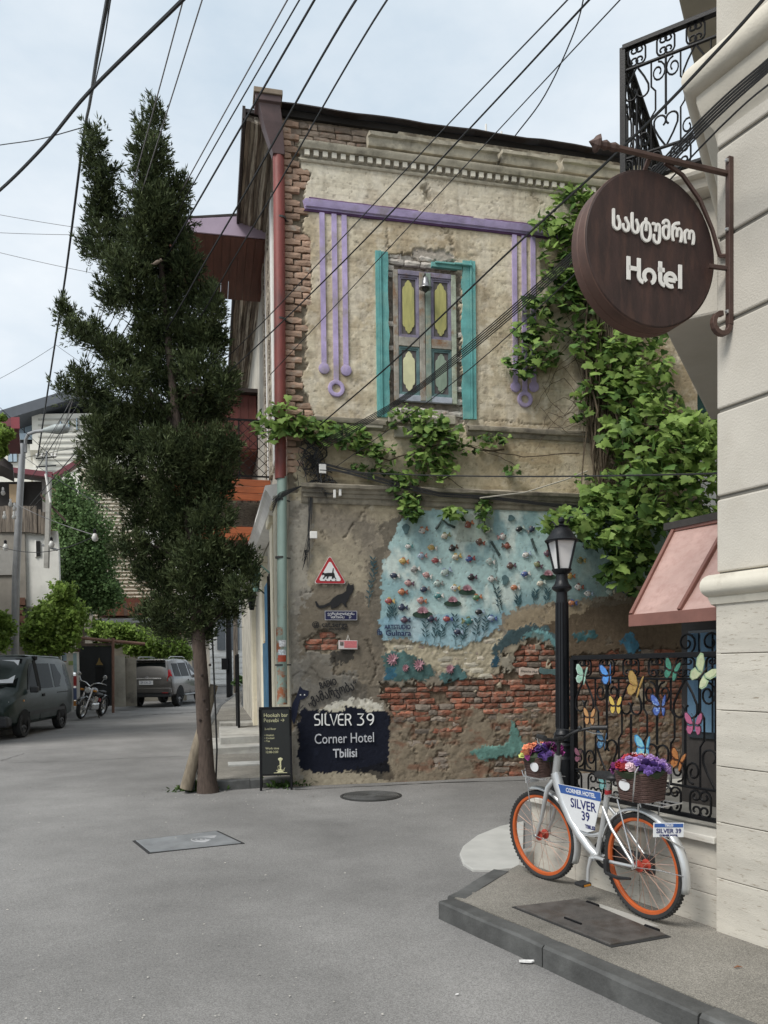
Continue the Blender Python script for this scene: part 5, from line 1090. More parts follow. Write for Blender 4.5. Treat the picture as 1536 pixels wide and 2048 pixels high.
def iron_panel(t, L_, z0, z1, M, top=.17, bot=.2, pitch=.21, posts=(0, 1)):
    """wrought panel from x=0 to L_ in the xz plane of M"""
    H = z1 - z0
    for z, r in ((z1, .024), (z1 - top, .011), (z0 + bot, .011), (z0 + .02, .018)):
        b = MB(); b.box((0, -r, z - r * .7), (L_, r, z + r * .7)); b.build('rail', iron, t, M, bevel=.003)
    for s in posts: b = MB(); b.box((s * L_ - .02, -.02, z0), (s * L_ + .02, .02, z1)); b.build('post', iron, t, M)
    n = max(2, round(L_ / pitch)); p = L_ / n
    for i in range(n):
        x = (i + .5) * p; sc = p / .21; D_ = lambda sx, sz=1.: Matrix.Diagonal((sx, 1, sz, 1))
        inst('scroll', M_C, t, M @ T(x - .048 * sc, 0, z1 - top / 2) @ D_(sc, (top - .02) / .17)); inst('scroll', M_CR, t, M @ T(x + .048 * sc, 0, z1 - top / 2) @ D_(sc, (top - .02) / .17))
        inst('scroll', M_CR, t, M @ T(x - .05 * sc, 0, z0 + bot / 2 + .005) @ D_(sc, (bot - .03) / .17)); inst('scroll', M_C, t, M @ T(x + .05 * sc, 0, z0 + bot / 2 + .005) @ D_(sc, (bot - .03) / .17))
        zm_ = (z0 + bot + z1 - top) / 2; hm = (z1 - top - z0 - bot); hs_ = hm * .36
        up_ = i % 2 == 0
        zc_ = z1 - top - hs_ / 2 if up_ else z0 + bot + hs_ / 2
        for me in ((M_HU, M_HU2) if up_ else (M_H, M_H2)): inst('scroll', me, t, M @ T(x, 0, zc_) @ D_(sc * 1.05, hs_ / .25))
        zb = (z1 - top - hs_, z0 + bot) if up_ else (z0 + bot + hs_, z1 - top)
        b = MB(); b.tube([(x, 0, zb[0]), (x, 0, zb[1])], .009, 5); b.build('baluster', iron, t, M)
        zz = z0 + bot + .09 if up_ else z1 - top - .09; sg = 1 if up_ else -1
        inst('scroll', M_S, t, M @ T(x - .055 * sc, .002, zz - sg * .085) @ D_(sc * .75, sg)); inst('scroll', M_S2, t, M @ T(x + .055 * sc, .002, zz - sg * .085) @ D_(sc * .75, sg))
        # tall side bar with bend
        xe = x + p / 2
        if i < n - 1: b = MB(); b.tube([(xe, 0, z0 + bot), (xe, 0, zm_ - .08), (xe + .03, 0, zm_ - .04), (xe + .03, 0, zm_ + .1), (xe, 0, zm_ + .14), (xe, 0, z1 - top)], .007, 5); b.build('baluster', iron, t, M)
br = thing('balcony_railing', 'black wrought iron railing of the hotel balcony above the round sign', 'railing', TM)
def fr3(s, o_, d, z=0):
    p = loc3(s, o_, z); x = d.normalized(); y = Vector((0, 0, 1)).cross(x); M = Matrix((x, y, Vector((0, 0, 1)))).transposed().to_4x4(); M.translation = p; return M
iron_panel(br, BO3, bz0, bzr, fr3(BS0, BO3, -N3), posts=(0,)); iron_panel(br, BS1 - BS0 - .1, bz0, bzr, fr3(BS0 + .04, BO3, D3), posts=(1,))
# ---- terrace plinth, coping
PLX = TMI @ ground(1038, 1731, HSZ); PX0 = PLX.x
plinth = thing('terrace_plinth', 'low travertine terrace wall with stone coping behind the bicycle', 'wall', TM)
CZ = .655
rows = (HSZ - .02, .30, .455, CZ - .045)
for i in range(3):
    x = 0.0; k = 0
    while x > PX0 + .02:
        l = .62 if not (i % 2 and k == 0) else .31; x2 = max(x - l, PX0); b = MB(); b.box((x2 + .0015, .0, rows[i] + .0015), (x - .0015, .30, rows[i + 1] - .0015)); b.build('travertine_block', trav, plinth, bevel=.004); x = x2; k += 1
b = MB(); b.box((PX0 + .01, .302, HSZ - .1), (PX0 + .24, 3.6, CZ - .047)); b.build('return_wall', trav, plinth)
x = 0.0
for l in (.9, .95): b = MB(); x2 = max(x - l, PX0 - .05); b.box((x2 + .001, -.05, CZ - .042), (x - .001, .32, CZ)); b.build('coping_slab', travc, plinth, bevel=.006); x = x2
b = MB(); b.box((PX0 - .05, .322, CZ - .044), (PX0 + .28, 3.65, CZ - .002)); b.build('coping_slab', travc, plinth, bevel=.006)
b = MB(); b.box((PX0 - .06, -.08, HSZ - .03), (PX0 + .03, .06, HSZ + .11)); b.build('foot_block', concrete, plinth, bevel=.01)
b = MB(); b.box((PX0 + .25, .3, .3), (-.0, 3.4, CZ - .06)); b.build('terrace_floor', mat('terrace_tiles', (.20, .19, .17), .7, .2, 4), plinth)
# ---- railing on the plinth
RY = .13
xl = tuv(1148, 1450, -RY)[0]; zt = tuv(1440, 1308, -RY)[1]
rl_ = thing('terrace_railing', 'black wrought iron terrace railing with scrolls between lamp post and hotel', 'railing', TM)
iron_panel(rl_, -xl - .02, CZ + .035, zt, T(xl, RY, 0), top=.15, bot=.20, pitch=.215)
# ---- lamp post
LX = tuv(1127, 1450, -RY)[0]
lamp = thing('street_lamp', 'black fluted lamp post with four sided lantern at the terrace corner', 'street lamp', TM @ T(LX - .01, RY, CZ))
blk = mat('lamp_black', (.008, .009, .011), .4, .2, 15, .1, 80, spec=.3)
hp = lambda py: tuv(1127, py, -RY)[1] - CZ
b = MB(); b.lathe([(.105, 0), (.105, .05), (.095, .06), (.09, .30), (.075, .32), (.07, .38), (.08, .40), (.08, hp(1490)), (.066, hp(1484)), (.078, hp(1480)), (.066, hp(1474)), (.07, hp(1468)), (.052, hp(1462)), (.048, hp(1455)), (.043, hp(1200)), (.04, hp(1184)), (.072, hp(1178)), (.075, hp(1174)), (.055, hp(1168)), (.045, hp(1160)), (.043, hp(1140))], 20); b.build('post', blk, lamp, smooth=30)
b = MB()
for k in range(12):
    a = 2 * math.pi * k / 12; c, s_ = math.cos(a), math.sin(a); b.tube([(.048 * c, .048 * s_, hp(1455)), (.043 * c, .043 * s_, hp(1205))], .0065, 4)
b.build('fluting', blk, lamp)
zb, zt2 = hp(1138), hp(1083); rb2, rt2 = .055, .106
b = MB(); b.lathe([(.03, zb - .05), (.06, zb - .03), (.075, zb - .005), (.075, zb)], 16); b.build('lantern_cup', blk, lamp, smooth=40)
glassm = mat('milky_glass', (.74, .73, .72), .35, .04, 5, 0, trans=.0)
for k in range(4):
    a0, a1 = rad(45 + 90 * k - 15), rad(45 + 90 * k + 75)
    p = lambda r, a, z: (r * math.cos(a), r * math.sin(a), z)
    b = MB(); v = [p(rb2, a0, zb), p(rb2, a1, zb), p(rt2, a1, zt2), p(rt2, a0, zt2)]; v += [(x * .96, y * .96, z) for x, y, z in v]; b.add(v, [(0, 1, 2, 3), (7, 6, 5, 4), (0, 4, 5, 1), (1, 5, 6, 2), (2, 6, 7, 3), (3, 7, 4, 0)]); b.build('pane', glassm, lamp)
    b = MB(); b.tube([p(rb2 + .004, a0, zb - .005), p(rt2 + .004, a0, zt2 + .005)], .010, 5); b.build('glazing_bar', blk, lamp)
b = MB(); b.lathe([(.124, zt2), (.128, zt2 + .010), (.112, zt2 + .024), (.086, zt2 + .062), (.07, zt2 + .09), (.055, zt2 + .10), (.05, zt2 + .11), (.058, zt2 + .116), (.026, zt2 + .126), (.015, zt2 + .137), (.024, zt2 + .15), (.024, zt2 + .17), (.012, zt2 + .182), (0, zt2 + .19)], 12); b.build('lantern_roof', blk, lamp, smooth=30)
for sg in (-1, 1): b = MB(); b.tube([(sg * .06, 0, zt2 + .13), (sg * .1, 0, zt2 + .17), (sg * .13, 0, zt2 + .16)], .006, 5); b.build('roof_scroll', blk, lamp)
# ---- awning, and the doorway beneath it
aw = thing('metal_awning', 'pinkish copper coloured sloping metal awning beside the hotel corner', 'awning', TM)
awm = mat('copper_pink_sheet', (.54, .36, .315), .45, .1, 5, .35, 55, metal=.25, patch=((.46, .285, .245), 16, .45, .7), bdist=.004); awe = mat('awning_edge', (.20, .088, .068), .5, .15, 6, .1)
def tm_at(px, py, yd): return TMI @ at(px, py, yd)
q0 = tm_at(1260, 1233, 5.7); q1 = tm_at(1345, 1064, 6.05); q0 = Vector((q0.x, q0.y, q0.z)); 
x1 = .55
v = [(q0.x, q0.y, q0.z), (x1, q0.y, q0.z), (x1, q1.y + .05, q1.z), (q1.x, q1.y, q1.z)]
b = MB(); b.add(v + [(x, y, z - .012) for x, y, z in v], [(0, 1, 2, 3), (7, 6, 5, 4), (0, 4, 5, 1), (1, 5, 6, 2), (2, 6, 7, 3), (3, 7, 4, 0)]); b.build('sheet', awm, aw)
b = MB(); b.box((q0.x - .004, q0.y - .012, q0.z - .075), (x1, q0.y - .002, q0.z + .012)); b.build('front_lip', awe, aw, bevel=.003)
ln = Vector(v[3]) - Vector(v[0])
for dx in (0.012, .45): b = MB(); a = Vector(v[0]) + Vector((dx, 0, .016)); b.tube([a, a + Vector((ln.x * (1 if dx < .1 else .3), ln.y, ln.z))], .018, 4); b.build('standing_seam', awe, aw)
b = MB(); b.box((q1.x, q1.y - .01, q1.z - .0), (x1, q1.y + .03, q1.z + .035)); b.build('top_flashing', awe, aw, bevel=.004)
b = MB(); b.tube([(q0.x + .03, q0.y + .02, q0.z - .04), (q1.x + .03, q1.y + .02, q1.z - .35)], .012, 5); b.build('strut', iron, aw)
# dark kiosk wall with blue curtained window behind the railing
ky = q1.y + .04
kio = thing('terrace_kiosk', 'dark fronted terrace kiosk with blue curtained window under the awning', 'kiosk', TM)
kx0 = q1.x + .05
darkw = mat('dark_timber', (.035, .03, .027), .7, .3, 5, .2, 40)
b = MB(); b.box((kx0, ky, .55), (2.6, ky + 2.2, q1.z + .02)); b.build('body', darkw, kio)
b = MB(); b.box((kx0 - .12, ky - .06, q1.z + .022), (2.6, ky + 2.3, q1.z + .075)); b.build('roof', darkw, kio)
w0 = TMI @ at(1362, 1262, 6.1); w1 = TMI @ at(1436, 1304, 5.6)
b = MB(); b.box((kx0 + .08, ky - .02, 1.1), (kx0 + .98, ky + .0, q0.z - .1)); wn = b.build('window', mat('window_dark_glass', (.02, .028, .035), .1, .1, 3, 0), kio)
cb = mat('blue_curtain', (.12, .22, .32), .8, .2, 5, .1)
for k in range(7): b = MB(); b.tube([(kx0 + .13 + k * .12, ky - .028, 1.15), (kx0 + .13 + k * .12, ky - .028, q0.z - .12)], .05, 6, flat=.25); b.build('curtain_fold', cb, wn)
for k in range(3):
    inst('scroll', M_S, kio, T(kx0 + .1 + .22 * k, ky - .06, q0.z - .30) @ Matrix.Diagonal((1.2, 1, 1.2, 1)))
# back building closing the lane: open porch with teal ceiling, shutters
D4 = (HM.to_3x3() @ Vector((1, 0, 0)))
bp = at(1318, 900, 12.6); bk = thing('porch_house', 'shaded rear house with teal porch ceiling and white shutters behind the vine', 'house', frame(Vector((bp.x, bp.y, 0)), D4))
pm = mat('porch_wall', (.30, .27, .22), .9, .15, 3); tealc = mat('teal_ceiling', (.10, .22, .20), .7, .15, 3)
b = MB(); b.box((-.2, 1.6, 0), (7, 2.0, 9)); b.build('back_wall', pm, bk)
b = MB(); b.box((-.2, 0, 6.6), (7, 1.6, 6.75)); b.build('porch_ceiling', tealc, bk); b = MB(); b.box((-.2, -.05, 6.76), (7, 1.6, 9)); b.build('upper_wall', pm, bk)
b = MB(); b.box((-.2, 1.2, 6.2), (7, 1.58, 6.59)); b.build('beam', tealc, bk)
b = MB(); b.box((-.2, .0, 3.6), (7, 1.6, 3.8)); b.build('porch_floor', pm, bk)
for sx0 in (1.05, 1.65, 2.6):
    b = MB(); b.box((sx0, 1.56, 3.9), (sx0 + .5, 1.6, 5.7)); s_ = b.build('shutter', white_paint, bk)
    for k in range(14): b = MB(); b.box((sx0 + .04, 1.53, 4.0 + k * .12), (sx0 + .46, 1.56, 4.08 + k * .12)); b.build('slat', white_paint, s_)
b = MB(); b.box((.55, 1.55, 3.85), (1.0, 1.61, 5.8)); b.build('dark_window', black, bk)
# ---- round hotel sign on its bracket
sgn = thing('hotel_sign', 'round rust brown hotel sign with white letters hanging from wall bracket', 'sign')
SA = rad(71.5); sx_ax = Vector((math.sin(SA), math.cos(SA), 0)); sc_ = at(1303, 499, 4.33); sgn.matrix_world = frame(sc_, sx_ax)
rust = mat('corten_brown', (.036, .018, .015), .6, .4, 3.5, .2, 90, stretch=(3, 3, .8), patch=((.075, .036, .026), 4.5, .48, .72), metal=.15); rusts = mat('corten_side', (.085, .043, .031), .6, .25, 6, .15, 60, metal=.15)
SR = .424; TH = .125
b = MB(); b.lathe([(0, .004), (SR - .012, .004), (SR - .006, .0), (SR - .006, -.01), (0, -.01)], 72, 0, rotx(90)); b.build('face', rust, sgn, smooth=30)
b = MB(); b.lathe([(SR - .004, 0), (SR, -.004), (SR, -TH * .5), (SR - .004, -TH * .5 - .004), (SR - .004, -TH * .5 - .008), (SR, -TH * .5 - .012), (SR, -TH), (0, -TH)], 72, 0, rotx(90), cap=False); b.build('drum', rusts, sgn, smooth=30)
sgw = mat('sign_letter_white', (.74, .72, .68), .5, .04, 10, 0)
o = text_mesh('სასტუმრო', .2, Matrix(), sgw, 'lettering', sgn, .004)
def fit(o, cx, cz_, w, h, y, bold=0.):
    me = o.data; co = np.array([v.co[:] for v in me.vertices]); lo, hi = co.min(0), co.max(0); c = (lo + hi) / 2; m0 = me.materials[0]; s1, s2 = w / (hi[0] - lo[0]), h / (hi[1] - lo[1])
    vs = [((p[0] - c[0]) * s1, (p[1] - c[1]) * s2, p[2]) for p in co]; fs = [tuple(p.vertices) for p in me.polygons]; M2 = MB()
    for i, (dx, dz) in enumerate(((0, 0), (1, 0), (-1, 0), (0, 1), (0, -1), (.7, .7), (-.7, .7), (.7, -.7), (-.7, -.7)) if bold else ((0, 0),)): M2.add([(x + dx * bold, z + dz * bold, q + i * .0003) for x, z, q in vs], fs)
    o.data = M2.mesh('lettering', m0, fix=False); o.matrix_local = T(cx, y, cz_) @ UP
fit(o, .012, .10, .53, .14, -.008, .0034)
b = MB(); y = -.008; w = .026; z0, z1, zm_ = -.155, .0, -.075
zx = .08 + z0
def hs(l): stroke(b, [(p_[0] * .92 - .005, p_[1] * .95 - .005) for p_ in l], w * .88, y, .006)
xh = -.165
hs([(xh, -.065), (xh, -.195)]); hs([(xh, -.128), (xh + .058, -.128)]); hs([(xh + .072, -.065), (xh + .072, -.165)] + arc(xh + .102, -.165, .03, 180, 270, 5)[1:])
y = -.0085; hs(arc(xh + .145, -.158, .037, 235, -70, 14)); y = -.009; hs([(xh + .182, -.12), (xh + .182, -.185)]) if False else None
hs([(xh + .222, -.062), (xh + .222, -.165)] + arc(xh + .25, -.165, .028, 180, 275, 5)[1:]); hs([(xh + .207, -.108), (xh + .252, -.108)])
y = -.0082; hs([(xh + .258, -.157), (xh + .330, -.157)] ); y = -.0088; hs(arc(xh + .295, -.157, .037, 0, 300, 16)); hs([(xh + .365, -.06), (xh + .365, -.197)])
b.build('lettering', sgw, sgn)
# bracket: wall strap with curl, spear arm, twisted brace
SI = sgn.matrix_world.inverted(); wallp = lambda px, py, o_=.035: SI @ (TM @ Vector((tuv(px, py, o_)[0], -o_, tuv(px, py, o_)[1])))
rb3 = mat('bracket_rust', (.085, .05, .04), .55, .25, 8, .15, 60, metal=.3)
u_ = wallp(1459, 315); l_ = wallp(1459, 650)
b = MB(); b.tube([u_, l_], .022, 4); cpts = [l_ + Vector((-.055 + .055 * math.cos(rad(a)), 0, .055 * math.sin(rad(a)))) for a in range(0, -300, -25)]; b.tube(cpts, .02, 4); b.build('wall_strap', rb3, sgn, bevel=.003)
for py in (322, 460, 624): q = wallp(1453, py, .055); b = MB(); b.lathe([(.012, 0), (.01, .012), (0, .014)], 8, 0, T(q) @ rotx(90)); b.build('bolt', mat('bolt_steel', (.5, .5, .5), .35, .1, metal=.8), sgn)
ar = wallp(1457, 348); tip = SI @ at(1178, 283, 4.2); tip = Vector((tip.x, ar.y * .0 + tip.y, tip.z))
b = MB(); dirv = (tip - ar); b.tube([ar, ar + dirv * .5, ar + dirv * .87], .017, 6); zq = [ar + dirv * t_ for t_ in (.80, .83, .86, .89, .92, .94, .955, .97, 1.0)]; b.tube(zq, [.017, .024, .016, .026, .016, .045, .038, .02, .002], 8); b.build('spear_arm', rb3, sgn)
hk = SI @ at(1302, 318, 4.3); b = MB(); b.tube([hk + Vector((0, 0, .03)), Vector((hk.x, 0.05, SR - .01))], .013, 6); b.build('hanger', rb3, sgn)
bs = [SI @ at(x, y_, d_) for x, y_, d_ in ((1330, 325, 4.33), (1365, 350, 4.36), (1400, 400, 4.39), (1425, 460, 4.42), (1440, 512, 4.44))]; b = MB(); b.tube(bs, .012, 5); b.tube([bs[-1], wallp(1458, 512)], .012, 5); b.build('twisted_brace', rb3, sgn)
b = MB(); b.tube([SI @ at(1418, 532, 4.4), wallp(1458, 537)], .014, 5); b.build('tie_bar', rb3, sgn)
# ---- butterflies on the terrace railing
def butterfly(px, py, s, rot, c1, c2, c3, fold, label):
    x, z = tuv(px, py, -.09); t = thing('butterfly', label, 'butterfly', TM @ T(x, .085, z) @ roty(rot) @ Matrix.Scale(.88, 4), 'butterfly ornaments on the railing')
    c1 = tuple(.82 * v + .18 * sum(c1) / 3 for v in c1); m1 = mat('wing_%s' % str(c1), c1, .4, .2, 30, 0, patch=(c2, 28, .5, .62)); m2 = mat('wing_edge_%s' % str(c3), c3, .4, .1, 20, 0); S_ = s
    fw_ = [(.006, .0), (.03, .055), (.062, .085), (.078, .08), (.078, .045), (.06, .008), (.03, -.006)]; hw = [(.006, -.004), (.03, -.010), (.058, -.004), (.066, -.035), (.052, -.066), (.03, -.072), (.012, -.045)]
    for sg in (-1, 1):
        Mw = rotz(sg * -fold) @ Matrix.Diagonal((sg * S_, 1, S_, 1))
        for nm, pl in (('fore_wing', fw_), ('hind_wing', hw)):
            b = MB(); b.prism(pl, .0, .003, 'y'); o = b.build(nm, m2, t, Mw); cx = sum(p[0] for p in pl) / len(pl); cz_ = sum(p[1] for p in pl) / len(pl)
            b = MB(); b.prism([(cx + (p[0] - cx) * .80 - .003, cz_ + (p[1] - cz_) * .82) for p in pl], -.0025, -.0005, 'y'); b.build('wing_field', m1, o)
    b = MB(); b.tube([(0, -.004, -.04 * S_), (0, -.006, 0), (0, -.004, .04 * S_)], [.003, .008, .005], 6); b.build('body', mat('insect_body', (.03, .02, .015), .6, .1), t)
    for sg in (-1, 1): b = MB(); b.tube([(0, -.004, .04 * S_), (sg * .02 * S_, -.006, .075 * S_)], .0015, 4); b.build('antenna', mat('insect_body', (.03, .02, .015), .6, .1), t)
BK = (.01, .01, .012)
for a in ((1170, 1351, 1.0, 14, (.30, .52, .40), (.10, .34, .22), (.45, .60, .52), 35, 'mint green butterfly ornament nearest the lamp post in top row'), (1221, 1350, 1.05, -3, (.03, .21, .60), (.05, .32, .72), (.01, .02, .06), 38, 'plain bright blue butterfly ornament in the top row'),
          (1279, 1372, 1.2, 20, (.50, .31, .07), (.20, .11, .02), (.40, .26, .08), 40, 'large gold spotted butterfly ornament tilted in the rail centre'), (1347, 1341, 1.0, 18, (.03, .18, .12), (.05, .28, .18), (.01, .015, .012), 15, 'dark green butterfly ornament with black edges in top row'),
          (1408, 1347, 1.3, 40, (.46, .50, .28), (.36, .44, .26), (.30, .40, .24), 10, 'pale cream green butterfly ornament nearest the hotel wall'), (1233, 1411, .95, 0, (.58, .40, .03), (.46, .27, .02), BK, 5, 'yellow butterfly ornament with black edges below the blue one'),
          (1324, 1412, 1.05, 0, (.03, .09, .38), (.35, .48, .62), (.01, .015, .05), 25, 'deep blue butterfly ornament with pale bands'), (1181, 1434, .92, 0, (.50, .24, .06), (.28, .12, .03), (.08, .03, .01), 5, 'orange brown butterfly ornament under the mint green one'),
          (1390, 1449, 1.05, 0, (.38, .07, .17), (.24, .04, .10), (.03, .01, .02), 8, 'magenta butterfly ornament above the orange and brown one'), (1293, 1495, 1.1, 2, (.10, .42, .58), (.36, .52, .36), (.03, .20, .42), 30, 'aqua rainbow butterfly ornament over the rear basket'),
          (1361, 1521, 1.0, 20, (.50, .18, .03), (.10, .03, .012), (.06, .02, .01), 30, 'orange and dark brown butterfly ornament lowest near the hotel'), (1211, 1482, 1.0, 10, (.04, .16, .32), (.25, .42, .48), (.01, .012, .03), 40, 'dark blue butterfly ornament behind the handlebar'),
          (1163, 1512, .8, 10, (.30, .10, .16), (.08, .03, .05), (.02, .01, .015), 45, 'dusky pink butterfly ornament beside the front basket flowers'), (1212, 1566, .8, 0, (.12, .36, .36), (.30, .50, .48), (.02, .06, .06), 40, 'small aqua butterfly ornament low behind the saddle')): butterfly(*a)
# ================================================================== BICYCLE
RW = ground(1291, 1836, HSZ - .01); bdir = Vector((-math.sin(rad(25.5)), math.cos(rad(25.5)), 0))
bike = thing('bicycle', 'silver step through bicycle with orange wheels parked on the sidewalk', 'bicycle', frame(RW, bdir) @ rotx(-3.5))   # x forward, y left
silv = mat('silver_paint', (.56, .57, .57), .32, .06, 8, .04, 60, metal=.55, coat=.3); chrome = mat('chrome_wire', (.58, .58, .58), .25, .1, 8, 0, metal=.8); rub = mat('tyre_rubber', (.022, .022, .022), .8, .25, 20, .4, 160); orr = mat('orange_rim', (.45, .092, .02), .42, .12, 8, .05); spk = mat('spoke_copper', (.50, .30, .22), .35, .1, metal=.5); blkp = mat('black_plastic', (.016, .016, .017), .5, .2, 12, .15, 90)
WR = .326
def wheel(x, steer, spokes=28):
    M = T(x, 0, WR) @ rotz(steer)
    b = MB(); R_ = WR - .02; b.lathe([(R_ - .016 , -.012), (R_ - .006, -.019), (R_ + .008, -.020), (R_ + .0165, -.013), (R_ + .02, 0), (R_ + .0165, .013), (R_ + .008, .020), (R_ - .006, .019), (R_ - .016, .012), (R_ - .016, -.012)], 56, 0, rotx(90), cap=False); w = b.build('tyre', rub, bike, M, smooth=40)
    tb = MB()
    for k in range(72):
        a = 2 * math.pi * k / 72
        for sg in (-1, 1): tb.cbox((0, sg * .013, R_ + .0155), (.012, .009, .008), 0, roty(math.degrees(a) + (2.5 if sg > 0 else 0)))
    tb.build('tread', rub, w)
    b = MB(); b.lathe([(R_ - .033, -.011), (R_ - .031, -.014), (R_ - .014, -.014), (R_ - .012, .0), (R_ - .014, .014), (R_ - .031, .014), (R_ - .033, .011), (R_ - .037, 0), (R_ - .033, -.011)], 56, 0, rotx(90), cap=False); rm = b.build('rim', orr, w, smooth=35)
    b = MB(); b.lathe([(.012, -.05), (.012, -.038), (.036, -.034), (.036, -.028), (.022, -.022), (.022, .022), (.036, .028), (.036, .034), (.012, .038), (.012, .05)], 16, 0, rotx(90)); b.build('hub', mat('red_hub', (.40, .05, .03), .45, .15), w, smooth=35)
    sp = MB()
    for k in range(spokes):
        a = 2 * math.pi * k / spokes; sg = 1 if k % 2 else -1; a2 = a + sg * (.55 if (k // 2) % 2 else -.55)
        sp.tube([(.034 * math.cos(a2), sg * .031, .034 * math.sin(a2)), ((R_ - .036) * math.cos(a), 0, (R_ - .036) * math.sin(a))], .0014, 3)
    for k in range(spokes):
        pass
    tag(sp.build('spokes', spk, w), kind='stuff'); return M
STEER = 8
wheel(0, 0); MF = wheel(1.0, STEER)
HT, HB = Vector((.765, 0, .93)), Vector((.815, 0, .74))
def tb(name, pts, r, m=silv, n=10, M=None, parent=None): b = MB(); b.tube(pts, r, n); return b.build(name, m, parent or bike, M, smooth=50)
BBk = Vector((.41, 0, .295))
tb('main_tube', [(.80, 0, .80), (.775, 0, .72), (.72, 0, .60), (.655, 0, .50), (.57, 0, .41), (.48, 0, .335), BBk], [.036, .037, .037, .036, .034, .032, .03], n=14)
tb('head_tube', [HB, HT], .027); tb('seat_tube', [BBk, (.345, 0, .50), (.285, 0, .72)], .0185); tb('seat_post', [(.285, 0, .72), (.262, 0, .80)], .0135, chrome)
tb('bridge_tube', [(.60, 0, .445), (.52, 0, .425), (.44, 0, .43), (.37, 0, .45)], .016)
tb('bottom_bracket', [(.41, -.045, .295), (.41, .045, .295)], .024, silv)
for sg in (-1, 1):
    tb('chain_stay', [(.41, sg * .03, .295), (.25, sg * .05, .305), (.0, sg * .06, WR)], [.013, .012, .011]); tb('seat_stay', [(.305, sg * .022, .64), (.2, sg * .055, .53), (0, sg * .062, WR)], [.011, .010, .009])
    tb('fork_leg', [(.812, sg * .02, .75), (.835, sg * .05, .70), (.87, sg * .055, .60), (.93, sg * .052, .45), (1.0, sg * .052, WR)], [.017, .018, .016, .013, .010])
    tb('hub_nut', [(0, sg * .05, WR), (0, sg * .085, WR)], .011, chrome, 6); tb('hub_nut', [(1.0, sg * .05, WR), (1.0, sg * .07, WR)], .010, chrome, 6)
def fender(x, a0, a1, name='mudguard'):
    b = MB(); n = 22; R_ = WR + .028; v = []; 
    for i in range(n + 1):
        a = rad(a0 + (a1 - a0) * i / n)
        for y, dr in ((-.031, -.018), (-.024, -.004), (0, .004), (.024, -.004), (.031, -.018)): v.append(((R_ + dr) * math.cos(a), y, (R_ + dr) * math.sin(a)))
    k = 5; f = [(i * k + j, i * k + j + 1, (i + 1) * k + j + 1, (i + 1) * k + j) for i in range(n) for j in range(4)]; b.add(v, f)
    o = b.build(name, silv, bike, T(x, 0, WR) @ (rotz(STEER) if x > .5 else Matrix()), smooth=60); sm = o.modifiers.new('thick', 'SOLIDIFY'); sm.thickness = .0025
fender(0, 60, 195); fender(0, 20, 58, 'mudguard_front_piece') if False else fender(0, 20, 59); fender(1.0, 75, 205)
for sg in (-1, 1): tb('mudguard_stay', [(0, sg * .066, WR), (-.2, sg * .075, WR + .03), (-.345, sg * .03, WR + .02)], .003, chrome, 5); tb('mudguard_stay', [(1.0, sg * .058, WR), (.82, sg * .05, WR - .01), (.645, sg * .03, WR + .02)], .003, chrome, 5)
# cranks, pedals, chain
b = MB(); b.lathe([(.088, -.003), (.092, 0), (.088, .003), (.06, .003), (.06, -.003)], 28, 0, rotx(90), cap=False); b.lathe([(.03, -.003), (.03, .003)], 12, 0, rotx(90)); b.build('chainring', blkp, bike, T(BBk.x, -.045, BBk.z))
b = MB(); b.box((-.05, -.060, .26), (.42, -.030, .385)); b.build('chain_guard', blkp, bike, bevel=.02)
tb('crank_arm', [(.41, .055, .295), (.425, .07, .22), (.43, .075, .13)], [.014, .011, .011], silv); tb('crank_arm', [(.41, -.055, .295), (.395, -.07, .46)], .011, silv)
for (x, y, z) in ((.43, .115, .128), (.395, -.11, .46)):
    b = MB(); b.cbox((x, y, z), (.085, .075, .024)); pd = b.build('pedal', blkp, bike, bevel=.006); b = MB(); b.cbox((x - .044, y, z), (.004, .05, .012)); b.build('reflector', mat('amber', (.5, .2, .02), .3, .1), pd)
# kickstand folded at the rear
tb('kickstand', [(.02, .085, .255), (.13, .09, .235), (.235, .085, .24)], [.008, .013, .012], blkp, 6); b = MB(); b.cbox((.245, .07, .28), (.03, .03, .09)); b.build('kickstand_bracket', blkp, bike, bevel=.004)
# saddle
b = MB()
def sd(u, v):
    a = 2 * math.pi * u; x = .14 - .27 * v; w = .02 + .065 * min(1, (v * 1.35) ** 1.6); return (.25 + x, w * math.cos(a) * (1 if 0 < v < 1 else .4), .84 + .028 * math.sin(a) * (1 if 0 < v < 1 else .5) + .012 * v)
b.grid(sd, 14, 8, wrap=True); b.build('saddle', blkp, bike, smooth=60)
tb('red_clamp', [(.277, 0, .725), (.272, 0, .75)], .022, mat('red_lock', (.30, .015, .02), .4, .1))
# handlebar
SM = T(.765, 0, .93) @ rotz(STEER)
tb('stem', [(0, 0, -.01), (-.012, 0, .06), (-.02, 0, .105)], .013, blkp, 8, SM); tb('stem_clamp', [(-.02, -.03, .11), (-.02, .03, .11)], .02, blkp, 10, SM)
hbp = [(-.02, 0, .11), (-.015, .06, .112), (-.0, .12, .125), (-.02, .19, .15), (-.09, .26, .165), (-.17, .295, .165)]
for sg in (-1, 1):
    tb('handlebar', [(x, y * sg, z) for x, y, z in hbp], .0115, blkp, 8, SM); tb('grip', [(-.08, sg * .255, .165), (-.19, sg * .303, .166)], .017, blkp, 8, SM); tb('brake_lever', [(-.05, sg * .23, .15), (-.09, sg * .27, .125), (-.15, sg * .30, .12)], .006, chrome, 5, SM)
b = MB(); b.lathe([(.014, 0), (.016, .01), (.01, .022), (0, .025)], 10, 0, T(-.03, -.2, .16)); b.build('bell', blkp, bike, SM, smooth=60)
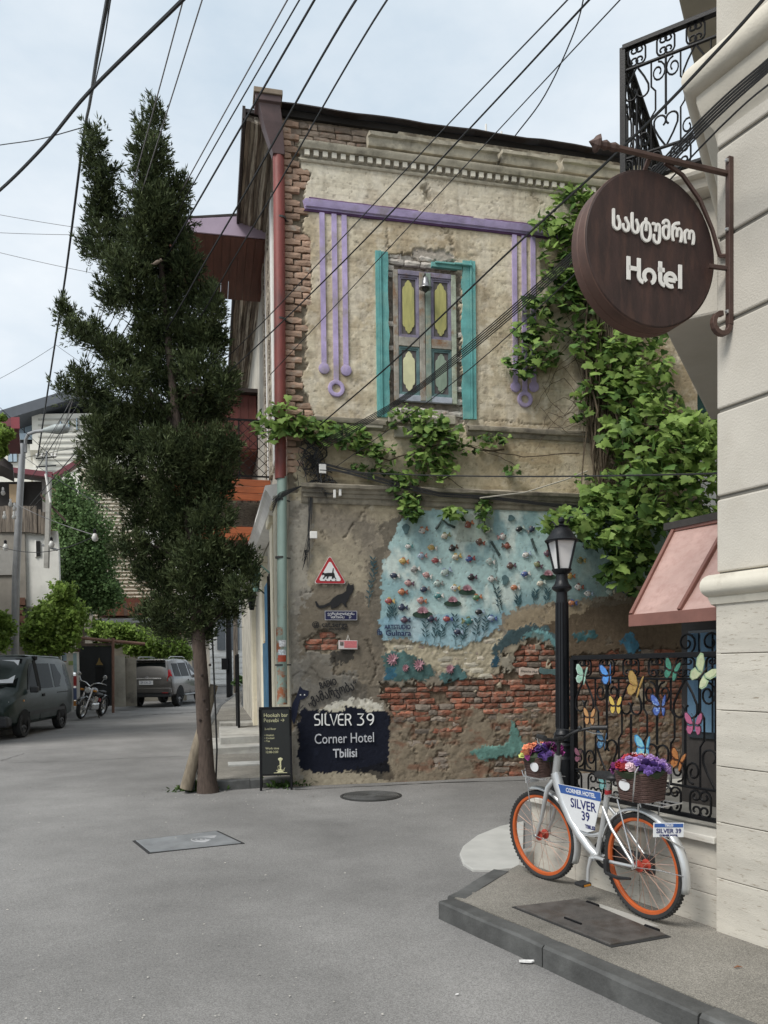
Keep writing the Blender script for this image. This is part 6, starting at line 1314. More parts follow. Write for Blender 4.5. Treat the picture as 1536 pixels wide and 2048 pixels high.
tb('brake_cable', [(-.05, -.2, .15), (.1, -.1, .16), (.08, 0, .02), (.06, .01, -.15)], .003, wirem, 5, SM); tb('brake_cable', [(-.05, .2, .15), (.09, .12, .13), (.07, .02, .0), (.05, .01, -.18)], .003, wirem, 5, SM)
# frame plate
plate_m = mat('plate_white', (.66, .67, .68), .4, .05, 6, 0); plate_b = mat('plate_blue', (.035, .10, .32), .4, .08, 6, 0); plate_n = mat('plate_navy_text', (.015, .02, .12), .4, 0, 1, 0)
pp_ = [(.745, .735), (.315, .735), (.315, .70), (.40, .47), (.47, .445), (.55, .45), (.62, .50), (.70, .62)]
b = MB(); b.prism(pp_, .020, .026, 'y'); pl_ = b.build('name_plate', plate_m, bike); b = MB(); b.prism([(.744, .733), (.317, .733), (.317, .675), (.722, .675)], .0262, .0275, 'y'); b.build('blue_band', plate_b, pl_)
PT = lambda x, z: T(x, .0275, z) @ rotz(180) @ UP
for tx, x, z, s, m in (('CORNER HOTEL', .515, .703, .040, plate_m), ('SILVER', .495, .622, .088, plate_n), ('39', .475, .55, .085, plate_n), ('TBILISI', .435, .485, .034, plate_n)): o = text_mesh(tx, s, PT(x, z), m, 'lettering', pl_, .0008, bold=.001)
# rear rack, basket and number plate
for y in (-.07, 0, .07): tb('rack_bar', [(.22, y, .735), (-.26, y, .735)], .0045, chrome, 6)
for x in (-.26, -.1, .06, .2): tb('rack_bar', [(x, -.075, .738), (x, .075, .738)], .0045, chrome, 6)
for sg in (-1, 1):
    tb('rack_strut', [(-.02, sg * .07, WR + .01), (-.08, sg * .085, .73)], .005, chrome, 6); tb('rack_strut', [(.0, sg * .07, WR + .01), (.10, sg * .085, .73)], .005, chrome, 6)
    tb('rack_hoop', [(-.04, sg * .09, .735), (-.10, sg * .14, .80), (-.13, sg * .145, .93), (-.12, sg * .11, .955)], .0045, chrome, 6)
wick = mat('brown_wicker', (.075, .042, .035), .6, .3, 20, .3, 90)
def basket(cx, cy, z0, w, d, h, name, M=None):
    b = MB(); n = 30; k = 14; rows = 15
    for r in range(rows):
        z = z0 + h * r / (rows - 1); s = .86 + .16 * r / (rows - 1); P = []
        for i in range(28):
            a = 2 * math.pi * i / 28; c, q = math.cos(a), math.sin(a); e = .35
            x = math.copysign(abs(c) ** e, c) * w / 2 * s; y = math.copysign(abs(q) ** e, q) * d / 2 * s; P.append((cx + x, cy + y, z + .0015 * math.sin(i * 7 + r * 3.1)))
        b.tube(P, h / rows * .56, 5, closed=True)
    o = b.build(name, wick, bike, M, smooth=60)
    b = MB(); b.box((cx - w * .40, cy - d * .40, z0), (cx + w * .40, cy + d * .40, z0 + h * .85)); b.build('basket_lining', mat('basket_inner', (.03, .02, .018), .8), o)
    b = MB(); b.lathe([(0, 0), (.034, 0), (.034, .004), (0, .005)], 18, 0, T(cx + (.03 if cx < .5 else -.05), cy + d / 2 * .97, z0 + h * .55) @ rotx(-90) @ Matrix.Diagonal((1.35, 1, 1, 1))); b.build('badge', plate_m, o); return o
basket(-.02, 0, .742, .26, .21, .165, 'rear_basket')
for sg in (-1, 1): tb('front_rack_strut', [(1.0, sg * .075, WR), (1.0, sg * .10, .72), (.93, sg * .12, .76)], .004, chrome, 6)
for y in (-.08, 0, .08): tb('front_rack_bar', [(.80, y, .765), (1.06, y, .765)], .0045, chrome, 6)
tb('front_rack_hoop', [(.80, .1, .765), (1.02, .115, .765), (1.06, .1, .80), (1.05, -.1, .80), (1.02, -.115, .765)], .005, chrome, 6)
basket(.945, 0, .772, .20, .22, .135, 'front_basket')
b = MB(); b.box((1.075, -.06, .70), (1.081, .06, .81)); b.build('front_plate', plate_m, bike, bevel=.004)
# rear number plate faces back to the street
c = at(1337, 1660, 4.46); bi = bike.matrix_world.inverted(); cl = bi @ c
PM = bi @ frame(c, Vector((.985, .10, 0)))
b = MB(); b.box((-.092, -.002, -.042), (.092, .002, .042)); rp = b.build('rear_plate', plate_m, bike, PM @ roty(2), bevel=.004); b = MB(); b.box((-.086, -.0034, .016), (.086, -.0022, .037)); b.build('blue_band', plate_b, rp)
for tx, z, s, m in (('TBILISI', .0265, .018, plate_m), ('SILVER 39', -.006, .036, plate_n), ('CORNER HOTEL', -.031, .015, plate_n)): text_mesh(tx, s, T(0, -.0038, z) @ UP, m, 'lettering', rp, .0006, bold=.0006)
tb('plate_arm', [tuple(PM @ Vector((-.05, .003, -.03))), (-.335, .0, .50)], .004, chrome, 5)
# ---- flowers in the baskets
def blossom(nm):
    b = MB()
    for ring, n, l, up_ in ((0, 6, .030, .2), (1, 5, .021, .7), (2, 4, .012, 1.3)):
        for k in range(n):
            a = 2 * math.pi * k / n + ring * .6; c, s_ = math.cos(a), math.sin(a); z = .006 * ring; w = l * .45
            b.add([(0, 0, z), (c * l * .6 - s_ * w, s_ * l * .6 + c * w, z + l * .6 * up_ * .6), (c * l, s_ * l, z + l * up_ * .75), (c * l * .6 + s_ * w, s_ * l * .6 - c * w, z + l * .6 * up_ * .6)], [(0, 1, 2, 3)])
    return b
BL = blossom('b'); fcol = {'orange': (.70, .20, .07), 'coral': (.68, .10, .07), 'lime': (.45, .50, .10), 'violet': (.13, .06, .30), 'magenta': (.26, .02, .18), 'plum': (.16, .02, .14), 'red': (.40, .02, .025), 'pinkwhite': (.70, .48, .52), 'lavender': (.36, .20, .50), 'cream': (.62, .50, .42)}
BLM = {c: BL.mesh('blossom', mat('petal_' + c, tuple(.82 * q + .18 * sum(v) / 3 for q in v), .7, .35, 50, 0, rand=.35, spec=.2), fix=False) for c, v in fcol.items()}
def bouquet(label, cx, cy, z, rx, ry, zones, n):
    t = thing('flower_arrangement', label, 'flowers', bike.matrix_world @ T(cx, cy, z)); rr = random.Random(int(cx * 100) + 5)
    b = MB(); b.lathe([(0, -.03), (rx * .8, -.03), (rx * .95, .01), (rx * .6, .045), (0, .06)], 12, 0, Matrix.Diagonal((1, ry / rx, 1, 1))); b.build('greenery', mat('dark_stems', (.03, .045, .02), .8), t)
    for i in range(n):
        a = rr.uniform(0, 6.283); r = math.sqrt(rr.random()); x, y = rx * r * math.cos(a), ry * r * math.sin(a); h = .055 * (1 - r * r) + rr.uniform(0, .045)
        c = min(zones, key=lambda q: (q[0] - x) ** 2 + (q[1] - y) ** 2 + (q[2] - h) ** 2 * 2 + rr.uniform(0, .004))[3]
        s = rr.uniform(.65, 1.15); inst('blossom', BLM[c], t, T(x, y, h) @ rotz(rr.uniform(0, 360)) @ Euler((rr.uniform(-.8, .8) - y * 4, rr.uniform(-.8, .8) + x * 4, 0)).to_matrix().to_4x4() @ Matrix.Diagonal((s, s, s, 1)))
bouquet('pink, red and purple artificial flowers heaped in the rear basket', -.02, 0, .905, .17, .145, [(.12, .10, 0, 'plum'), (.10, .06, .04, 'magenta'), (.03, .11, .02, 'red'), (.04, .02, .07, 'red'), (.10, -.08, .08, 'pinkwhite'), (.05, -.12, .09, 'cream'), (-.03, .05, .06, 'lavender'), (-.06, .09, .03, 'pinkwhite'), (-.10, .05, .05, 'violet'), (-.14, .08, .03, 'violet'), (-.06, -.05, .09, 'lavender')], 150)
bouquet('orange, lime and violet artificial flowers in the front basket', .945, 0, .905, .135, .155, [(.06, .14, 0, 'lime'), (.10, .10, .03, 'coral'), (.02, .12, .05, 'orange'), (.08, -.02, .09, 'orange'), (-.05, .10, .02, 'magenta'), (-.03, .05, .04, 'violet'), (-.10, .08, .0, 'violet'), (-.04, -.04, .05, 'plum'), (-.08, -.10, .03, 'magenta')], 110)
# ================================================================== VINES
def vleaf():
    """five lobed grape leaf about 1 unit wide, stalk at origin, tip towards -z, face -y"""
    o = [(0, -.04), (.16, .10), (.30, .06), (.52, .0), (.42, -.18), (.50, -.34), (.30, -.40), (.16, -.62), (0, -.80), (-.16, -.62), (-.30, -.40), (-.50, -.34), (-.42, -.18), (-.52, 0), (-.30, .06), (-.16, .10)]
    v = [(0, -.05, -.30)] + [(x, .10 * abs(x) + .05 * (z + .3) ** 2 * 3, z) for x, z in o]; f = [(0, 1 + (i + 1) % len(o), 1 + i) for i in range(len(o))]
    return np.array(v), np.array(f)
LV, LF = vleaf()
def leaf_mesh(m): return npmesh('leaf', LV, LF, m, True)
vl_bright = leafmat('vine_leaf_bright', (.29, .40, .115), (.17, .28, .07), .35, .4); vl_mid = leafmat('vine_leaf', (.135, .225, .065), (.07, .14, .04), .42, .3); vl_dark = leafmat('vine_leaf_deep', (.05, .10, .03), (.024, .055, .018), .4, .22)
stemm = mat('vine_bark', (.10, .075, .05), .9, .35, 12, .4, 60)
def place_leaves(spec, seed):
    """spec rows: px,py,rx,ry,n,out0,out1,size,bright -> list of (matrix, tone, size)"""
    rr = random.Random(seed); out = []
    for (px, py, rx, ry, n, o0, o1, sz, br_) in spec:
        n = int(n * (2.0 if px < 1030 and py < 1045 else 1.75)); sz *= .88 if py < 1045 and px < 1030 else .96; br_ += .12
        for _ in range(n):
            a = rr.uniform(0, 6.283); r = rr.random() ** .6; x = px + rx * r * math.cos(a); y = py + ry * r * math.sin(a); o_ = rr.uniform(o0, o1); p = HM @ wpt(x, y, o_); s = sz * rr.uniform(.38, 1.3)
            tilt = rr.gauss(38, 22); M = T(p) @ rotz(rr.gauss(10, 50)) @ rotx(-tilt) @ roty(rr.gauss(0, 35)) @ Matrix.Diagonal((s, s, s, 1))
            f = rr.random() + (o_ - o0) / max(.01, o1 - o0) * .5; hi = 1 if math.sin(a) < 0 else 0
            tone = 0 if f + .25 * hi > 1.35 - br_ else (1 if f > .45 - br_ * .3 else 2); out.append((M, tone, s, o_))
    return out
def vine(name, label, spec, stems, seed, nobj=300):
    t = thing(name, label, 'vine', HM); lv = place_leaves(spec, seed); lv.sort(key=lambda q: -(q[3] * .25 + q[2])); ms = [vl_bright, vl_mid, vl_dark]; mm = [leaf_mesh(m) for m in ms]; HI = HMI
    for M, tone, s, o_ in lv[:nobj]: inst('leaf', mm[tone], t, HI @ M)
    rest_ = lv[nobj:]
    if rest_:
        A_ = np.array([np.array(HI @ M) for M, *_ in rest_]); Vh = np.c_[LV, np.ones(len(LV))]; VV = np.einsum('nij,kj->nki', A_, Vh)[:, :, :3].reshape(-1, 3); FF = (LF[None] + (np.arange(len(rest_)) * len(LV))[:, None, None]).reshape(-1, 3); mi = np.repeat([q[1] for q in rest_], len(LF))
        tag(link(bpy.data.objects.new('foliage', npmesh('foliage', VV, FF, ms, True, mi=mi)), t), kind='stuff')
    for pts, r in stems:
        rr = random.Random(len(pts) + int(pts[0][0])); P = []
        for i in range(len(pts) - 1):
            for k in range(4):
                f_ = k / 4; P.append(tuple(pts[i][j] + (pts[i + 1][j] - pts[i][j]) * f_ for j in range(3)))
        P.append(pts[-1]); Q_ = [wpt(x + rr.uniform(-2, 2), y + rr.uniform(-2, 2), o_) for x, y, o_ in P]; b = MB(); b.tube(Q_, [r * (1 - .6 * i / len(Q_)) for i in range(len(Q_))], 5); b.build('stem', stemm, t)
    return t
rs = random.Random(4)
sp1 = [(545, 848, 40, 32, 46, .05, .35, .15, .5), (565, 812, 24, 26, 16, .05, .3, .14, .6), (600, 850, 42, 26, 46, .05, .3, .15, .45), (648, 862, 40, 24, 38, .05, .25, .15, .35), (700, 872, 40, 24, 32, .05, .2, .14, .3), (735, 888, 34, 28, 30, .05, .2, .13, .25), (765, 905, 30, 26, 22, .05, .2, .12, .2), (812, 832, 34, 26, 24, .05, .25, .14, .35), (852, 850, 42, 36, 52, .05, .3, .15, .45), (890, 868, 34, 38, 30, .05, .25, .14, .3), (850, 905, 40, 30, 36, .05, .25, .13, .35), (880, 935, 34, 26, 28, .05, .25, .15, .5), (820, 950, 36, 24, 24, .05, .2, .13, .2), (800, 975, 26, 22, 18, .05, .2, .13, .2), (820, 1010, 24, 34, 34, .05, .25, .14, .35), (905, 1025, 26, 14, 20, .06, .3, .17, .6), (968, 1022, 18, 36, 26, .05, .2, .12, .2), (990, 878, 36, 14, 20, .05, .2, .11, .2), (940, 890, 30, 18, 16, .05, .2, .12, .25), (1022, 938, 16, 10, 8, .05, .15, .12, .2), (900, 905, 24, 16, 14, .05, .2, .12, .3), (760, 940, 30, 14, 12, .05, .2, .11, .1), (720, 930, 20, 10, 8, .05, .15, .11, .1)]
st1 = [([(1010, 900, .06), (960, 900, .08), (900, 880, .1), (850, 900, .1), (780, 920, .08), (700, 900, .06), (640, 875, .08), (580, 860, .1), (545, 850, .15)], .014), ([(800, 1040, .08), (830, 990, .08), (850, 940, .1), (860, 880, .1), (850, 830, .12)], .01), ([(970, 1060, .06), (965, 1000, .08), (900, 960, .1), (860, 930, .1)], .008), ([(1160, 905, .1), (1060, 915, .06), (1000, 905, .06), (930, 890, .06)], .009), ([(1040, 935, .05), (1000, 915, .06), (960, 900, .06)], .006)]
vine('wall_grapevine', 'grapevine trailing along the ledge below the painted shutter', sp1, st1, 11)
sp2 = [(1215, 470, 40, 60, 40, .06, .35, .15, .2), (1230, 600, 50, 60, 50, .08, .4, .15, .3), (1150, 560, 50, 60, 40, .06, .3, .14, .2), (1300, 660, 40, 30, 40, .2, .8, .15, .45), (1150, 392, 44, 26, 46, .06, .3, .15, .5), (1185, 420, 36, 26, 30, .06, .3, .15, .4), (1105, 440, 46, 28, 46, .06, .3, .15, .4), (1150, 460, 50, 34, 60, .06, .35, .15, .35), (1110, 500, 34, 26, 32, .06, .3, .14, .25), (1170, 520, 40, 40, 44, .06, .35, .15, .2), (1120, 560, 46, 34, 52, .06, .35, .15, .35), (1160, 600, 40, 40, 50, .06, .35, .15, .2), (1075, 610, 34, 24, 28, .06, .25, .14, .2), (1060, 660, 34, 26, 30, .06, .25, .14, .15), (1045, 720, 34, 34, 50, .06, .3, .14, .25), (1090, 705, 32, 28, 34, .06, .3, .14, .25), (1110, 655, 30, 24, 22, .06, .25, .13, .15), (1180, 680, 46, 40, 62, .08, .4, .16, .3), (1215, 730, 46, 46, 70, .08, .5, .16, .3), (1260, 690, 50, 36, 60, .1, .6, .16, .4), (1180, 790, 40, 36, 40, .08, .4, .15, .25), (1260, 780, 60, 50, 100, .1, .8, .17, .4), (1310, 740, 40, 50, 60, .2, .9, .16, .5), (1310, 830, 70, 56, 130, .2, 1.2, .17, .45), (1380, 860, 62, 44, 110, .4, 1.5, .17, .6), (1250, 870, 60, 50, 90, .1, .8, .17, .3), (1330, 930, 76, 50, 150, .3, 1.4, .18, .35), (1410, 930, 46, 60, 110, .5, 1.6, .17, .4), (1260, 960, 60, 46, 90, .1, .9, .17, .3), (1210, 1000, 50, 34, 60, .1, .7, .18, .4), (1300, 1020, 70, 40, 120, .2, 1.3, .18, .3), (1390, 1015, 56, 36, 80, .4, 1.5, .16, .25), (1140, 1035, 56, 22, 60, .15, .8, .19, .55), (1100, 1045, 30, 18, 22, .15, .7, .17, .4), (1200, 1060, 50, 34, 60, .1, .8, .19, .35), (1250, 1100, 46, 36, 60, .1, .8, .20, .3), (1280, 1060, 50, 30, 50, .1, .9, .18, .2), (1230, 1145, 36, 26, 24, .1, .6, .19, .3), (1265, 1160, 30, 26, 18, .1, .6, .18, .2), (1290, 1110, 30, 30, 24, .1, .7, .18, .1), (1420, 870, 30, 40, 50, .5, 1.5, .16, .5), (1160, 830, 26, 20, 12, .08, .3, .13, .2), (1170, 960, 22, 16, 10, .08, .3, .14, .4), (1340, 1180, 40, 20, 10, .1, .5, .17, .1)]
st2 = []
for i in range(44):
    x = rs.gauss(1205, 22); y0 = rs.uniform(540, 760); y1 = rs.uniform(900, 1040); o_ = rs.uniform(.05, .3); st2.append(([(x + rs.uniform(-18, 18), y0, o_), (x + rs.uniform(-14, 14), (y0 * 2 + y1) / 3, o_ + .08), (x + rs.uniform(-12, 12), (y0 + 2 * y1) / 3, o_ + .05), (x + rs.uniform(-16, 16), y1, o_)], rs.uniform(.006, .02)))
for i in range(22):
    x = rs.uniform(1090, 1170); y = rs.uniform(620, 860); st2.append(([(1180, y + rs.uniform(-60, 60), .15), (x + 30, y + rs.uniform(-30, 30), .12), (x, y, .06), (x - rs.uniform(10, 40), y + rs.uniform(-40, 60), .05)], .006))
for i in range(10): x = rs.uniform(1240, 1420); st2.append(([(1220, rs.uniform(760, 980), .3), ((x + 1220) / 2, rs.uniform(800, 980), .5), (x, rs.uniform(850, 1010), .8)], .012))
vine('large_grapevine', 'dense large grapevine climbing the wall and hanging over the terrace', sp2, st2, 12)
# mass of stems and inner leaves closing the vine's depth
# ================================================================== THE CYPRESS
def sprays(P, Dn, L_, W_, nb, seed, spread=.5):
    """thin blades fanned about direction Dn at points P"""
    g = np.random.default_rng(seed); n = len(P); V = []; 
    P = np.repeat(P, nb, 0); Dn = np.repeat(Dn, nb, 0) + g.normal(0, spread, (n * nb, 3)); Dn /= np.linalg.norm(Dn, axis=1)[:, None] + 1e-9
    l = (L_[0] + (L_[1] - L_[0]) * g.random(n * nb))[:, None]; side = np.cross(Dn, g.normal(0, 1, (n * nb, 3))); side /= np.linalg.norm(side, axis=1)[:, None] + 1e-9; w = (W_ * (.6 + .8 * g.random(n * nb)))[:, None]
    a = P - side * w * .35; b_ = P + Dn * l * .45 + side * w; c = P + Dn * l; d = P + Dn * l * .5 - side * w
    V = np.stack([a, b_, c, d], 1).reshape(-1, 3); F_ = np.arange(len(V)).reshape(-1, 4); return V, F_
TB = ground(415, 1583); TY = TB.y
lobes = [(312, 232, 12, 24), (298, 270, 22, 36), (300, 320, 34, 46), (296, 375, 42, 48), (310, 425, 48, 50), (352, 400, 20, 44), (365, 372, 10, 22), (188, 275, 12, 24), (186, 318, 18, 36), (196, 362, 18, 34), (216, 352, 12, 20), (205, 405, 28, 30), (215, 445, 40, 42), (222, 495, 50, 44), (180, 500, 18, 24), (290, 480, 46, 50), (345, 465, 38, 50), (370, 520, 30, 46), (320, 545, 50, 50), (255, 545, 50, 44), (228, 590, 36, 36), (290, 610, 56, 48), (355, 600, 44, 46), (405, 600, 36, 44), (430, 625, 22, 36), (435, 690, 18, 46), (128, 630, 16, 28), (150, 665, 22, 22), (188, 672, 30, 32), (225, 705, 38, 34), (270, 720, 44, 40), (310, 670, 56, 50), (370, 680, 52, 50), (408, 670, 30, 44), (330, 750, 62, 46), (250, 765, 44, 30), (400, 750, 52, 44), (450, 770, 30, 34), (130, 778, 18, 18), (168, 762, 22, 26), (186, 800, 36, 26), (235, 835, 46, 40), (300, 830, 60, 46), (370, 830, 60, 50), (430, 820, 40, 44), (200, 870, 42, 40), (190, 915, 34, 34), (255, 900, 60, 52), (330, 910, 66, 56), (405, 905, 56, 56), (450, 900, 30, 50), (215, 965, 46, 40), (280, 985, 60, 50), (360, 990, 66, 54), (430, 975, 46, 50), (300, 1045, 56, 36), (365, 1050, 60, 46), (425, 1040, 44, 40), (260, 1100, 40, 30), (330, 1105, 56, 40), (395, 1110, 56, 44), (445, 1120, 44, 44), (488, 1125, 28, 40), (500, 1150, 20, 26), (320, 1160, 46, 34), (385, 1170, 56, 40), (440, 1175, 40, 34), (480, 1190, 28, 26), (330, 1215, 52, 32), (395, 1225, 50, 40), (450, 1225, 40, 28), (300, 1240, 32, 20), (345, 1262, 50, 22), (400, 1265, 40, 24), (285, 1150, 26, 22)]
cyp = thing('cypress_tree', 'tall dark ragged cypress tree at the pavement corner before the house', 'tree', T(TB.x, TB.y, 0))
g = np.random.default_rng(5); PP, DD = [], []; kpx = TY / F
for (cx, cy, rx, ry) in lobes:
    rx *= .88; ry *= .92; yc = TY + g.normal(0, .25); c = np.array(at(cx, cy, yc)) - np.array([TB.x, TB.y, 0]); R_ = np.array([rx * kpx, (rx + ry) / 2 * kpx * 1.05, ry * kpx])
    K = int(rx * ry / 19) + 6                                   # flame shaped tufts, gaps left between them
    d = g.normal(0, 1, (K, 3)); d /= np.linalg.norm(d, axis=1)[:, None]; tc_ = d * (g.random(K) ** .45 * g.uniform(.75, 1.12, K))[:, None] * R_
    ax = d * np.array([.75, .75, .25]) + np.array([0, 0, .9]) + g.normal(0, .22, (K, 3)); ax /= np.linalg.norm(ax, axis=1)[:, None]; ln_ = g.uniform(.12, .30, K); nb_ = 15
    s_ = g.random((K, nb_)); off = g.normal(0, 1, (K, nb_, 3)) * (.052 * (1.15 - s_))[..., None]
    P = tc_[:, None] + ax[:, None] * ((s_ - .35) * ln_[:, None])[..., None] + off; Dv = ax[:, None] * .9 + off * 9
    PP.append((c + P).reshape(-1, 3)); DD.append(Dv.reshape(-1, 3))
PP = np.concatenate(PP); DD = np.concatenate(DD); V, Fq_ = sprays(PP, DD, (.035, .10), .0075, 3, 3, .42)
cy_m = leafmat('cypress_foliage', (.10, .122, .05), (.03, .046, .021), .65, .14, .6)
link(bpy.data.objects.new('crown', npmesh('crown', V, Fq_, cy_m, False)), cyp)
limbm = mat('limb_bark', (.035, .026, .02), .95, .3, 10, .5, 40); bark = mat('cypress_bark', (.072, .052, .041), .95, .35, 10, .8, 40, stretch=(3, 3, .7))
tp = [at(x, y, TY) - Vector((TB.x, TB.y, 0)) for x, y in ((416, 1586), (412, 1540), (408, 1450), (403, 1360), (397, 1280), (392, 1200), (385, 1100), (372, 980), (355, 860), (340, 720), (325, 560), (312, 400), (308, 270))]
b = MB(); b.tube(tp, [.155, .115, .10, .094, .09, .086, .08, .072, .062, .05, .038, .025, .01], 12); b.build('trunk', bark, cyp, smooth=60)
for i, pts in enumerate((((370, 960), (300, 880), (220, 820), (150, 790)), ((355, 860), (280, 760), (200, 690), (130, 645)), ((390, 1150), (330, 1100), (270, 1080)), ((392, 1180), (440, 1130), (490, 1120)), ((345, 760), (400, 680), (430, 620)), ((380, 1050), (430, 980), (450, 900)), ((396, 1270), (425, 1245), (445, 1225)))):
    P = [at(x, y, TY + .12 * math.sin(i * 2.1) * k) - Vector((TB.x, TB.y, 0)) for k, (x, y) in enumerate(pts)]; b = MB(); b.tube(P, [.04, .03, .02, .008][:len(P)] if len(P) == 4 else [.035, .022, .008], 7); b.build('limb', limbm, cyp)
for (x, y) in ((420, 1330), (408, 1400), (400, 1440), (418, 1480), (404, 1350), (415, 1420)): p = at(x, y, TY - .10) - Vector((TB.x, TB.y, 0)); b = MB(); b.lathe([(.018, -.01), (.02, .008), (.012, .016), (0, .018)], 8, 0, T(p) @ rotx(90)); b.build('knot', mat('dark_knot', (.03, .02, .016), .9), cyp)
# stake and cable by the trunk
sk = [at(372, 1578, TY - .05), at(395, 1490, TY - .02), at(428, 1370, TY + .12)]; b = MB(); b.tube(sk, [.085, .075, .055], 10); o = b.build('tree_stake', mat('rotten_stake', (.20, .165, .12), .95, .35, 6, .7, 40, stretch=(3, 3, .6)), smooth=50); tag(o, 'old leaning wooden stake beside the cypress trunk', 'stake')
b = MB(); b.tube([at(431, 1582, TY + .05), at(434, 1500, TY + .05), at(430, 1400, TY + .05), at(424, 1260, TY + .08), at(420, 1200, TY)], .012, 6); o = b.build('hanging_cable', wirem); tag(o, 'black cable running down beside the cypress trunk', 'cable')
# two sparrows in the tree
for (x, y, lab) in ((313, 525, 'small brown sparrow perched high in the cypress'), (245, 770, 'small grey sparrow perched on the lower left cypress side')):
    p = at(x, y, TY - .45); t = thing('sparrow', lab, 'bird', T(p) @ rotz(30)); b = MB()
    def bd(u, v): a = 2 * math.pi * u; s = math.sin(math.pi * min(max(v, .02), .98)) ** .7; return ((v - .5) * .11, .026 * s * math.cos(a), .028 * s * math.sin(a) + (v - .5) * .07)
    b.grid(bd, 10, 8, wrap=True); b.add([(-.05, -.008, -.03), (-.05, .008, -.03), (-.11, .01, -.065), (-.11, -.01, -.065), (-.05, 0, -.02), (-.11, 0, -.06)], [(0, 1, 2, 3), (0, 4, 1), (1, 4, 5, 2), (3, 5, 4, 0), (2, 5, 3)]); b.lathe([(0, -.02), (.016, -.012), (.02, 0), (.016, .012), (0, .02)], 8, 0, T(.055, 0, .045)); b.tube([(.07, 0, .045), (.09, 0, .042)], [.006, .001], 5); b.build('body', mat('sparrow_brown', (.22, .17, .13), .8, .3, 30), t, smooth=60)
# weeds at the foot of the wall and tree
wd = leafmat('weed_leaf', (.07, .12, .03), (.03, .06, .018), .4, .2)
def weed(px, py, n, s, label, z=0, hgt=.16, base=None):
    p = ground(px, py, z); g = np.random.default_rng(px); P = g.normal(0, 1, (n, 3)) * np.array([s, s * .45, 0]); P[:, 2] = np.abs(g.normal(0, hgt * .5, n)); d = P * np.array([1, 1, .3]); d[:, 2] += .12; V, Fq = sprays(P, d, (.04, .10), .016, 3, px, .5)
    o = link(bpy.data.objects.new('weed', npmesh('weed', V, Fq, wd, False))); o.matrix_world = T(p); tag(o, label, 'weed', 'weeds at the wall foot')
weed(640, 1563, 160, .13, 'leafy green weed tuft under the navy painted panel', 0, .2); weed(672, 1566, 60, .07, 'smaller weed sprig just right of the leafy tuft'); weed(600, 1570, 90, .1, 'weed clump beside the black board foot', 0, .12); weed(560, 1574, 70, .12, 'thin weeds along the kerb under the black board', 0, .06); weed(395, 1580, 120, .13, 'dry grass around the cypress trunk base', 0, .05)
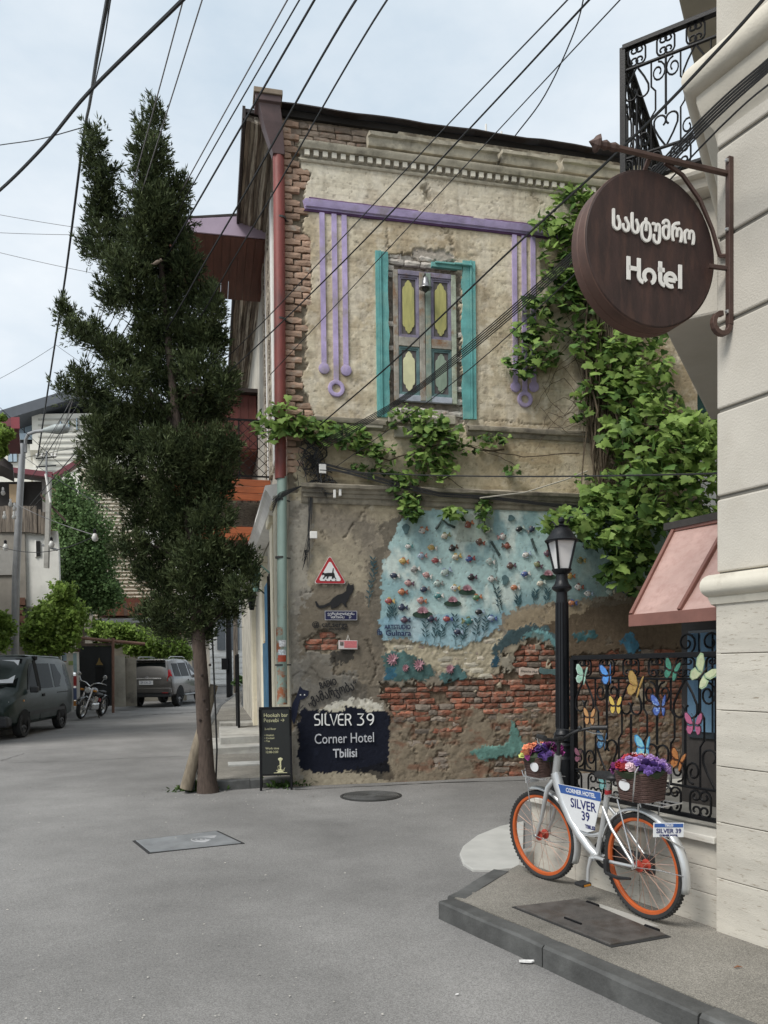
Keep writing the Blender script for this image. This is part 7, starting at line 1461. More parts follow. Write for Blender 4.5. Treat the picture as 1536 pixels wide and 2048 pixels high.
# ================================================================== VEHICLES
glass_d = mat('car_glass', (.008, .010, .010), .12, .4, 2.5, 0, spec=.04); tyre_m = mat('car_tyre', (.02, .02, .02), .85, .2, 10, .2, 60); plast = mat('dark_bumper', (.028, .029, .031), .6, .2, 8, .15, 80); rim_m = mat('alloy', (.42, .42, .43), .35, .1, 8, 0, metal=.7); rim_s = mat('steel_wheel', (.10, .10, .105), .5, .3, 8, 0, metal=.4); redl = mat('tail_red', (.34, .01, .015), .2, .15, 20, 0, coat=.5); lampg = mat('headlamp_glass', (.55, .56, .55), .15, .2, 12, .1, 30, coat=.6)
class Car:
    def __init__(s, t, st): s.t = t; s.st = st
    def at(s, x):
        st = s.st
        for a, b in zip(st[:-1], st[1:]):
            if a[0] <= x <= b[0]: f = (x - a[0]) / (b[0] - a[0]); return [p + (q - p) * f for p, q in zip(a, b)]
        return list(st[0] if x < st[0][0] else st[-1])
    def side(s, x, z):
        _, zs, zb, zt, ws, wb, wt = s.at(x)
        if z <= zb: f = max(0, (z - zs) / (zb - zs + 1e-6)); return ws + (wb - ws) * f + .02 * math.sin(math.pi * f)
        f = min(1, (z - zb) / max(.02, zt - .06 - zb)); return wb + (wt - wb) * f
    def body(s, m, name='body'):
        b = MB(); R = []
        for x, zs, zb, zt, ws, wb, wt in s.st:
            zm = (zs + zb) / 2; e = min(.06, (zt - zb) * .6)
            half = [(0, zs), (ws * .9, zs), (ws, zs + .08), ((ws + wb) / 2 + .02, zm), (wb + .006, zb - .05), (wb, zb), ((wb + wt) / 2, (zb + zt - e) / 2), (wt, zt - e), (wt - .05, zt - e * .25), (wt * .6, zt + .012), (0, zt + .02)]
            ring = half + [(-y, z) for y, z in reversed(half[1:-1])]; R.append([(x, y, z) for y, z in ring])
        k = len(R[0]); v = [p for r in R for p in r]; f = [(i * k + j, i * k + (j + 1) % k, (i + 1) * k + (j + 1) % k, (i + 1) * k + j) for i in range(len(R) - 1) for j in range(k)] + [tuple(range(k)), tuple(range((len(R) - 1) * k, len(R) * k))]
        b.add(v, f); return b.build(name, m, s.t, smooth=38)
    def panel(s, name, poly, m, sg=1, off=.006, parent=None):
        """polygon in (x,z) laid on the side surface"""
        b = MB(); n = len(poly); o = [(x, sg * (s.side(x, z) + off), z) for x, z in poly]; i = [(x, sg * (s.side(x, z) - .02), z) for x, z in poly]
        b.add(o + i, [tuple(range(n)), tuple(reversed(range(n, 2 * n)))] + [(q, (q + 1) % n, n + (q + 1) % n, n + q) for q in range(n)]); return b.build(name, m, parent or s.t)
    def wheel(s, x, y, r, w, rim, spokes, sg, arch_r=None):
        M = T(x, y, r) @ rotz(0); b = MB(); b.lathe([(r * .64, -w / 2), (r * .94, -w / 2), (r, -w / 2 + .03), (r, w / 2 - .03), (r * .94, w / 2), (r * .64, w / 2)], 28, 0, rotx(90), cap=False); wl = b.build('wheel', tyre_m, s.t, M, smooth=40)
        b = MB(); b.lathe([(r * .66, -w / 2 + .02), (r * .66, w / 2 - .03), (r * .6, w / 2 - .05), (r * .58, w / 2 - .09), (0, w / 2 - .09)], 24, 0, rotx(-90 if sg > 0 else 90), cap=False); b.build('rim', rim_s if spokes == 0 else mat('rim_well', (.05, .05, .05), .6), wl)
        b = MB(); b.lathe([(.0, .02), (r * .18, .015), (r * .2, -.02)], 12, 0, T(0, sg * (w / 2 - .05), 0) @ rotx(-90 if sg > 0 else 90))
        for k in range(spokes): a = 360 * k / spokes; b.cbox((0, sg * (w / 2 - .045), r * .36), (r * .13, .03, r * .55), 0, roty(a))
        b.build('hub_spokes', rim, wl)
        b = MB(); R_ = (arch_r or r * 1.17); b.lathe([(0, 0), (R_, 0), (R_, .02), (0, .02)], 26, 0, T(x, sg * (abs(y) + w / 2 - .035), r) @ rotx(90)); 
        return wl
    def arch(s, x, r, R_, sg, m):
        b = MB(); n = 16; v = []
        for i in range(n + 1):
            a = rad(-12 + 204 * i / n); xx, zz = x + R_ * math.cos(a), r + R_ * math.sin(a); y = sg * (s.side(xx, max(zz, .3)) + .004); v += [(x + R_ * .99 * math.cos(a), y, r + R_ * .99 * math.sin(a)), (x, y, r)]
        f = [(i * 2, i * 2 + 2, i * 2 + 3, i * 2 + 1) for i in range(n)]; b.add(v, f); b.build('wheel_well', black, s.t, fix=False)
# ---- dark green van
g0 = ground(48, 1473); g1 = ground(117, 1456.5); vd = (g0 - g1); vd.z = 0; vd.normalize()
van = thing('parked_van', 'dark green worn minivan parked at the left kerb, sunshade in its windscreen', 'van', frame(g1 + Vector((-vd.y, vd.x, 0)) * -.74 + vd * 1.2, vd))
zsl = math.degrees(math.atan(.012)); van.matrix_world = van.matrix_world @ roty(zsl); van.location.z = gz(van.location.y) + .0
vg = mat('dark_green_paint', (.010, .021, .018), .34, .2, 3, .03, 40, spec=.25, coat=.08, patch=((.035, .055, .05), 2, .5, .8)); vgl = mat('faded_green_roof', (.11, .135, .125), .35, .15, 2, .03, 40, coat=.4)
V_ = Car(van, [(-2.12, .50, 1.08, 1.66, .74, .78, .62), (-2.04, .36, 1.08, 1.84, .80, .83, .67), (-1.5, .30, 1.08, 1.93, .83, .85, .70), (0, .30, 1.08, 1.96, .83, .85, .71), (.62, .30, 1.06, 1.92, .83, .85, .70), (.98, .30, 1.05, 1.62, .83, .85, .73), (1.38, .30, 1.03, 1.16, .83, .84, .77), (1.72, .30, .90, 1.05, .82, .82, .70), (2.02, .32, .74, .90, .79, .78, .64), (2.10, .40, .66, .78, .70, .70, .55)])
V_.body(vg)
def vanw(x, y, z): return (x, y, z)
zt_ = lambda x: V_.at(x)[3]
b = MB(); b.add([(.68, -.60, zt_(.68) + .012), (.68, .60, zt_(.68) + .012), (1.34, .70, zt_(1.34) + .02), (1.34, -.70, zt_(1.34) + .02)], [(0, 1, 2, 3)]); b.build('windscreen', glass_d, van)
b = MB(); b.add([(.72, -.55, zt_(.72) + .018), (.72, .55, zt_(.72) + .018), (1.28, .60, zt_(1.28) + .028), (1.28, -.64, zt_(1.28) + .028)], [(0, 1, 2, 3)]); b.build('sunshade', mat('sunshade_white', (.74, .77, .80), .35, .06, 4, .05, 20, coat=.4), van)
b = MB(); b.add([(-1.9, -.55, 1.90), (.5, -.58, 1.955), (.5, .58, 1.955), (-1.9, .55, 1.90), (-1.9, -.55, 1.945), (.5, -.58, 1.985), (.5, .58, 1.985), (-1.9, .55, 1.945)], [(4, 5, 6, 7), (0, 1, 5, 4), (1, 2, 6, 5), (2, 3, 7, 6), (3, 0, 4, 7)]); b.build('roof_panel', vgl, van, bevel=.03)
for sg in (-1, 1):
    V_.panel('side_window', [(.42, 1.13), (1.02, 1.13), (.74, 1.62), (.60, 1.76), (.42, 1.78)], glass_d, sg); V_.panel('side_window', [(-.62, 1.13), (.20, 1.13), (.20, 1.76), (-.62, 1.76)], glass_d, sg); V_.panel('side_window', [(-1.85, 1.15), (-.76, 1.13), (-.76, 1.75), (-1.72, 1.72)], glass_d, sg)
    V_.panel('pillar_trim', [(.23, 1.08), (.39, 1.08), (.39, 1.84), (.23, 1.84)], black, sg, .009); V_.panel('side_moulding', [(-1.35, .52), (1.0, .52), (1.0, .60), (-1.35, .60)], plast, sg, .012); V_.panel('door_handle', [(.02, .93), (.17, .93), (.17, 1.0), (.02, 1.0)], black, sg, .02)
    V_.panel('door_gap', [(.29, .36), (.305, .36), (.305, 1.08), (.29, 1.08)], black, sg, .004); V_.panel('door_gap', [(1.17, .45), (1.185, .45), (1.185, 1.05), (1.17, 1.05)], black, sg, .004); V_.panel('slide_rail', [(-1.7, .98), (-.85, .98), (-.85, 1.0), (-1.7, 1.0)], black, sg, .01)
    V_.panel('indicator', [(1.28, .86), (1.34, .86), (1.34, .9), (1.28, .9)], mat('amber', (.5, .2, .02), .3, .1), sg, .012)
    for x in (1.28, -1.22): V_.wheel(x, sg * .76, .31, .19, rim_s, 0 if False else 6, sg); V_.arch(x, .31, .37, sg, black)
    b = MB(); b.cbox((.98, sg * .98, 1.13), (.10, .20, .15)); b.build('mirror', plast, van, bevel=.03)
    b = MB(); b.add([(1.93, sg * .36, .73), (1.93, sg * .74, .76), (2.02, sg * .74, .60), (2.12, sg * .36, .60), (1.90, sg * .36, .92), (1.86, sg * .74, .88)], [(0, 1, 2, 3)] if False else [(4, 5, 2, 3)]); b.build('headlight', lampg, van)
b = MB(); b.cbox((2.02, 0, .43), (.30, 1.62, .26)); b.build('front_bumper', plast, van, bevel=.06, seg=3)
b = MB(); b.cbox((2.06, 0, .70), (.09, .64, .10)); b.build('grille', plast, van, bevel=.02)
b = MB(); b.tube([(1.42, -.5, 1.17), (1.30, .05, 1.24)], .012, 5); b.build('wiper', black, van); b = MB(); b.tube([(1.42, .1, 1.17), (1.30, .58, 1.24)], .012, 5); b.build('wiper', black, van)
b = MB(); b.cbox((-2.08, 0, .50), (.16, 1.56, .22)); b.build('rear_bumper', plast, van, bevel=.05)
b = MB(); b.cbox((.2, .70, 1.90), (.16, .10, .10)); b.build('roof_seal', black, van, bevel=.02)
# ---- silver brown SUV seen from behind
s0 = ground(355, 1412); sd_ = Vector((.075, 1, 0)).normalized(); sl_ = Vector((-sd_.y, sd_.x, 0))
suv = thing('parked_suv', 'metallic grey off road SUV parked by the wall, seen from behind', 'car', frame(s0 + sl_ * .80 + sd_ * 1.4, sd_)); suv.matrix_world = suv.matrix_world @ roty(-zsl); suv.location.z = gz(suv.location.y)
sv = mat('grey_bronze_paint', (.125, .118, .112), .25, .06, 3, .02, 40, metal=.5, coat=.6)
S_ = Car(suv, [(-2.32, .62, 1.0, 1.10, .80, .86, .78), (-2.28, .50, 1.05, 1.22, .86, .90, .80), (-2.22, .44, 1.10, 1.45, .90, .92, .76), (-2.05, .42, 1.12, 1.83, .92, .93, .68), (-1.0, .42, 1.12, 1.90, .92, .93, .70), (.1, .42, 1.12, 1.88, .92, .93, .70), (.55, .42, 1.11, 1.70, .92, .93, .72), (1.1, .42, 1.10, 1.26, .92, .92, .80), (1.9, .45, 1.02, 1.16, .90, .88, .74), (2.3, .5, .86, 1.0, .84, .80, .64), (2.38, .56, .76, .88, .74, .7, .55)])
S_.body(sv)
for sg in (-1, 1):
    S_.panel('side_window', [(-1.95, 1.20), (-1.22, 1.18), (-1.22, 1.70), (-1.80, 1.70)], glass_d, sg); S_.panel('side_window', [(-1.12, 1.18), (-.22, 1.18), (-.22, 1.73), (-1.12, 1.72)], glass_d, sg); S_.panel('side_window', [(-.10, 1.18), (.92, 1.17), (.50, 1.58), (.30, 1.72), (-.10, 1.73)], glass_d, sg)
    for x in (-.17, -1.17, .95): S_.panel('door_gap', [(x, .5), (x + .014, .5), (x + .014, 1.12), (x, 1.12)], black, sg, .004)
    for x in (-.4, .55): S_.panel('door_handle', [(x, 1.0), (x + .18, 1.0), (x + .18, 1.05), (x, 1.05)], sv, sg, .03)
    for x in (1.4, -1.4): S_.wheel(x, sg * .80, .385, .25, rim_m, 6, sg); S_.arch(x, .385, .46, sg, black)
    b = MB(); b.cbox((0, sg * .93, .44), (2.0, .16, .06)); b.build('side_step', mat('step_silver', (.35, .35, .35), .4, .1, metal=.5), suv, bevel=.02)
    b = MB(); b.tube([(-1.8, sg * .62, 1.90), (-1.6, sg * .63, 1.965), (-.2, sg * .63, 1.965), (.1, sg * .62, 1.91)], .02, 6); b.build('roof_rail', mat('step_silver', (.35, .35, .35), .4, .1, metal=.5), suv)
    b = MB(); b.cbox((.70, sg * 1.03, 1.20), (.12, .20, .16)); b.build('mirror', sv, suv, bevel=.04)
    P = [(-2.20, sg * .90, 1.02), (-2.33, sg * .72, 1.02), (-2.30, sg * .76, 1.22), (-2.22, sg * .74, 1.46), (-2.13, sg * .80, 1.46), (-2.17, sg * .88, 1.22)]; b = MB(); b.add([(x - .012, y * 1.012, z) for x, y, z in P] + [(x + .06, y * .97, z) for x, y, z in P], [tuple(range(6)), tuple(range(6, 12))] + [(i, (i + 1) % 6, 6 + (i + 1) % 6, 6 + i) for i in range(6)]); b.build('tail_light', redl, suv)
    b = MB(); b.cbox((-2.36, sg * .66, .60), (.03, .24, .08)); b.build('reflector', redl, suv)
b = MB(); b.add([(-2.225, -.70, 1.24), (-2.225, .70, 1.24), (-2.09, .60, 1.73), (-2.09, -.60, 1.73)], [(0, 1, 2, 3)]); b.build('rear_window', glass_d, suv, T(-.035, 0, 0))
b = MB(); b.cbox((-2.12, 0, 1.84), (.26, 1.16, .045)); b.build('roof_spoiler', sv, suv, bevel=.02)
b = MB(); b.cbox((-2.30, 0, .66), (.16, 1.78, .22)); b.build('rear_bumper', sv, suv, bevel=.05, seg=3); b = MB(); b.cbox((-2.25, 0, .48), (.16, 1.7, .16)); b.build('lower_bumper', plast, suv, bevel=.04)
b = MB(); b.cbox((-2.325, .05, 1.115), (.03, 1.12, .06)); b.build('tailgate_trim', chrome, suv, bevel=.01)
b = MB(); b.cbox((-2.335, .10, .965), (.02, .56, .16)); lpn = b.build('number_plate', plate_m, suv, bevel=.004)
text_mesh('ZP-330-ZP', .13, T(-2.346, .10, .965) @ rotz(-90) @ UP, plate_n, 'lettering', lpn, .001, sx=.75)
b = MB(); b.box((-2.30, -.80, .78), (-2.27, .80, .80)); b.build('tailgate_gap', black, suv); b = MB(); b.tube([(-2.25, .1, 1.32), (-2.21, -.3, 1.42), (-2.23, -.36, 1.38)], .012, 5); b.build('wiper', black, suv)
b = MB(); b.lathe([(.05, -.008), (.06, 0), (.05, .008)], 14, 0, T(-2.345, .05, 1.16) @ roty(90) @ Matrix.Diagonal((.7, 1, 1, 1)), cap=False); b.build('badge', chrome, suv)
# ---- cruiser motorcycle
mf = ground(161, 1430); mp = Vector((mf.x, mf.y, mf.z)) * .96 + Vector((0, 0, 0)); sc2 = 24.2 / mf.y; mp = Vector((mf.x * sc2, 24.2, gz(24.2) + .02)); md = Vector((-.04, -1, 0)).normalized()
mot = thing('motorcycle', 'black and chrome cruiser motorcycle parked before the black gate', 'motorcycle', frame(mp, md) @ rotx(-9))     # x=0 front axle, rear at -1.6
mblk = mat('motor_black', (.012, .012, .013), .25, .1, 8, 0, coat=.5)
def mt(n, p, r, m=chrome, k=7): b = MB(); b.tube(p, r, k); return b.build(n, m, mot, smooth=50)
for x in (0, -1.55):
    b = MB(); w = .06 if x == 0 else .085; b.lathe([(.25, -w), (.30, -w), (.335, -w * .5), (.345, 0), (.335, w * .5), (.30, w), (.25, w), (.25, -w)], 28, 0, rotx(90), cap=False); wl = b.build('wheel', tyre_m, mot, T(x, 0, .345), smooth=40)
    b = MB(); b.lathe([(.235, -.03), (.255, -.04), (.255, .04), (.235, .03), (.235, -.03)], 28, 0, rotx(90), cap=False)
    b.lathe([(.05, -.06), (.05, .06)], 10, 0, rotx(90)); b.build('rim', chrome, wl); b = MB()
    for k in range(14): a = 2 * math.pi * k / 14; b.tube([(0, .03 * (-1) ** k, 0), (.24 * math.cos(a), 0, .24 * math.sin(a))], .006, 3)
    tag(b.build('spokes', chrome, wl), kind='stuff')
for sg in (-1, 1):
    mt('fork_tube', [(0, sg * .10, .345), (-.36, sg * .11, .98)], .028); mt('handlebar', [(-.38, 0, 1.02), (-.36, sg * .12, 1.12), (-.40, sg * .28, 1.16), (-.52, sg * .40, 1.12)], .016); mt('grip', [(-.48, sg * .37, 1.135), (-.58, sg * .44, 1.10)], .022, mblk); mt('mirror_arm', [(-.43, sg * .32, 1.15), (-.43, sg * .40, 1.32)], .008)
    b = MB(); b.lathe([(0, -.012), (.065, -.01), (.07, 0), (.06, .012), (0, .02)], 14, 0, T(-.43, sg * .42, 1.36) @ roty(90)); b.build('mirror', chrome, mot)
    mt('turn_signal', [(-.30, sg * .16, .90), (-.30, sg * .26, .90)], .035, mat('amber', (.5, .2, .02), .3, .1))
mt('exhaust', [(-.55, -.14, .5), (-.6, -.2, .32), (-.9, -.22, .26), (-1.75, -.22, .30)], .045); mt('exhaust', [(-.85, -.16, .5), (-.9, -.2, .4), (-1.1, -.22, .36), (-1.7, -.22, .40)], .04)
def fend(x, a0, a1, w):
    b = MB(); v = []; n = 12
    for i in range(n + 1):
        a = rad(a0 + (a1 - a0) * i / n)
        for y, d in ((-w, -.03), (-w * .6, 0), (w * .6, 0), (w, -.03)): v.append((x + (.385 + d) * math.cos(a), y, .345 + (.385 + d) * math.sin(a)))
    b.add(v, [(i * 4 + j, i * 4 + j + 1, i * 4 + 5 + j, i * 4 + 4 + j) for i in range(n) for j in range(3)]); b.build('mudguard', mblk, mot, smooth=60)
fend(0, 20, 150, .08); fend(-1.55, 30, 185, .11)
b = MB(); b.lathe([(0, -.10), (.06, -.09), (.095, -.03), (.10, .03), (.09, .05)], 18, 0, T(-.28, 0, .90) @ roty(90)); b.build('headlight_shell', chrome, mot, smooth=50); b = MB(); b.lathe([(.09, .045), (.06, .06), (0, .066)], 16, 0, T(-.28, 0, .90) @ roty(90)); b.build('headlight', lampg, mot, smooth=50)
def blob(n, c, d, m):
    b = MB(); b.grid(lambda u, v: (c[0] + d[0] * (v - .5) * 2, c[1] + d[1] * math.cos(2 * math.pi * u) * math.sin(math.pi * min(.97, max(.03, v))) ** .5, c[2] + d[2] * math.sin(2 * math.pi * u) * math.sin(math.pi * min(.97, max(.03, v))) ** .5), 14, 8, wrap=True); b.build(n, m, mot, smooth=60)
blob('fuel_tank', (-.66, 0, .86), (.28, .15, .13), mblk); blob('saddle', (-1.08, 0, .74), (.24, .17, .07), plast); blob('pillion', (-1.42, 0, .82), (.18, .12, .05), plast)
for k in range(5): b = MB(); b.lathe([(.10, k * .04), (.13, k * .04 + .008), (.13, k * .04 + .024), (.10, k * .04 + .032)], 12, 0, T(-.58, 0, .48) @ roty(25)); b.lathe([(.10, k * .04), (.13, k * .04 + .008), (.13, k * .04 + .024), (.10, k * .04 + .032)], 12, 0, T(-.78, 0, .48) @ roty(-25)); b.build('cylinder_fins', chrome, mot)
b = MB(); b.cbox((-.72, 0, .38), (.5, .30, .24)); b.build('engine_case', chrome, mot, bevel=.05, seg=3); blob('air_filter', (-.68, -.2, .58), (.1, .06, .1), chrome); mt('frame_tube', [(-.36, 0, .9), (-.5, .0, .3), (-.95, 0, .25), (-1.25, 0, .5), (-1.1, 0, .72)], .025, mblk); mt('side_stand', [(-.8, .12, .28), (-.75, .3, .0)], .014, mblk)
mt('red_trim', [(-.95, -.16, .58), (-.95, .16, .58)], .06, mat('red_cover', (.22, .02, .02), .35, .1))
# ================================================================== FAR SIDE OF THE STREET
def bld(name, label, px, py, y, rz=0, cat='building'): p = at(px, py, y); return thing(name, label, cat, T(p.x, p.y, gz(y)) @ rotz(rz)), p
def zz_(py, y, px=100): return at(px, py, y).z - gz(y)
def xx_(px, y): return at(px, 1300, y).x
def wbox(t, n, px0, px1, py0, py1, y0, y1, m, ref, **k):
    """box given by its front outline in the photo at distance y0, running back to y1 in the street's direction"""
    a = at(px0, py1, y0); c = at(px1, py0, y0); z0_, z1_ = min(a.z, c.z) - gz(ref.y), max(a.z, c.z) - gz(ref.y); sl = min(0, (c.x / c.y) * .97) * (y1 - y0)
    P = [(a.x - ref.x, y0 - ref.y), (c.x - ref.x, y0 - ref.y), (c.x - ref.x + sl, y1 - ref.y), (a.x - ref.x + sl, y1 - ref.y)]; b = MB(); b.prism(P, z0_, z1_, 'z'); return b.build(n, m, t, **k)
whit = mat('old_whitewash', (.66, .65, .61), .9, .1, 2, .2, 40, patch=((.40, .38, .34), 1.2, .55, .75)); grey_pl = mat('grey_render', (.24, .22, .19), .9, .2, 2, .2, 40); burg = mat('burgundy_roof', (.13, .018, .028), .5, .2, 3, .1, 30)
wh, p = bld('whitewashed_house', 'narrow whitewashed house with weathered board top beside the lamp pole', 80, 1300, 24, cat='house')
wbox(wh, 'white_wall', 50, 116, 1062, 1345, 24.0, 29, whit, p); wbox(wh, 'grey_wall', -300, 49, 1055, 1345, 23.9, 29, grey_pl, p); wbox(wh, 'plinth_stain', 47, 112, 1212, 1345, 23.96, 24.4, mat('damp_plaster', (.32, .30, .26), .9, .2, 2), p)
x = -120
while x < 92: wbox(wh, 'board', x, x + 8.5, 1012 + random.uniform(-2, 2) - (x > 55) * 2 + max(0, x - 60) * .6, 1064 + max(0, x - 50) * .12, 23.85 + random.uniform(-.03, .03), 23.95, wood_old, p); x += 9.2
wbox(wh, 'window', 72, 80, 1082, 1112, 23.95, 24.1, black, p); wbox(wh, 'window_frame', 70.5, 71.8, 1080, 1114, 23.94, 24.1, white_paint, p); wbox(wh, 'wall_hatch', -10, 27, 1100, 1150, 23.84, 24, mat('hatch_grey', (.28, .27, .25), .7, .1), p)
b = MB(); a = at(84, 1000, 23.4); c = at(134, 1052, 23.4); b.add([(a.x - p.x, 23.3 - p.y, a.z), (c.x - p.x, 23.3 - p.y, c.z), (c.x - p.x - .3, 24.1 - p.y, c.z + .12), (a.x - p.x - .3, 24.1 - p.y, a.z + .12)] + [(a.x - p.x, 23.3 - p.y, a.z - .08), (c.x - p.x, 23.3 - p.y, c.z - .08), (c.x - p.x - .3, 24.1 - p.y, c.z + .04), (a.x - p.x - .3, 24.1 - p.y, a.z + .04)], [(0, 1, 2, 3), (7, 6, 5, 4), (0, 4, 5, 1), (1, 5, 6, 2), (2, 6, 7, 3), (3, 7, 4, 0)]); b.build('lean_roof', mat('rust_sheet', (.07, .04, .03), .8, .3, 4), wh)
for k in range(5): wbox(wh, 'brick_pier', 34, 50 - k % 2 * 4, 1195 + k * 18, 1210 + k * 18, 23.6, 23.9, mat('pier_brick', (.18, .09, .06), .9, .3, 6), p)
ro, p = bld('burgundy_roofed_house', 'house with burgundy metal roof and open dark loft behind the poles', 60, 1300, 33, cat='house')
wbox(ro, 'loft_void', -80, 150, 962, 1060, 34, 40, mat('loft_dark', (.03, .026, .023), .9), p); wbox(ro, 'loft_post', 86, 99, 958, 1060, 33.6, 33.9, mat('grey_post', (.22, .2, .18), .9), p); wbox(ro, 'ochre_panel', 19, 44, 968, 1005, 33.7, 33.95, mat('ochre_panel', (.42, .30, .18), .9, .1), p); wbox(ro, 'ochre_panel', 100, 126, 975, 1060, 33.7, 33.95, mat('ochre_panel', (.42, .30, .18), .9, .1), p); wbox(ro, 'wall', -80, 180, 1056, 1345, 34.05, 40, grey_pl, p)
for (xa, ya, xb, yb) in ((-60, 938, 106, 958), (104, 962, 165, 925)):
    a, c = at(xa, ya, 33), at(xb, yb, 33); b = MB(); b.add([(a.x - p.x, 0, a.z), (c.x - p.x, 0, c.z), (c.x - p.x - 1, 2.2, c.z + .3), (a.x - p.x - 1, 2.2, a.z + .3), (a.x - p.x, 0, a.z - .22), (c.x - p.x, 0, c.z - .22), (c.x - p.x - 1, 2.2, c.z + .1), (a.x - p.x - 1, 2.2, a.z + .1)], [(0, 1, 2, 3), (7, 6, 5, 4), (0, 4, 5, 1), (1, 5, 6, 2), (2, 6, 7, 3), (3, 7, 4, 0)]); b.build('roof', burg, ro)
# modern pale apartment block on the hill
ap_, p = bld('apartment_block', 'modern pale stone apartment block with dark flat roof on the hill', 200, 1300, 70)
stone = mat('pale_stone_cladding', (.66, .64, .57), .85, .08, 1, .15, 8, stretch=(1, 1, 3)); roofd = mat('charcoal_roof', (.075, .085, .10), .7, .1, 2)
wbox(ap_, 'wall', 76, 390, 824, 1345, 70, 90, stone, p); wbox(ap_, 'wing', -60, 76, 888, 1345, 72, 90, stone, p); wbox(ap_, 'top_storey', 10, 76, 828, 888, 73, 88, mat('dark_cladding', (.10, .11, .125), .6, .1, 2), p)
for k in range(10): wbox(ap_, 'stone_course', 76, 390, 836 + k * 11.5, 836.8 + k * 11.5, 69.9, 70, mat('course_joint', (.40, .39, .35), .9), p)
a = at(0, 838, 69); c = at(150, 792, 69); e = at(400, 858, 69)
b = MB(); L3 = [(a.x - p.x, -1, a.z), (c.x - p.x, -1, c.z), (e.x - p.x, -1, e.z)]; b.add([q for q in L3] + [(x, y, z - .9) for x, y, z in L3] + [(x, 16, z) for x, y, z in L3] + [(x, 16, z - .9) for x, y, z in L3], [(0, 1, 4, 3), (1, 2, 5, 4), (0, 6, 7, 1), (1, 7, 8, 2), (3, 4, 10, 9), (4, 5, 11, 10), (0, 3, 9, 6), (2, 8, 11, 5)]); b.build('flat_roof', roofd, ap_)
wf = mat('pale_window_glass', (.30, .38, .44), .08, .1, 1, 0, spec=.8); fr_m = mat('window_frame_dark', (.05, .055, .06), .5, .1)
for (x0, x1, y0, y1) in ((28, 48, 849, 876), (49, 66, 847, 875), (16, 25, 897, 924), (26, 34, 897, 924), (119, 123, 842, 849), (136, 139, 840, 855), (152, 155, 836, 860)):
    w_ = wbox(ap_, 'window', x0, x1, y0, y1, 69.8 if x0 > 76 else 71.8, 72.9, fr_m, p); wbox(ap_, 'pane', x0 + .8, x1 - .8, y0 + .8, y1 - .8, 69.7 if x0 > 76 else 71.7, 71.75 if x0 < 76 else 69.78, wf, p)
for (y0) in (888, 934): wbox(ap_, 'balcony', 60, 80, y0, y0 + 12, 68.6, 71.9, stone, p)
wbox(ap_, 'balustrade', 26, 78, 866, 879, 70.6, 70.7, wf, p)
# banded brick house behind the cypress
bh, p = bld('banded_brick_house', 'pale banded brick house with wooden balcony behind the cypress', 280, 1300, 44, cat='house')
wbox(bh, 'wall', 170, 345, 935, 1345, 44, 56, mat('pale_brick_wall', (.42, .37, .29), .95, .2, 2, .3, 10), p)
for k in range(40): wbox(bh, 'brick_course', 170 + (k % 2), 345, 950 + k * 7.3, 954.6 + k * 7.3, 43.9, 44, mat('pale_brick_course', (.60, .55, .45), .9, .2, 4, .3, 20), p)
bb_ = wbox(bh, 'balcony', 195, 300, 1195, 1232, 42.6, 43.8, wood_red, p)
for k in range(14): wbox(bh, 'balcony_board', 196 + k * 7.4, 202.6 + k * 7.4, 1205, 1231, 42.5, 42.58, mat('brown_board%d' % (k % 3), ((.20, .08, .04), (.16, .10, .07), (.24, .10, .05))[k % 3], .8, .2, 4), p)
wbox(bh, 'tin_roof', 180, 310, 1236, 1246, 41.6, 43.8, mat('pale_tin', (.45, .45, .43), .6, .1, 4), p); wbox(bh, 'satellite_dish_arm', 283, 287, 1060, 1085, 43, 43.8, white_paint, p)
b = MB(); q = at(303, 1078, 42.8); b.lathe([(0, .0), (.3, .05), (.5, .16), (.52, .16), (.3, .02), (0, -.03)], 18, 0, T(q.x - p.x, q.y - p.y, q.z - gz(44)) @ rotx(70)); b.build('satellite_dish', white_paint, bh, smooth=60)
# far ornate white building closing the street
wb_, p = bld('ornate_white_building', 'ornate white building with arched windows at the street end', 470, 1300, 60)
ow = mat('white_stucco', (.86, .86, .84), .85, .06, 2, .1, 20); wbox(wb_, 'wall', 400, 560, 1090, 1372, 60, 70, ow, p)
for cx in (442, 470, 493, 516):
    a = at(cx, 1240, 59.9); b = MB(); w2 = .31; zb_ = at(cx, 1300, 59.9).z; P = [(a.x - p.x - w2, zb_ - gz(60)), (a.x - p.x + w2, zb_ - gz(60))] + [(a.x - p.x + w2 * math.cos(rad(q)), at(cx, 1225, 59.9).z - gz(60) + w2 * math.sin(rad(q))) for q in range(0, 181, 20)]; b.prism(P, -.16, -.04, 'y'); b.build('window', mat('far_glass', (.16, .18, .20), .2, .1), wb_)
    b = MB(); b.tube([(a.x - p.x + .39 * math.cos(rad(q)), -.15, at(cx, 1225, 59.9).z - gz(60) + .39 * math.sin(rad(q))) for q in range(0, 181, 15)], .05, 5); b.build('arch_moulding', ow, wb_)
for k in range(6): wbox(wb_, 'rustication', 400, 560, 1306 + k * 11, 1314 + k * 11, 59.9, 60, ow, p)
for k in range(16): wbox(wb_, 'cornice_block', 424 + k * 6, 428 + k * 6, 1182, 1190, 59.7, 60, ow, p)
ml, p = bld('low_cream_house', 'low peeling cream house end between SUV and white building', 380, 1300, 42, cat='house')
wbox(ml, 'wall', 330, 418, 1265, 1375, 42, 48, mat('peeling_cream', (.55, .50, .42), .9, .15, 1.5, .2, 20, patch=((.36, .22, .16), 1.5, .55, .7)), p); wbox(ml, 'door', 385, 394, 1304, 1350, 41.9, 42.1, mat('grey_door', (.16, .16, .17), .7, .1), p); wbox(ml, 'tile_roof', 325, 420, 1255, 1268, 41.5, 48, mat('old_tiles', (.26, .15, .10), .9, .2, 5), p)
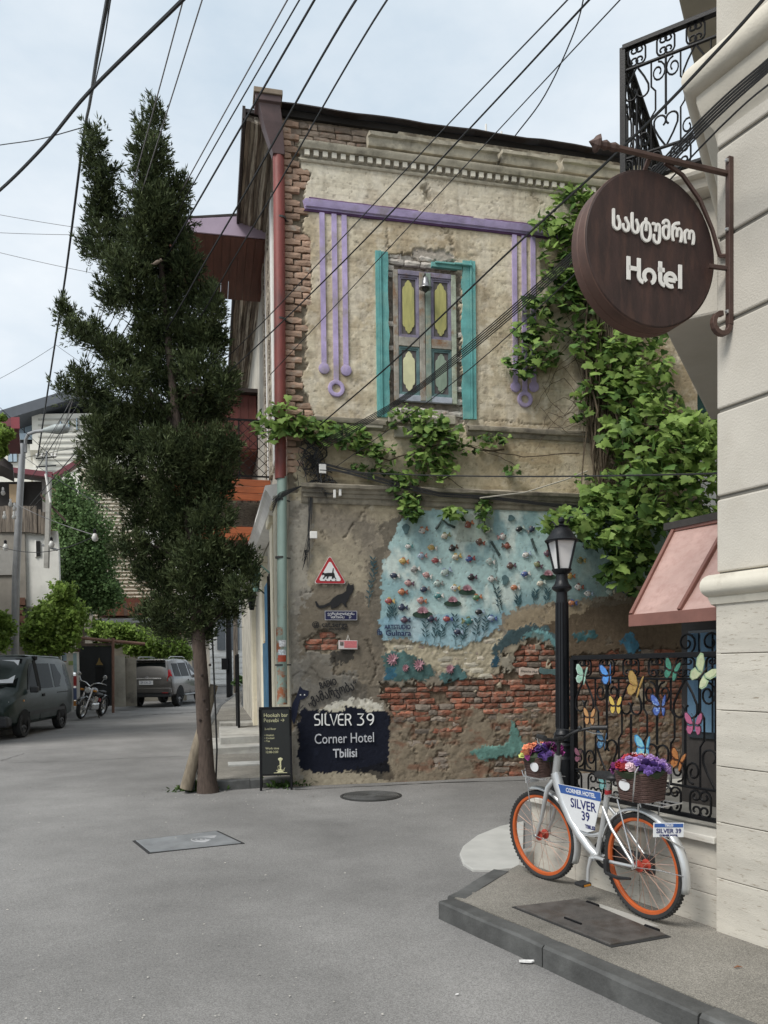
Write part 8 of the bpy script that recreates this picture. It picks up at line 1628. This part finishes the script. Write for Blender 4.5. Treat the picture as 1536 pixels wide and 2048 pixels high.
# black street pole in front of it
b = MB(); a = at(459, 1375, 38); a.z = gz(38); b.tube([a, at(457, 1250, 38), at(455, 1150, 38)], [.16, .13, .1], 10); b.cbox(tuple(at(450, 1328, 37.8)), (.3, .2, .55)); o = b.build('street_pole', iron); tag(o, 'black street pole with meter box before the white building', 'pole')
b = MB(); a = at(472, 1375, 40); a.z = gz(40); b.tube([a, at(470, 1150, 40)], [.14, .09], 8); o = b.build('street_pole', wood_old); tag(o, 'grey wooden pole just behind the black street pole', 'pole')
# gate, wall, poster board, pergola
gt, p = bld('courtyard_gate', 'black double leaf metal courtyard gate behind the motorcycle', 190, 1300, 27.5, cat='gate')
gm = mat('gate_black', (.022, .024, .026), .5, .25, 3, .1, 30, metal=.3)
wbox(gt, 'leaf', 158, 190, 1292, 1412, 27.5, 27.56, gm, p); wbox(gt, 'leaf', 191, 226, 1292, 1412, 27.52, 27.58, gm, p); wbox(gt, 'mid_rail', 158, 226, 1366, 1370, 27.45, 27.49, gm, p); wbox(gt, 'top_rail', 155, 228, 1286, 1292, 27.46, 27.6, mat('rust_rail', (.10, .07, .055), .8, .3, 6), p); wbox(gt, 'letter_panel', 191, 207, 1334, 1362, 27.44, 27.5, black, p)
b = MB(); q = at(199, 1330, 27.43); b.prism([(-.13, 0), (.13, 0), (.05, .12), (0, .26), (-.05, .12)], -.02, .0, 'y', 0, T(q.x - p.x, q.y - p.y, q.z - gz(27.5))); b.build('gilt_emblem', mat('old_gilt', (.25, .17, .06), .5, .2, metal=.4), gt)
yw, p = bld('yard_wall', 'stained grey courtyard wall between gate and SUV', 250, 1300, 28.2, cat='wall')
stc = mat('stained_cement', (.27, .25, .21), .95, .25, 1.4, .4, 20, patch=((.12, .11, .095), 1.2, .5, .68))
wbox(yw, 'wall', 226, 272, 1316, 1413, 28.9, 29.2, stc, p); wbox(yw, 'back_wall', 266, 372, 1322, 1404, 35.5, 35.8, stc, p); wbox(yw, 'pier', 228, 250, 1311, 1414, 28.75, 28.88, mat('pale_cement', (.36, .34, .29), .95, .25, 1.4, .4, 20), p)
pb, p = bld('poster_board', 'notice board of colourful posters between van and motorcycle', 140, 1300, 25.6, cat='notice board')
wbox(pb, 'post', 121, 124, 1300, 1428, 25.6, 25.68, iron, p); wbox(pb, 'post', 153, 158, 1304, 1428, 25.62, 25.7, white_paint, p); wbox(pb, 'top_bar', 120, 160, 1297, 1304, 25.55, 25.72, mat('brown_bar', (.09, .045, .035), .7), p)
for i, (x0, x1, y0, y1, c) in enumerate(((124, 133, 1306, 1322, (.36, .48, .6)), (124, 146, 1324, 1424, (.66, .65, .63)), (134, 146, 1306, 1332, (.62, .6, .55)), (147, 153, 1306, 1345, (.35, .5, .55)), (137, 146, 1322, 1330, (.32, .42, .15)), (147, 153, 1352, 1372, (.42, .05, .05)), (147, 153, 1376, 1400, (.12, .16, .3)), (147, 153, 1402, 1412, (.6, .25, .05)))): wbox(pb, 'poster', x0, x1, y0, y1, 25.63 - i * .004, 25.66, mat('poster%d' % i, c, .6, .25, 3, 0), p)
pg = thing('pergola_pipe', 'rusty pipe pergola beam over the courtyard gate', 'pergola'); rp_ = mat('rusty_pipe', (.16, .085, .06), .8, .3, 4)
b = MB(); b.tube([at(128, 1272, 26.5), at(200, 1280, 27.3), at(290, 1288, 28)], .055, 8); b.build('beam', rp_, pg)
for x, y in ((130, 26.5), (226, 27.4)): b = MB(); a = at(x, 1410, y); a.z = gz(y); b.tube([a, at(x, 1276, y)], .05, 8); b.build('post', rp_, pg)
# street light on its pole, concrete pole
sl_t = thing('street_light', 'grey metal street light pole with cobra head at the left', 'street light'); galv = mat('galvanised', (.27, .275, .28), .5, .15, 4, .1, 30, metal=.4)
a = at(24, 1330, 21.5); a.z = gz(21.5); pt = at(46, 888, 21.5); b = MB(); b.tube([a, at(32, 1150, 21.5), at(38, 1020, 21.5), pt], [.115, .10, .09, .08], 12); b.build('pole', galv, sl_t, smooth=50)
b = MB(); b.tube([at(51, 905, 21.5), at(51, 880, 21.5), at(57, 868, 21.4), at(72, 863, 21.3), at(95, 861, 21.2)], .045, 8); b.build('arm', galv, sl_t, smooth=60)
h0, h1 = at(88, 861, 21.2), at(139, 856, 21.0); b = MB(); b.tube([h0, h0.lerp(h1, .25), h0.lerp(h1, .5), h0.lerp(h1, .85), h1], [.05, .09, .13, .12, .03], 12, flat=1.3); b.build('lamp_head', mat('lamp_grey', (.33, .36, .35), .5, .1), sl_t, smooth=60)
cpole = thing('utility_pole', 'square concrete utility pole with crossarm beside whitewashed house', 'pole'); b = MB(); b.tube([at(93, 1136, 23.2), at(96, 1050, 23.2), at(98, 955, 23.2)], .085, 4); b.build('shaft', concrete, cpole); b = MB(); b.tube([at(93, 960, 23.1), at(93, 902, 23.1)], .03, 6); b.build('top_mast', galv, cpole)
for y_ in (915, 932): b = MB(); b.tube([at(72, y_ + 2, 23.1), at(112, y_ - 1, 23.1)], .02, 5); b.build('crossarm', iron, cpole); 
for x in (74, 84, 104, 111): b = MB(); q = at(x, 914, 23.1); b.lathe([(.03, 0), (.05, .03), (.03, .06), (.04, .09), (0, .11)], 8, 0, T(q)); b.build('insulator', white_paint, cpole)
b = MB(); b.tube([at(85, 1090, 23.3), at(115, 1100, 23.3)], .035, 6); b.build('tie_arm', galv, cpole); b = MB(); b.tube([at(91, 948, 23.0), at(101, 1005, 23.0)], .03, 5); b.build('white_batten', white_paint, cpole)
# near eaves at the left frame edge
ev, p = bld('eave_corner', 'burgundy and dark eave corner poking in at left frame edge', 0, 1300, 16, cat='roof')
wbox(ev, 'burgundy_fascia', -420, 37, 836, 858, 16, 18, burg, p); wbox(ev, 'wall', -420, -125, 858, 1500, 16.2, 22, whit, p); wbox(ev, 'fascia_end', 22, 39, 834, 857, 15.9, 15.98, mat('bright_burgundy', (.2, .02, .03), .5, .1), p); b = MB(); b.tube([at(-60, 905, 15.9), at(28, 872, 15.9)], .05, 8); b.build('gutter', burg, ev)
a, c = at(-60, 870, 15.5), at(26, 938, 15.5); b = MB(); b.add([(a.x - p.x, -.5, a.z), (c.x - p.x, -.5, c.z), (c.x - p.x - .4, .4, c.z), (a.x - p.x - .4, .4, a.z), (a.x - p.x, -.5, a.z - .4), (c.x - p.x, -.5, c.z - .12), (c.x - p.x - .4, .4, c.z - .12), (a.x - p.x - .4, .4, a.z - .4)], [(0, 1, 2, 3), (7, 6, 5, 4), (0, 4, 5, 1), (1, 5, 6, 2), (2, 6, 7, 3), (3, 7, 4, 0)]); b.build('dark_eave', roofm, ev)
# string of bulbs
bulbg = mat('bulb_glass', (.50, .49, .46), .15, .05, 3, 0)
for i, (x, y, d, lab) in enumerate(((6, 985, 17, 'topmost hanging light bulb at the left frame edge'), (21, 1008, 17, 'hanging light bulb in the cluster left of the pole, upper one'), (29, 1016, 17, 'hanging light bulb touching the street light pole'), (9, 1033, 17, 'hanging light bulb farthest left in the lower pair'), (28, 1033, 17, 'hanging light bulb in the lower pair beside the pole'), (11, 1094, 15, 'clear festoon bulb with black socket before the grey wall'), (103, 1088, 15, 'clear festoon bulb with black socket before the whitewashed wall'), (190, 1074, 13, 'clear festoon bulb with black socket beside the cypress'))):
    q = at(x, y, d); t = thing('light_bulb', lab, 'light bulb', T(q), 'festoon bulbs'); s = .06 if i < 5 else .07; b = MB(); b.lathe([(0, -s * 1.1), (s * .6, -s * .85), (s * .8, -s * .2), (s * .55, s * .5), (s * .3, s * .9)], 10); b.build('glass_bulb', bulbg, t, smooth=60); b = MB(); b.lathe([(s * .34, s * .85), (s * .4, s * .95), (s * .4, s * 1.7), (s * .1, s * 1.9), (0, s * 2.1)], 8); b.build('socket', iron if i >= 5 else white_paint, t)
# ---- far foliage
def bush(name, label, cat_, blobs, y, m, dens, ls, trunk=None, grp=None, oy=.0):
    cx, cy = blobs[0][:2]; p0 = at(cx, cy, y); p0.z = gz(y); t = thing(name, label, cat_, T(p0), grp); g = np.random.default_rng(int(cx)); PP = []
    for (x, y_, rx, ry) in blobs:
        c = np.array(at(x, y_, y + g.normal(0, .2))) - np.array(p0); k = y / F; n = int(rx * ry * dens) + 12; d = g.normal(0, 1, (n, 3)); d /= np.linalg.norm(d, axis=1)[:, None]; nc = max(5, n // 34); sub = d[:nc] * (g.random(nc) ** .6 * 1.25)[:, None]; q = sub[g.integers(0, nc, n)] + g.normal(0, .24, (n, 3)); PP.append(c + q * np.array([rx * k, (rx + ry) * .5 * k, ry * k]))
    P = np.concatenate(PP); n = len(P); sc = ls * g.uniform(.6, 1.3, n); a = g.normal(0, 1, (n, 3)); a[:, 1] -= .8; a[:, 2] += .8; a /= np.linalg.norm(a, axis=1)[:, None]; s1 = np.cross(a, g.normal(0, 1, (n, 3))); s1 /= np.linalg.norm(s1, axis=1)[:, None]; s2 = np.cross(a, s1)
    V = np.stack([P - s1 * sc[:, None] * .5, P + s2 * sc[:, None] * .35 - s1 * .1 * sc[:, None], P + s1 * sc[:, None] * .6, P - s2 * sc[:, None] * .35 - s1 * .1 * sc[:, None]], 1).reshape(-1, 3); link(bpy.data.objects.new('crown', npmesh('crown', V, np.arange(len(V)).reshape(-1, 4), m, False)), t)
    for q in (trunk or []): b = MB(); P3 = [at(x, y_, y) - p0 for x, y_ in q[0]]; b.tube(P3, [q[1] * (1 - .6 * i / len(P3)) for i in range(len(P3))], 7); b.build('trunk', stemm, t)
    return t
ft = leafmat('street_tree_leaf', (.15, .23, .085), (.06, .11, .04), .45, .35); fv = leafmat('yard_vine_leaf', (.26, .36, .08), (.09, .16, .03), .45, .35)
bush('street_tree', 'light green leafy tree behind the whitewashed house and cypress', 'tree', [(150, 1010, 34, 40), (128, 975, 14, 22), (165, 1060, 44, 44), (150, 1110, 40, 40), (185, 1110, 40, 40), (180, 1160, 46, 40), (205, 1195, 34, 26), (150, 1160, 30, 36), (215, 1180, 26, 22), (130, 1045, 18, 30), (145, 1210, 30, 24)], 30, ft, 2.3, .12, [([(165, 1400), (165, 1300), (160, 1200), (155, 1080)], .14), ([(162, 1230), (190, 1170), (205, 1150)], .06)])
bush('yard_vine', 'bright green vine bush against the whitewashed wall above the van', 'vine', [(110, 1240, 36, 34), (128, 1190, 20, 26), (135, 1230, 26, 30), (95, 1262, 34, 24), (120, 1275, 34, 22), (70, 1260, 22, 14), (92, 1296, 34, 16), (140, 1265, 12, 16), (148, 1240, 12, 18), (60, 1275, 16, 10), (40, 1262, 10, 6), (138, 1180, 8, 14), (120, 1172, 6, 8), (88, 1225, 8, 8), (155, 1268, 8, 12), (75, 1238, 8, 6)], 23.4, fv, 2.4, .13, [([(112, 1400), (112, 1300), (118, 1200)], .05)])
bush('pergola_vine', 'bright green vine spread over the courtyard pergola and wall', 'vine', [(190, 1256, 26, 14), (225, 1262, 30, 14), (260, 1268, 32, 16), (290, 1275, 28, 16), (320, 1288, 30, 22), (345, 1296, 26, 20), (175, 1270, 16, 12), (300, 1300, 26, 14), (330, 1312, 26, 12), (360, 1300, 22, 16), (205, 1292, 24, 7), (265, 1295, 20, 12)], 34.5, fv, 3.6, .15)
bush('eave_vine', 'bright vine sprig growing over the left frame edge eave', 'vine', [(4, 836, 10, 8), (10, 868, 14, 12), (4, 890, 12, 12), (0, 905, 12, 14)], 15.4, fv, 3, .10); bush('kerb_vine', 'green vine clump at the left frame edge beside the pole', 'vine', [(6, 1262, 14, 26), (4, 1240, 12, 14), (2, 1285, 14, 12)], 20.5, fv, 3, .11)
bush('roadside_shrub', 'small dark shrub beside the far white building', 'shrub', [(480, 1362, 10, 8), (474, 1366, 8, 6)], 36, ft, 2, .15)
# ================================================================== WIRES
def wire(pts, r, label, m=wirem, name='overhead_wire', sag=0.):
    P = [at(*q) for q in pts]; Q_ = []
    if len(P) == 2:
        n = 14; Q_ = [P[0].lerp(P[1], i / n) - Vector((0, 0, sag * 4 * (i / n) * (1 - i / n))) for i in range(n + 1)]
    else:
        # Catmull-Rom
        E = [P[0] * 2 - P[1]] + P + [P[-1] * 2 - P[-2]]
        for i in range(1, len(E) - 2):
            for k in range(6):
                t_ = k / 6; a, b_, c, d = E[i - 1], E[i], E[i + 1], E[i + 2]; Q_.append(.5 * ((2 * b_) + (c - a) * t_ + (2 * a - 5 * b_ + 4 * c - d) * t_ ** 2 + (3 * b_ - a - 3 * c + d) * t_ ** 3))
        Q_.append(P[-1])
    o0 = Q_[0].copy(); b = MB(); b.tube([q - o0 for q in Q_], r, 5); o = b.build(name, m, M=T(o0), smooth=60); tag(o, label, 'wire', 'overhead wires'); return o
wire([(420, -60, 5), (365, 0, 5.2), (180, 182, 6), (90, 290, 6.6), (0, 380, 7.2), (-80, 440, 8)], .013, 'thickest black cable crossing the sky at upper left')
wire([(222, -60, 7), (215, 0, 7.5), (194, 115, 9), (180, 205, 11), (165, 290, 12.5), (132, 545, 16), (105, 720, 19), (76, 912, 23)], .022, 'twisted black cable dropping steeply to the utility pole')
wire([(230, -40, 7), (221, 0, 7.4), (205, 100, 9), (181, 205, 11)], .008, 'thin wire joining the twisted cable near the top left')
wire([(-40, 298, 14), (0, 290, 13.6), (80, 278, 13), (165, 255, 12)], .008, 'short wire from left frame edge to twisted cable')
wire([(380, -50, 7), (112, 912, 23.1)], .007, 'thin grey wire passing left of the cypress tip', wire_grey, sag=.12)
wire([(420, -50, 7), (104, 912, 23.1)], .007, 'thin grey wire passing behind the cypress tip', wire_grey, sag=.18)
wire([(600, -45, 7), (375, 360, 10.0), (240, 610, 14), (84, 912, 23)], .007, 'leftmost of the three parallel wires left of the roof', wire_grey)
wire([(625, -45, 6.8), (380, 380, 9.6), (235, 650, 14), (74, 914, 23)], .007, 'middle of the three parallel wires left of the roof')
wire([(655, -45, 6.5), (375, 440, 9.4), (225, 700, 14), (60, 960, 21.6)], .010, 'darkest of the three parallel wires left of the roof')
wire([(740, -45, 6), (640, 120, 7), (430, 490, 9.3), (245, 790, 12), (60, 1010, 21.5)], .010, 'wire crossing the hopper head at the roof corner')
wire([(803, -45, 6), (700, 120, 7), (490, 480, 9.4), (300, 770, 12), (60, 1020, 21.5)], .008, 'wire crossing the downpipe and dentils near roof corner')
wire([(1175, -45, 5.5), (1135, 0, 5.6), (900, 245, 7.3), (690, 470, 8.8), (470, 700, 10.4), (300, 850, 13)], .006, 'thin wire slanting over the purple frame, upper one')
wire([(1225, -45, 5.3), (1178, 0, 5.5), (960, 235, 7.1), (690, 520, 8.8), (440, 760, 10.4), (270, 900, 13)], .008, 'dark wire slanting over the purple frame, lower one')
wire([(1285, -45, 5.3), (1240, 0, 5.4), (960, 300, 7.3), (700, 580, 9.0), (540, 750, 10.2)], .005, 'thin wire slanting across the painted shutter top')
wire([(1175, -40, 12), (1150, 60, 13), (1090, 190, 14), (1030, 272, 15)], .012, 'slack wire dropping behind the old house roof')
wire([(1560, -40, 3.5), (1440, 95, 4.0), (1250, 290, 5.0), (1000, 520, 7.2), (790, 720, 9), (640, 850, 10.5)], .009, 'single cable from hotel cornice to the old house corner')
for i in range(5):
    o_ = i * 7; wire([(1620, 40 + o_, 3.4), (1536, 118 + o_ * .9, 3.75), (1400, 240 + o_, 4.2), (1180, 470 + o_ * .8, 5.4), (960, 668 + o_ * .7, 7.8), (800, 796 + o_ * .4, 9.3), (640 + i * 3, 885 + i * 3, 10.6)], .0055 + .001 * (i % 2), ['topmost', 'second', 'middle', 'fourth', 'lowest'][i] + ' cable of the bundle running from hotel to house corner')
wire([(1560, 150, 3.7), (1440, 255, 4.1), (1180, 520, 5.4), (900, 770, 8.2), (670, 935, 10.6)], .005, 'thin wire sagging just below the cable bundle')
for k, (a, c, lab) in enumerate((((-30, 424, 20), (330, 477, 20), 'upper of three faint wires left of the cypress'), ((-30, 464, 20), (330, 467, 20), 'middle of three faint wires left of the cypress'), ((-30, 498, 20), (330, 572, 20), 'lowest of three faint wires left of the cypress'), ((-30, 772, 24), (112, 690, 24), 'faint wire rising from left edge above the modern block'), ((112, 690, 24), (260, 785, 24), 'faint wire falling right from the twisted cable'), ((385, 448, 14), (495, 430, 13.5), 'short wire between cypress and house eave above balcony'), ((0, 815, 18), (170, 970, 21), 'dark wire falling from left eave past street light'), ((50, 915, 21.5), (420, 830, 20), 'wire from street light pole towards the cypress'), ((45, 912, 21.5), (240, 1030, 14), 'dark wire from street light pole falling right'), ((-20, 1085, 15), (200, 1066, 13), 'festoon wire carrying the clear bulbs'), ((36, 1010, 21.4), (195, 1072, 13), 'pale wire from pole cluster to festoon bulb'), ((640, 940, 10.4), (1470, 946, 5.4), 'thin horizontal wire before the vine and lower ledge'))):
    wire([a, c], .006 if k < 6 else .007, lab, wire_grey if k in (0, 1, 2, 10) else wirem, sag=.05 if k != 9 else .25)
# cable tangle and boxes on the house corner
tg = thing('cable_tangle', 'tangle of black cables with small white boxes on the house corner', 'cables', HM); rr = random.Random(3)
for i in range(26):
    x, y = rr.gauss(632, 12), rr.gauss(905, 16); pts = []
    for k in range(9): pts.append(wpt(x + 16 * math.cos(k * .9 + i) * rr.uniform(.6, 1.2) + k * rr.uniform(-1, 1), y - 14 + k * rr.uniform(5, 12) * .9, .06 + .06 * rr.random()))
    b = MB(); b.tube(pts, rr.uniform(.004, .009), 4); b.build('cable', wirem, tg)
for i in range(9):
    c = (655 + rr.uniform(-8, 8), 968 + rr.uniform(-8, 8)); r0 = rr.uniform(8, 17); b = MB(); b.tube([wpt(c[0] + r0 * math.cos(a), c[1] + r0 * .9 * math.sin(a), .07 + .03 * rr.random()) for a in np.linspace(0, 6.28, 14)], .006, 4); b.build('cable_loop', wirem, tg)
for i in range(10):
    o_ = rr.uniform(-7, 7); b = MB(); b.tube([wpt(640 + rr.uniform(-10, 10), 930 + o_, .1), wpt(720, 950 + o_, .16), wpt(800, 972 + o_, .17), wpt(880, 990 + o_ * .8, .18), wpt(980, 996 + o_ * .6, .19), wpt(1080, 1008 + o_ * .5, .19), wpt(1200, 1020 + o_, .18)], rr.uniform(.004, .008), 4); b.build('ledge_cable', wirem, tg)
for i in range(6): b = MB(); b.tube([wpt(640 - i * 3, 960, .06), wpt(560 - i, 985 + i * 3, .14), wpt(545, 1000 + i * 5, .05)], .006, 4); b.build('corner_cable', wirem, tg)
for (x, y, w, h) in ((645, 938, 14, 18), (669, 988, 5, 16), (680, 985, 5, 14), (627, 1070, 14, 14)): q = wpt(x, y, .10); b = MB(); b.cbox((q.x, q.y, q.z), (w * .007, .05, h * .007)); b.build('junction_box', white_paint, tg, bevel=.006)
for i in range(9):
    b = MB(); y1 = rr.uniform(1100, 1140); b.tube([wpt(618 + rr.uniform(-3, 8), 990, .04), wpt(617 + rr.uniform(-3, 6), 1060, .05), wpt(614 + rr.uniform(-6, 8), 1098, .06), wpt(606 + rr.uniform(-8, 12), y1, .05), wpt(612 + rr.uniform(-3, 5), 1100, .05)], .0045, 4); b.build('hanging_cable', wirem, tg)
b = MB(); b.tube([wpt(960, 996, .2), wpt(1050, 985, .2), wpt(1130, 960, .18), wpt(1175, 942, .16)], .010, 5); b.build('pale_conduit', mat('pale_conduit', (.45, .42, .36), .7), tg)
# ================================================================== SMALL WEAR ON THE GROUND
tar = mat('tar_seam', (.035, .034, .033), .9, .2, 20, .2, 80); rr = random.Random(9)
def seam(pts, w, m=tar, z=.0):
    P = []
    for (a, b_) in zip(pts[:-1], pts[1:]):
        for k in range(8): P.append((a[0] + (b_[0] - a[0]) * k / 8 + rr.uniform(-1.5, 1.5), a[1] + (b_[1] - a[1]) * k / 8 + rr.uniform(-.5, .5)))
    P.append(pts[-1]); G = [ground(*q) for q in P]; v = []
    for i, p in enumerate(G):
        d = (G[min(i + 1, len(G) - 1)] - G[max(i - 1, 0)]); d.z = 0; d.normalize(); q = Vector((-d.y, d.x, 0)) * w * rr.uniform(.35, 1.1); zz = roadz(p.x, p.y) + .0075 + z
        v += [(p.x + q.x, p.y + q.y, zz), (p.x - q.x, p.y - q.y, zz)]
    b = MB(); b.add(v, [(2 * i, 2 * i + 1, 2 * i + 3, 2 * i + 2) for i in range(len(G) - 1)]); b.build('tar_seam', m, road, fix=False)
seam([(-20, 1527), (120, 1523), (260, 1517), (385, 1513)], .012); seam([(0, 1522), (48, 1507)], .010); seam([(265, 1432), (330, 1428), (390, 1424)], .05)
seam([(590, 1580), (700, 1574), (850, 1566), (1050, 1560)], .02); 
# light chips, leaves and dust scattered over road and pavement
V, Fq = [], []
chip = mat('pale_chip', (.42, .40, .36), .9, .3, 3, 0)
for i in range(420):
    px, py = rr.uniform(0, 1150), 1420 + 628 * rr.random() ** .8
    if i < 160: px, py = rr.gauss(720, 320), rr.gauss(1600, 22)
    elif i < 230: px, py = rr.uniform(250, 620), rr.gauss(1590, 6)
    if py < 1420 or py > 2040 or (px > 860 and py > 1640): continue
    p = ground(px, py); s = rr.uniform(.003, .011) * (.6 + p.y / 12); a = rr.uniform(0, 6.28); c, q = math.cos(a) * s, math.sin(a) * s; z = roadz(p.x, p.y) + .008; n = len(V)
    V += [(p.x + c, p.y + q, z), (p.x - q * .6, p.y + c * .6, z + s * .4), (p.x - c, p.y - q, z), (p.x + q * .6, p.y - c * .6, z + .001)]; Fq.append((n, n + 1, n + 2, n + 3))
o = link(bpy.data.objects.new('road_debris', npmesh('road_debris', V, Fq, chip, False))); tag(o, 'scattered pale chips and dust along the road edges', 'debris', kind='stuff')
lf = ground(1468, 1935, HSZ); b = MB(); b.tube([(0, 0, 0), (.02, .006, .004), (.045, .002, .001)], [.002, .006, .001], 5); o = b.build('dry_leaf', mat('dry_leaf_brown', (.22, .10, .05), .8, .2), M=T(lf.x, lf.y, HSZ)); tag(o, 'small dry brown leaf on the sidewalk near the hotel wall', 'leaf')
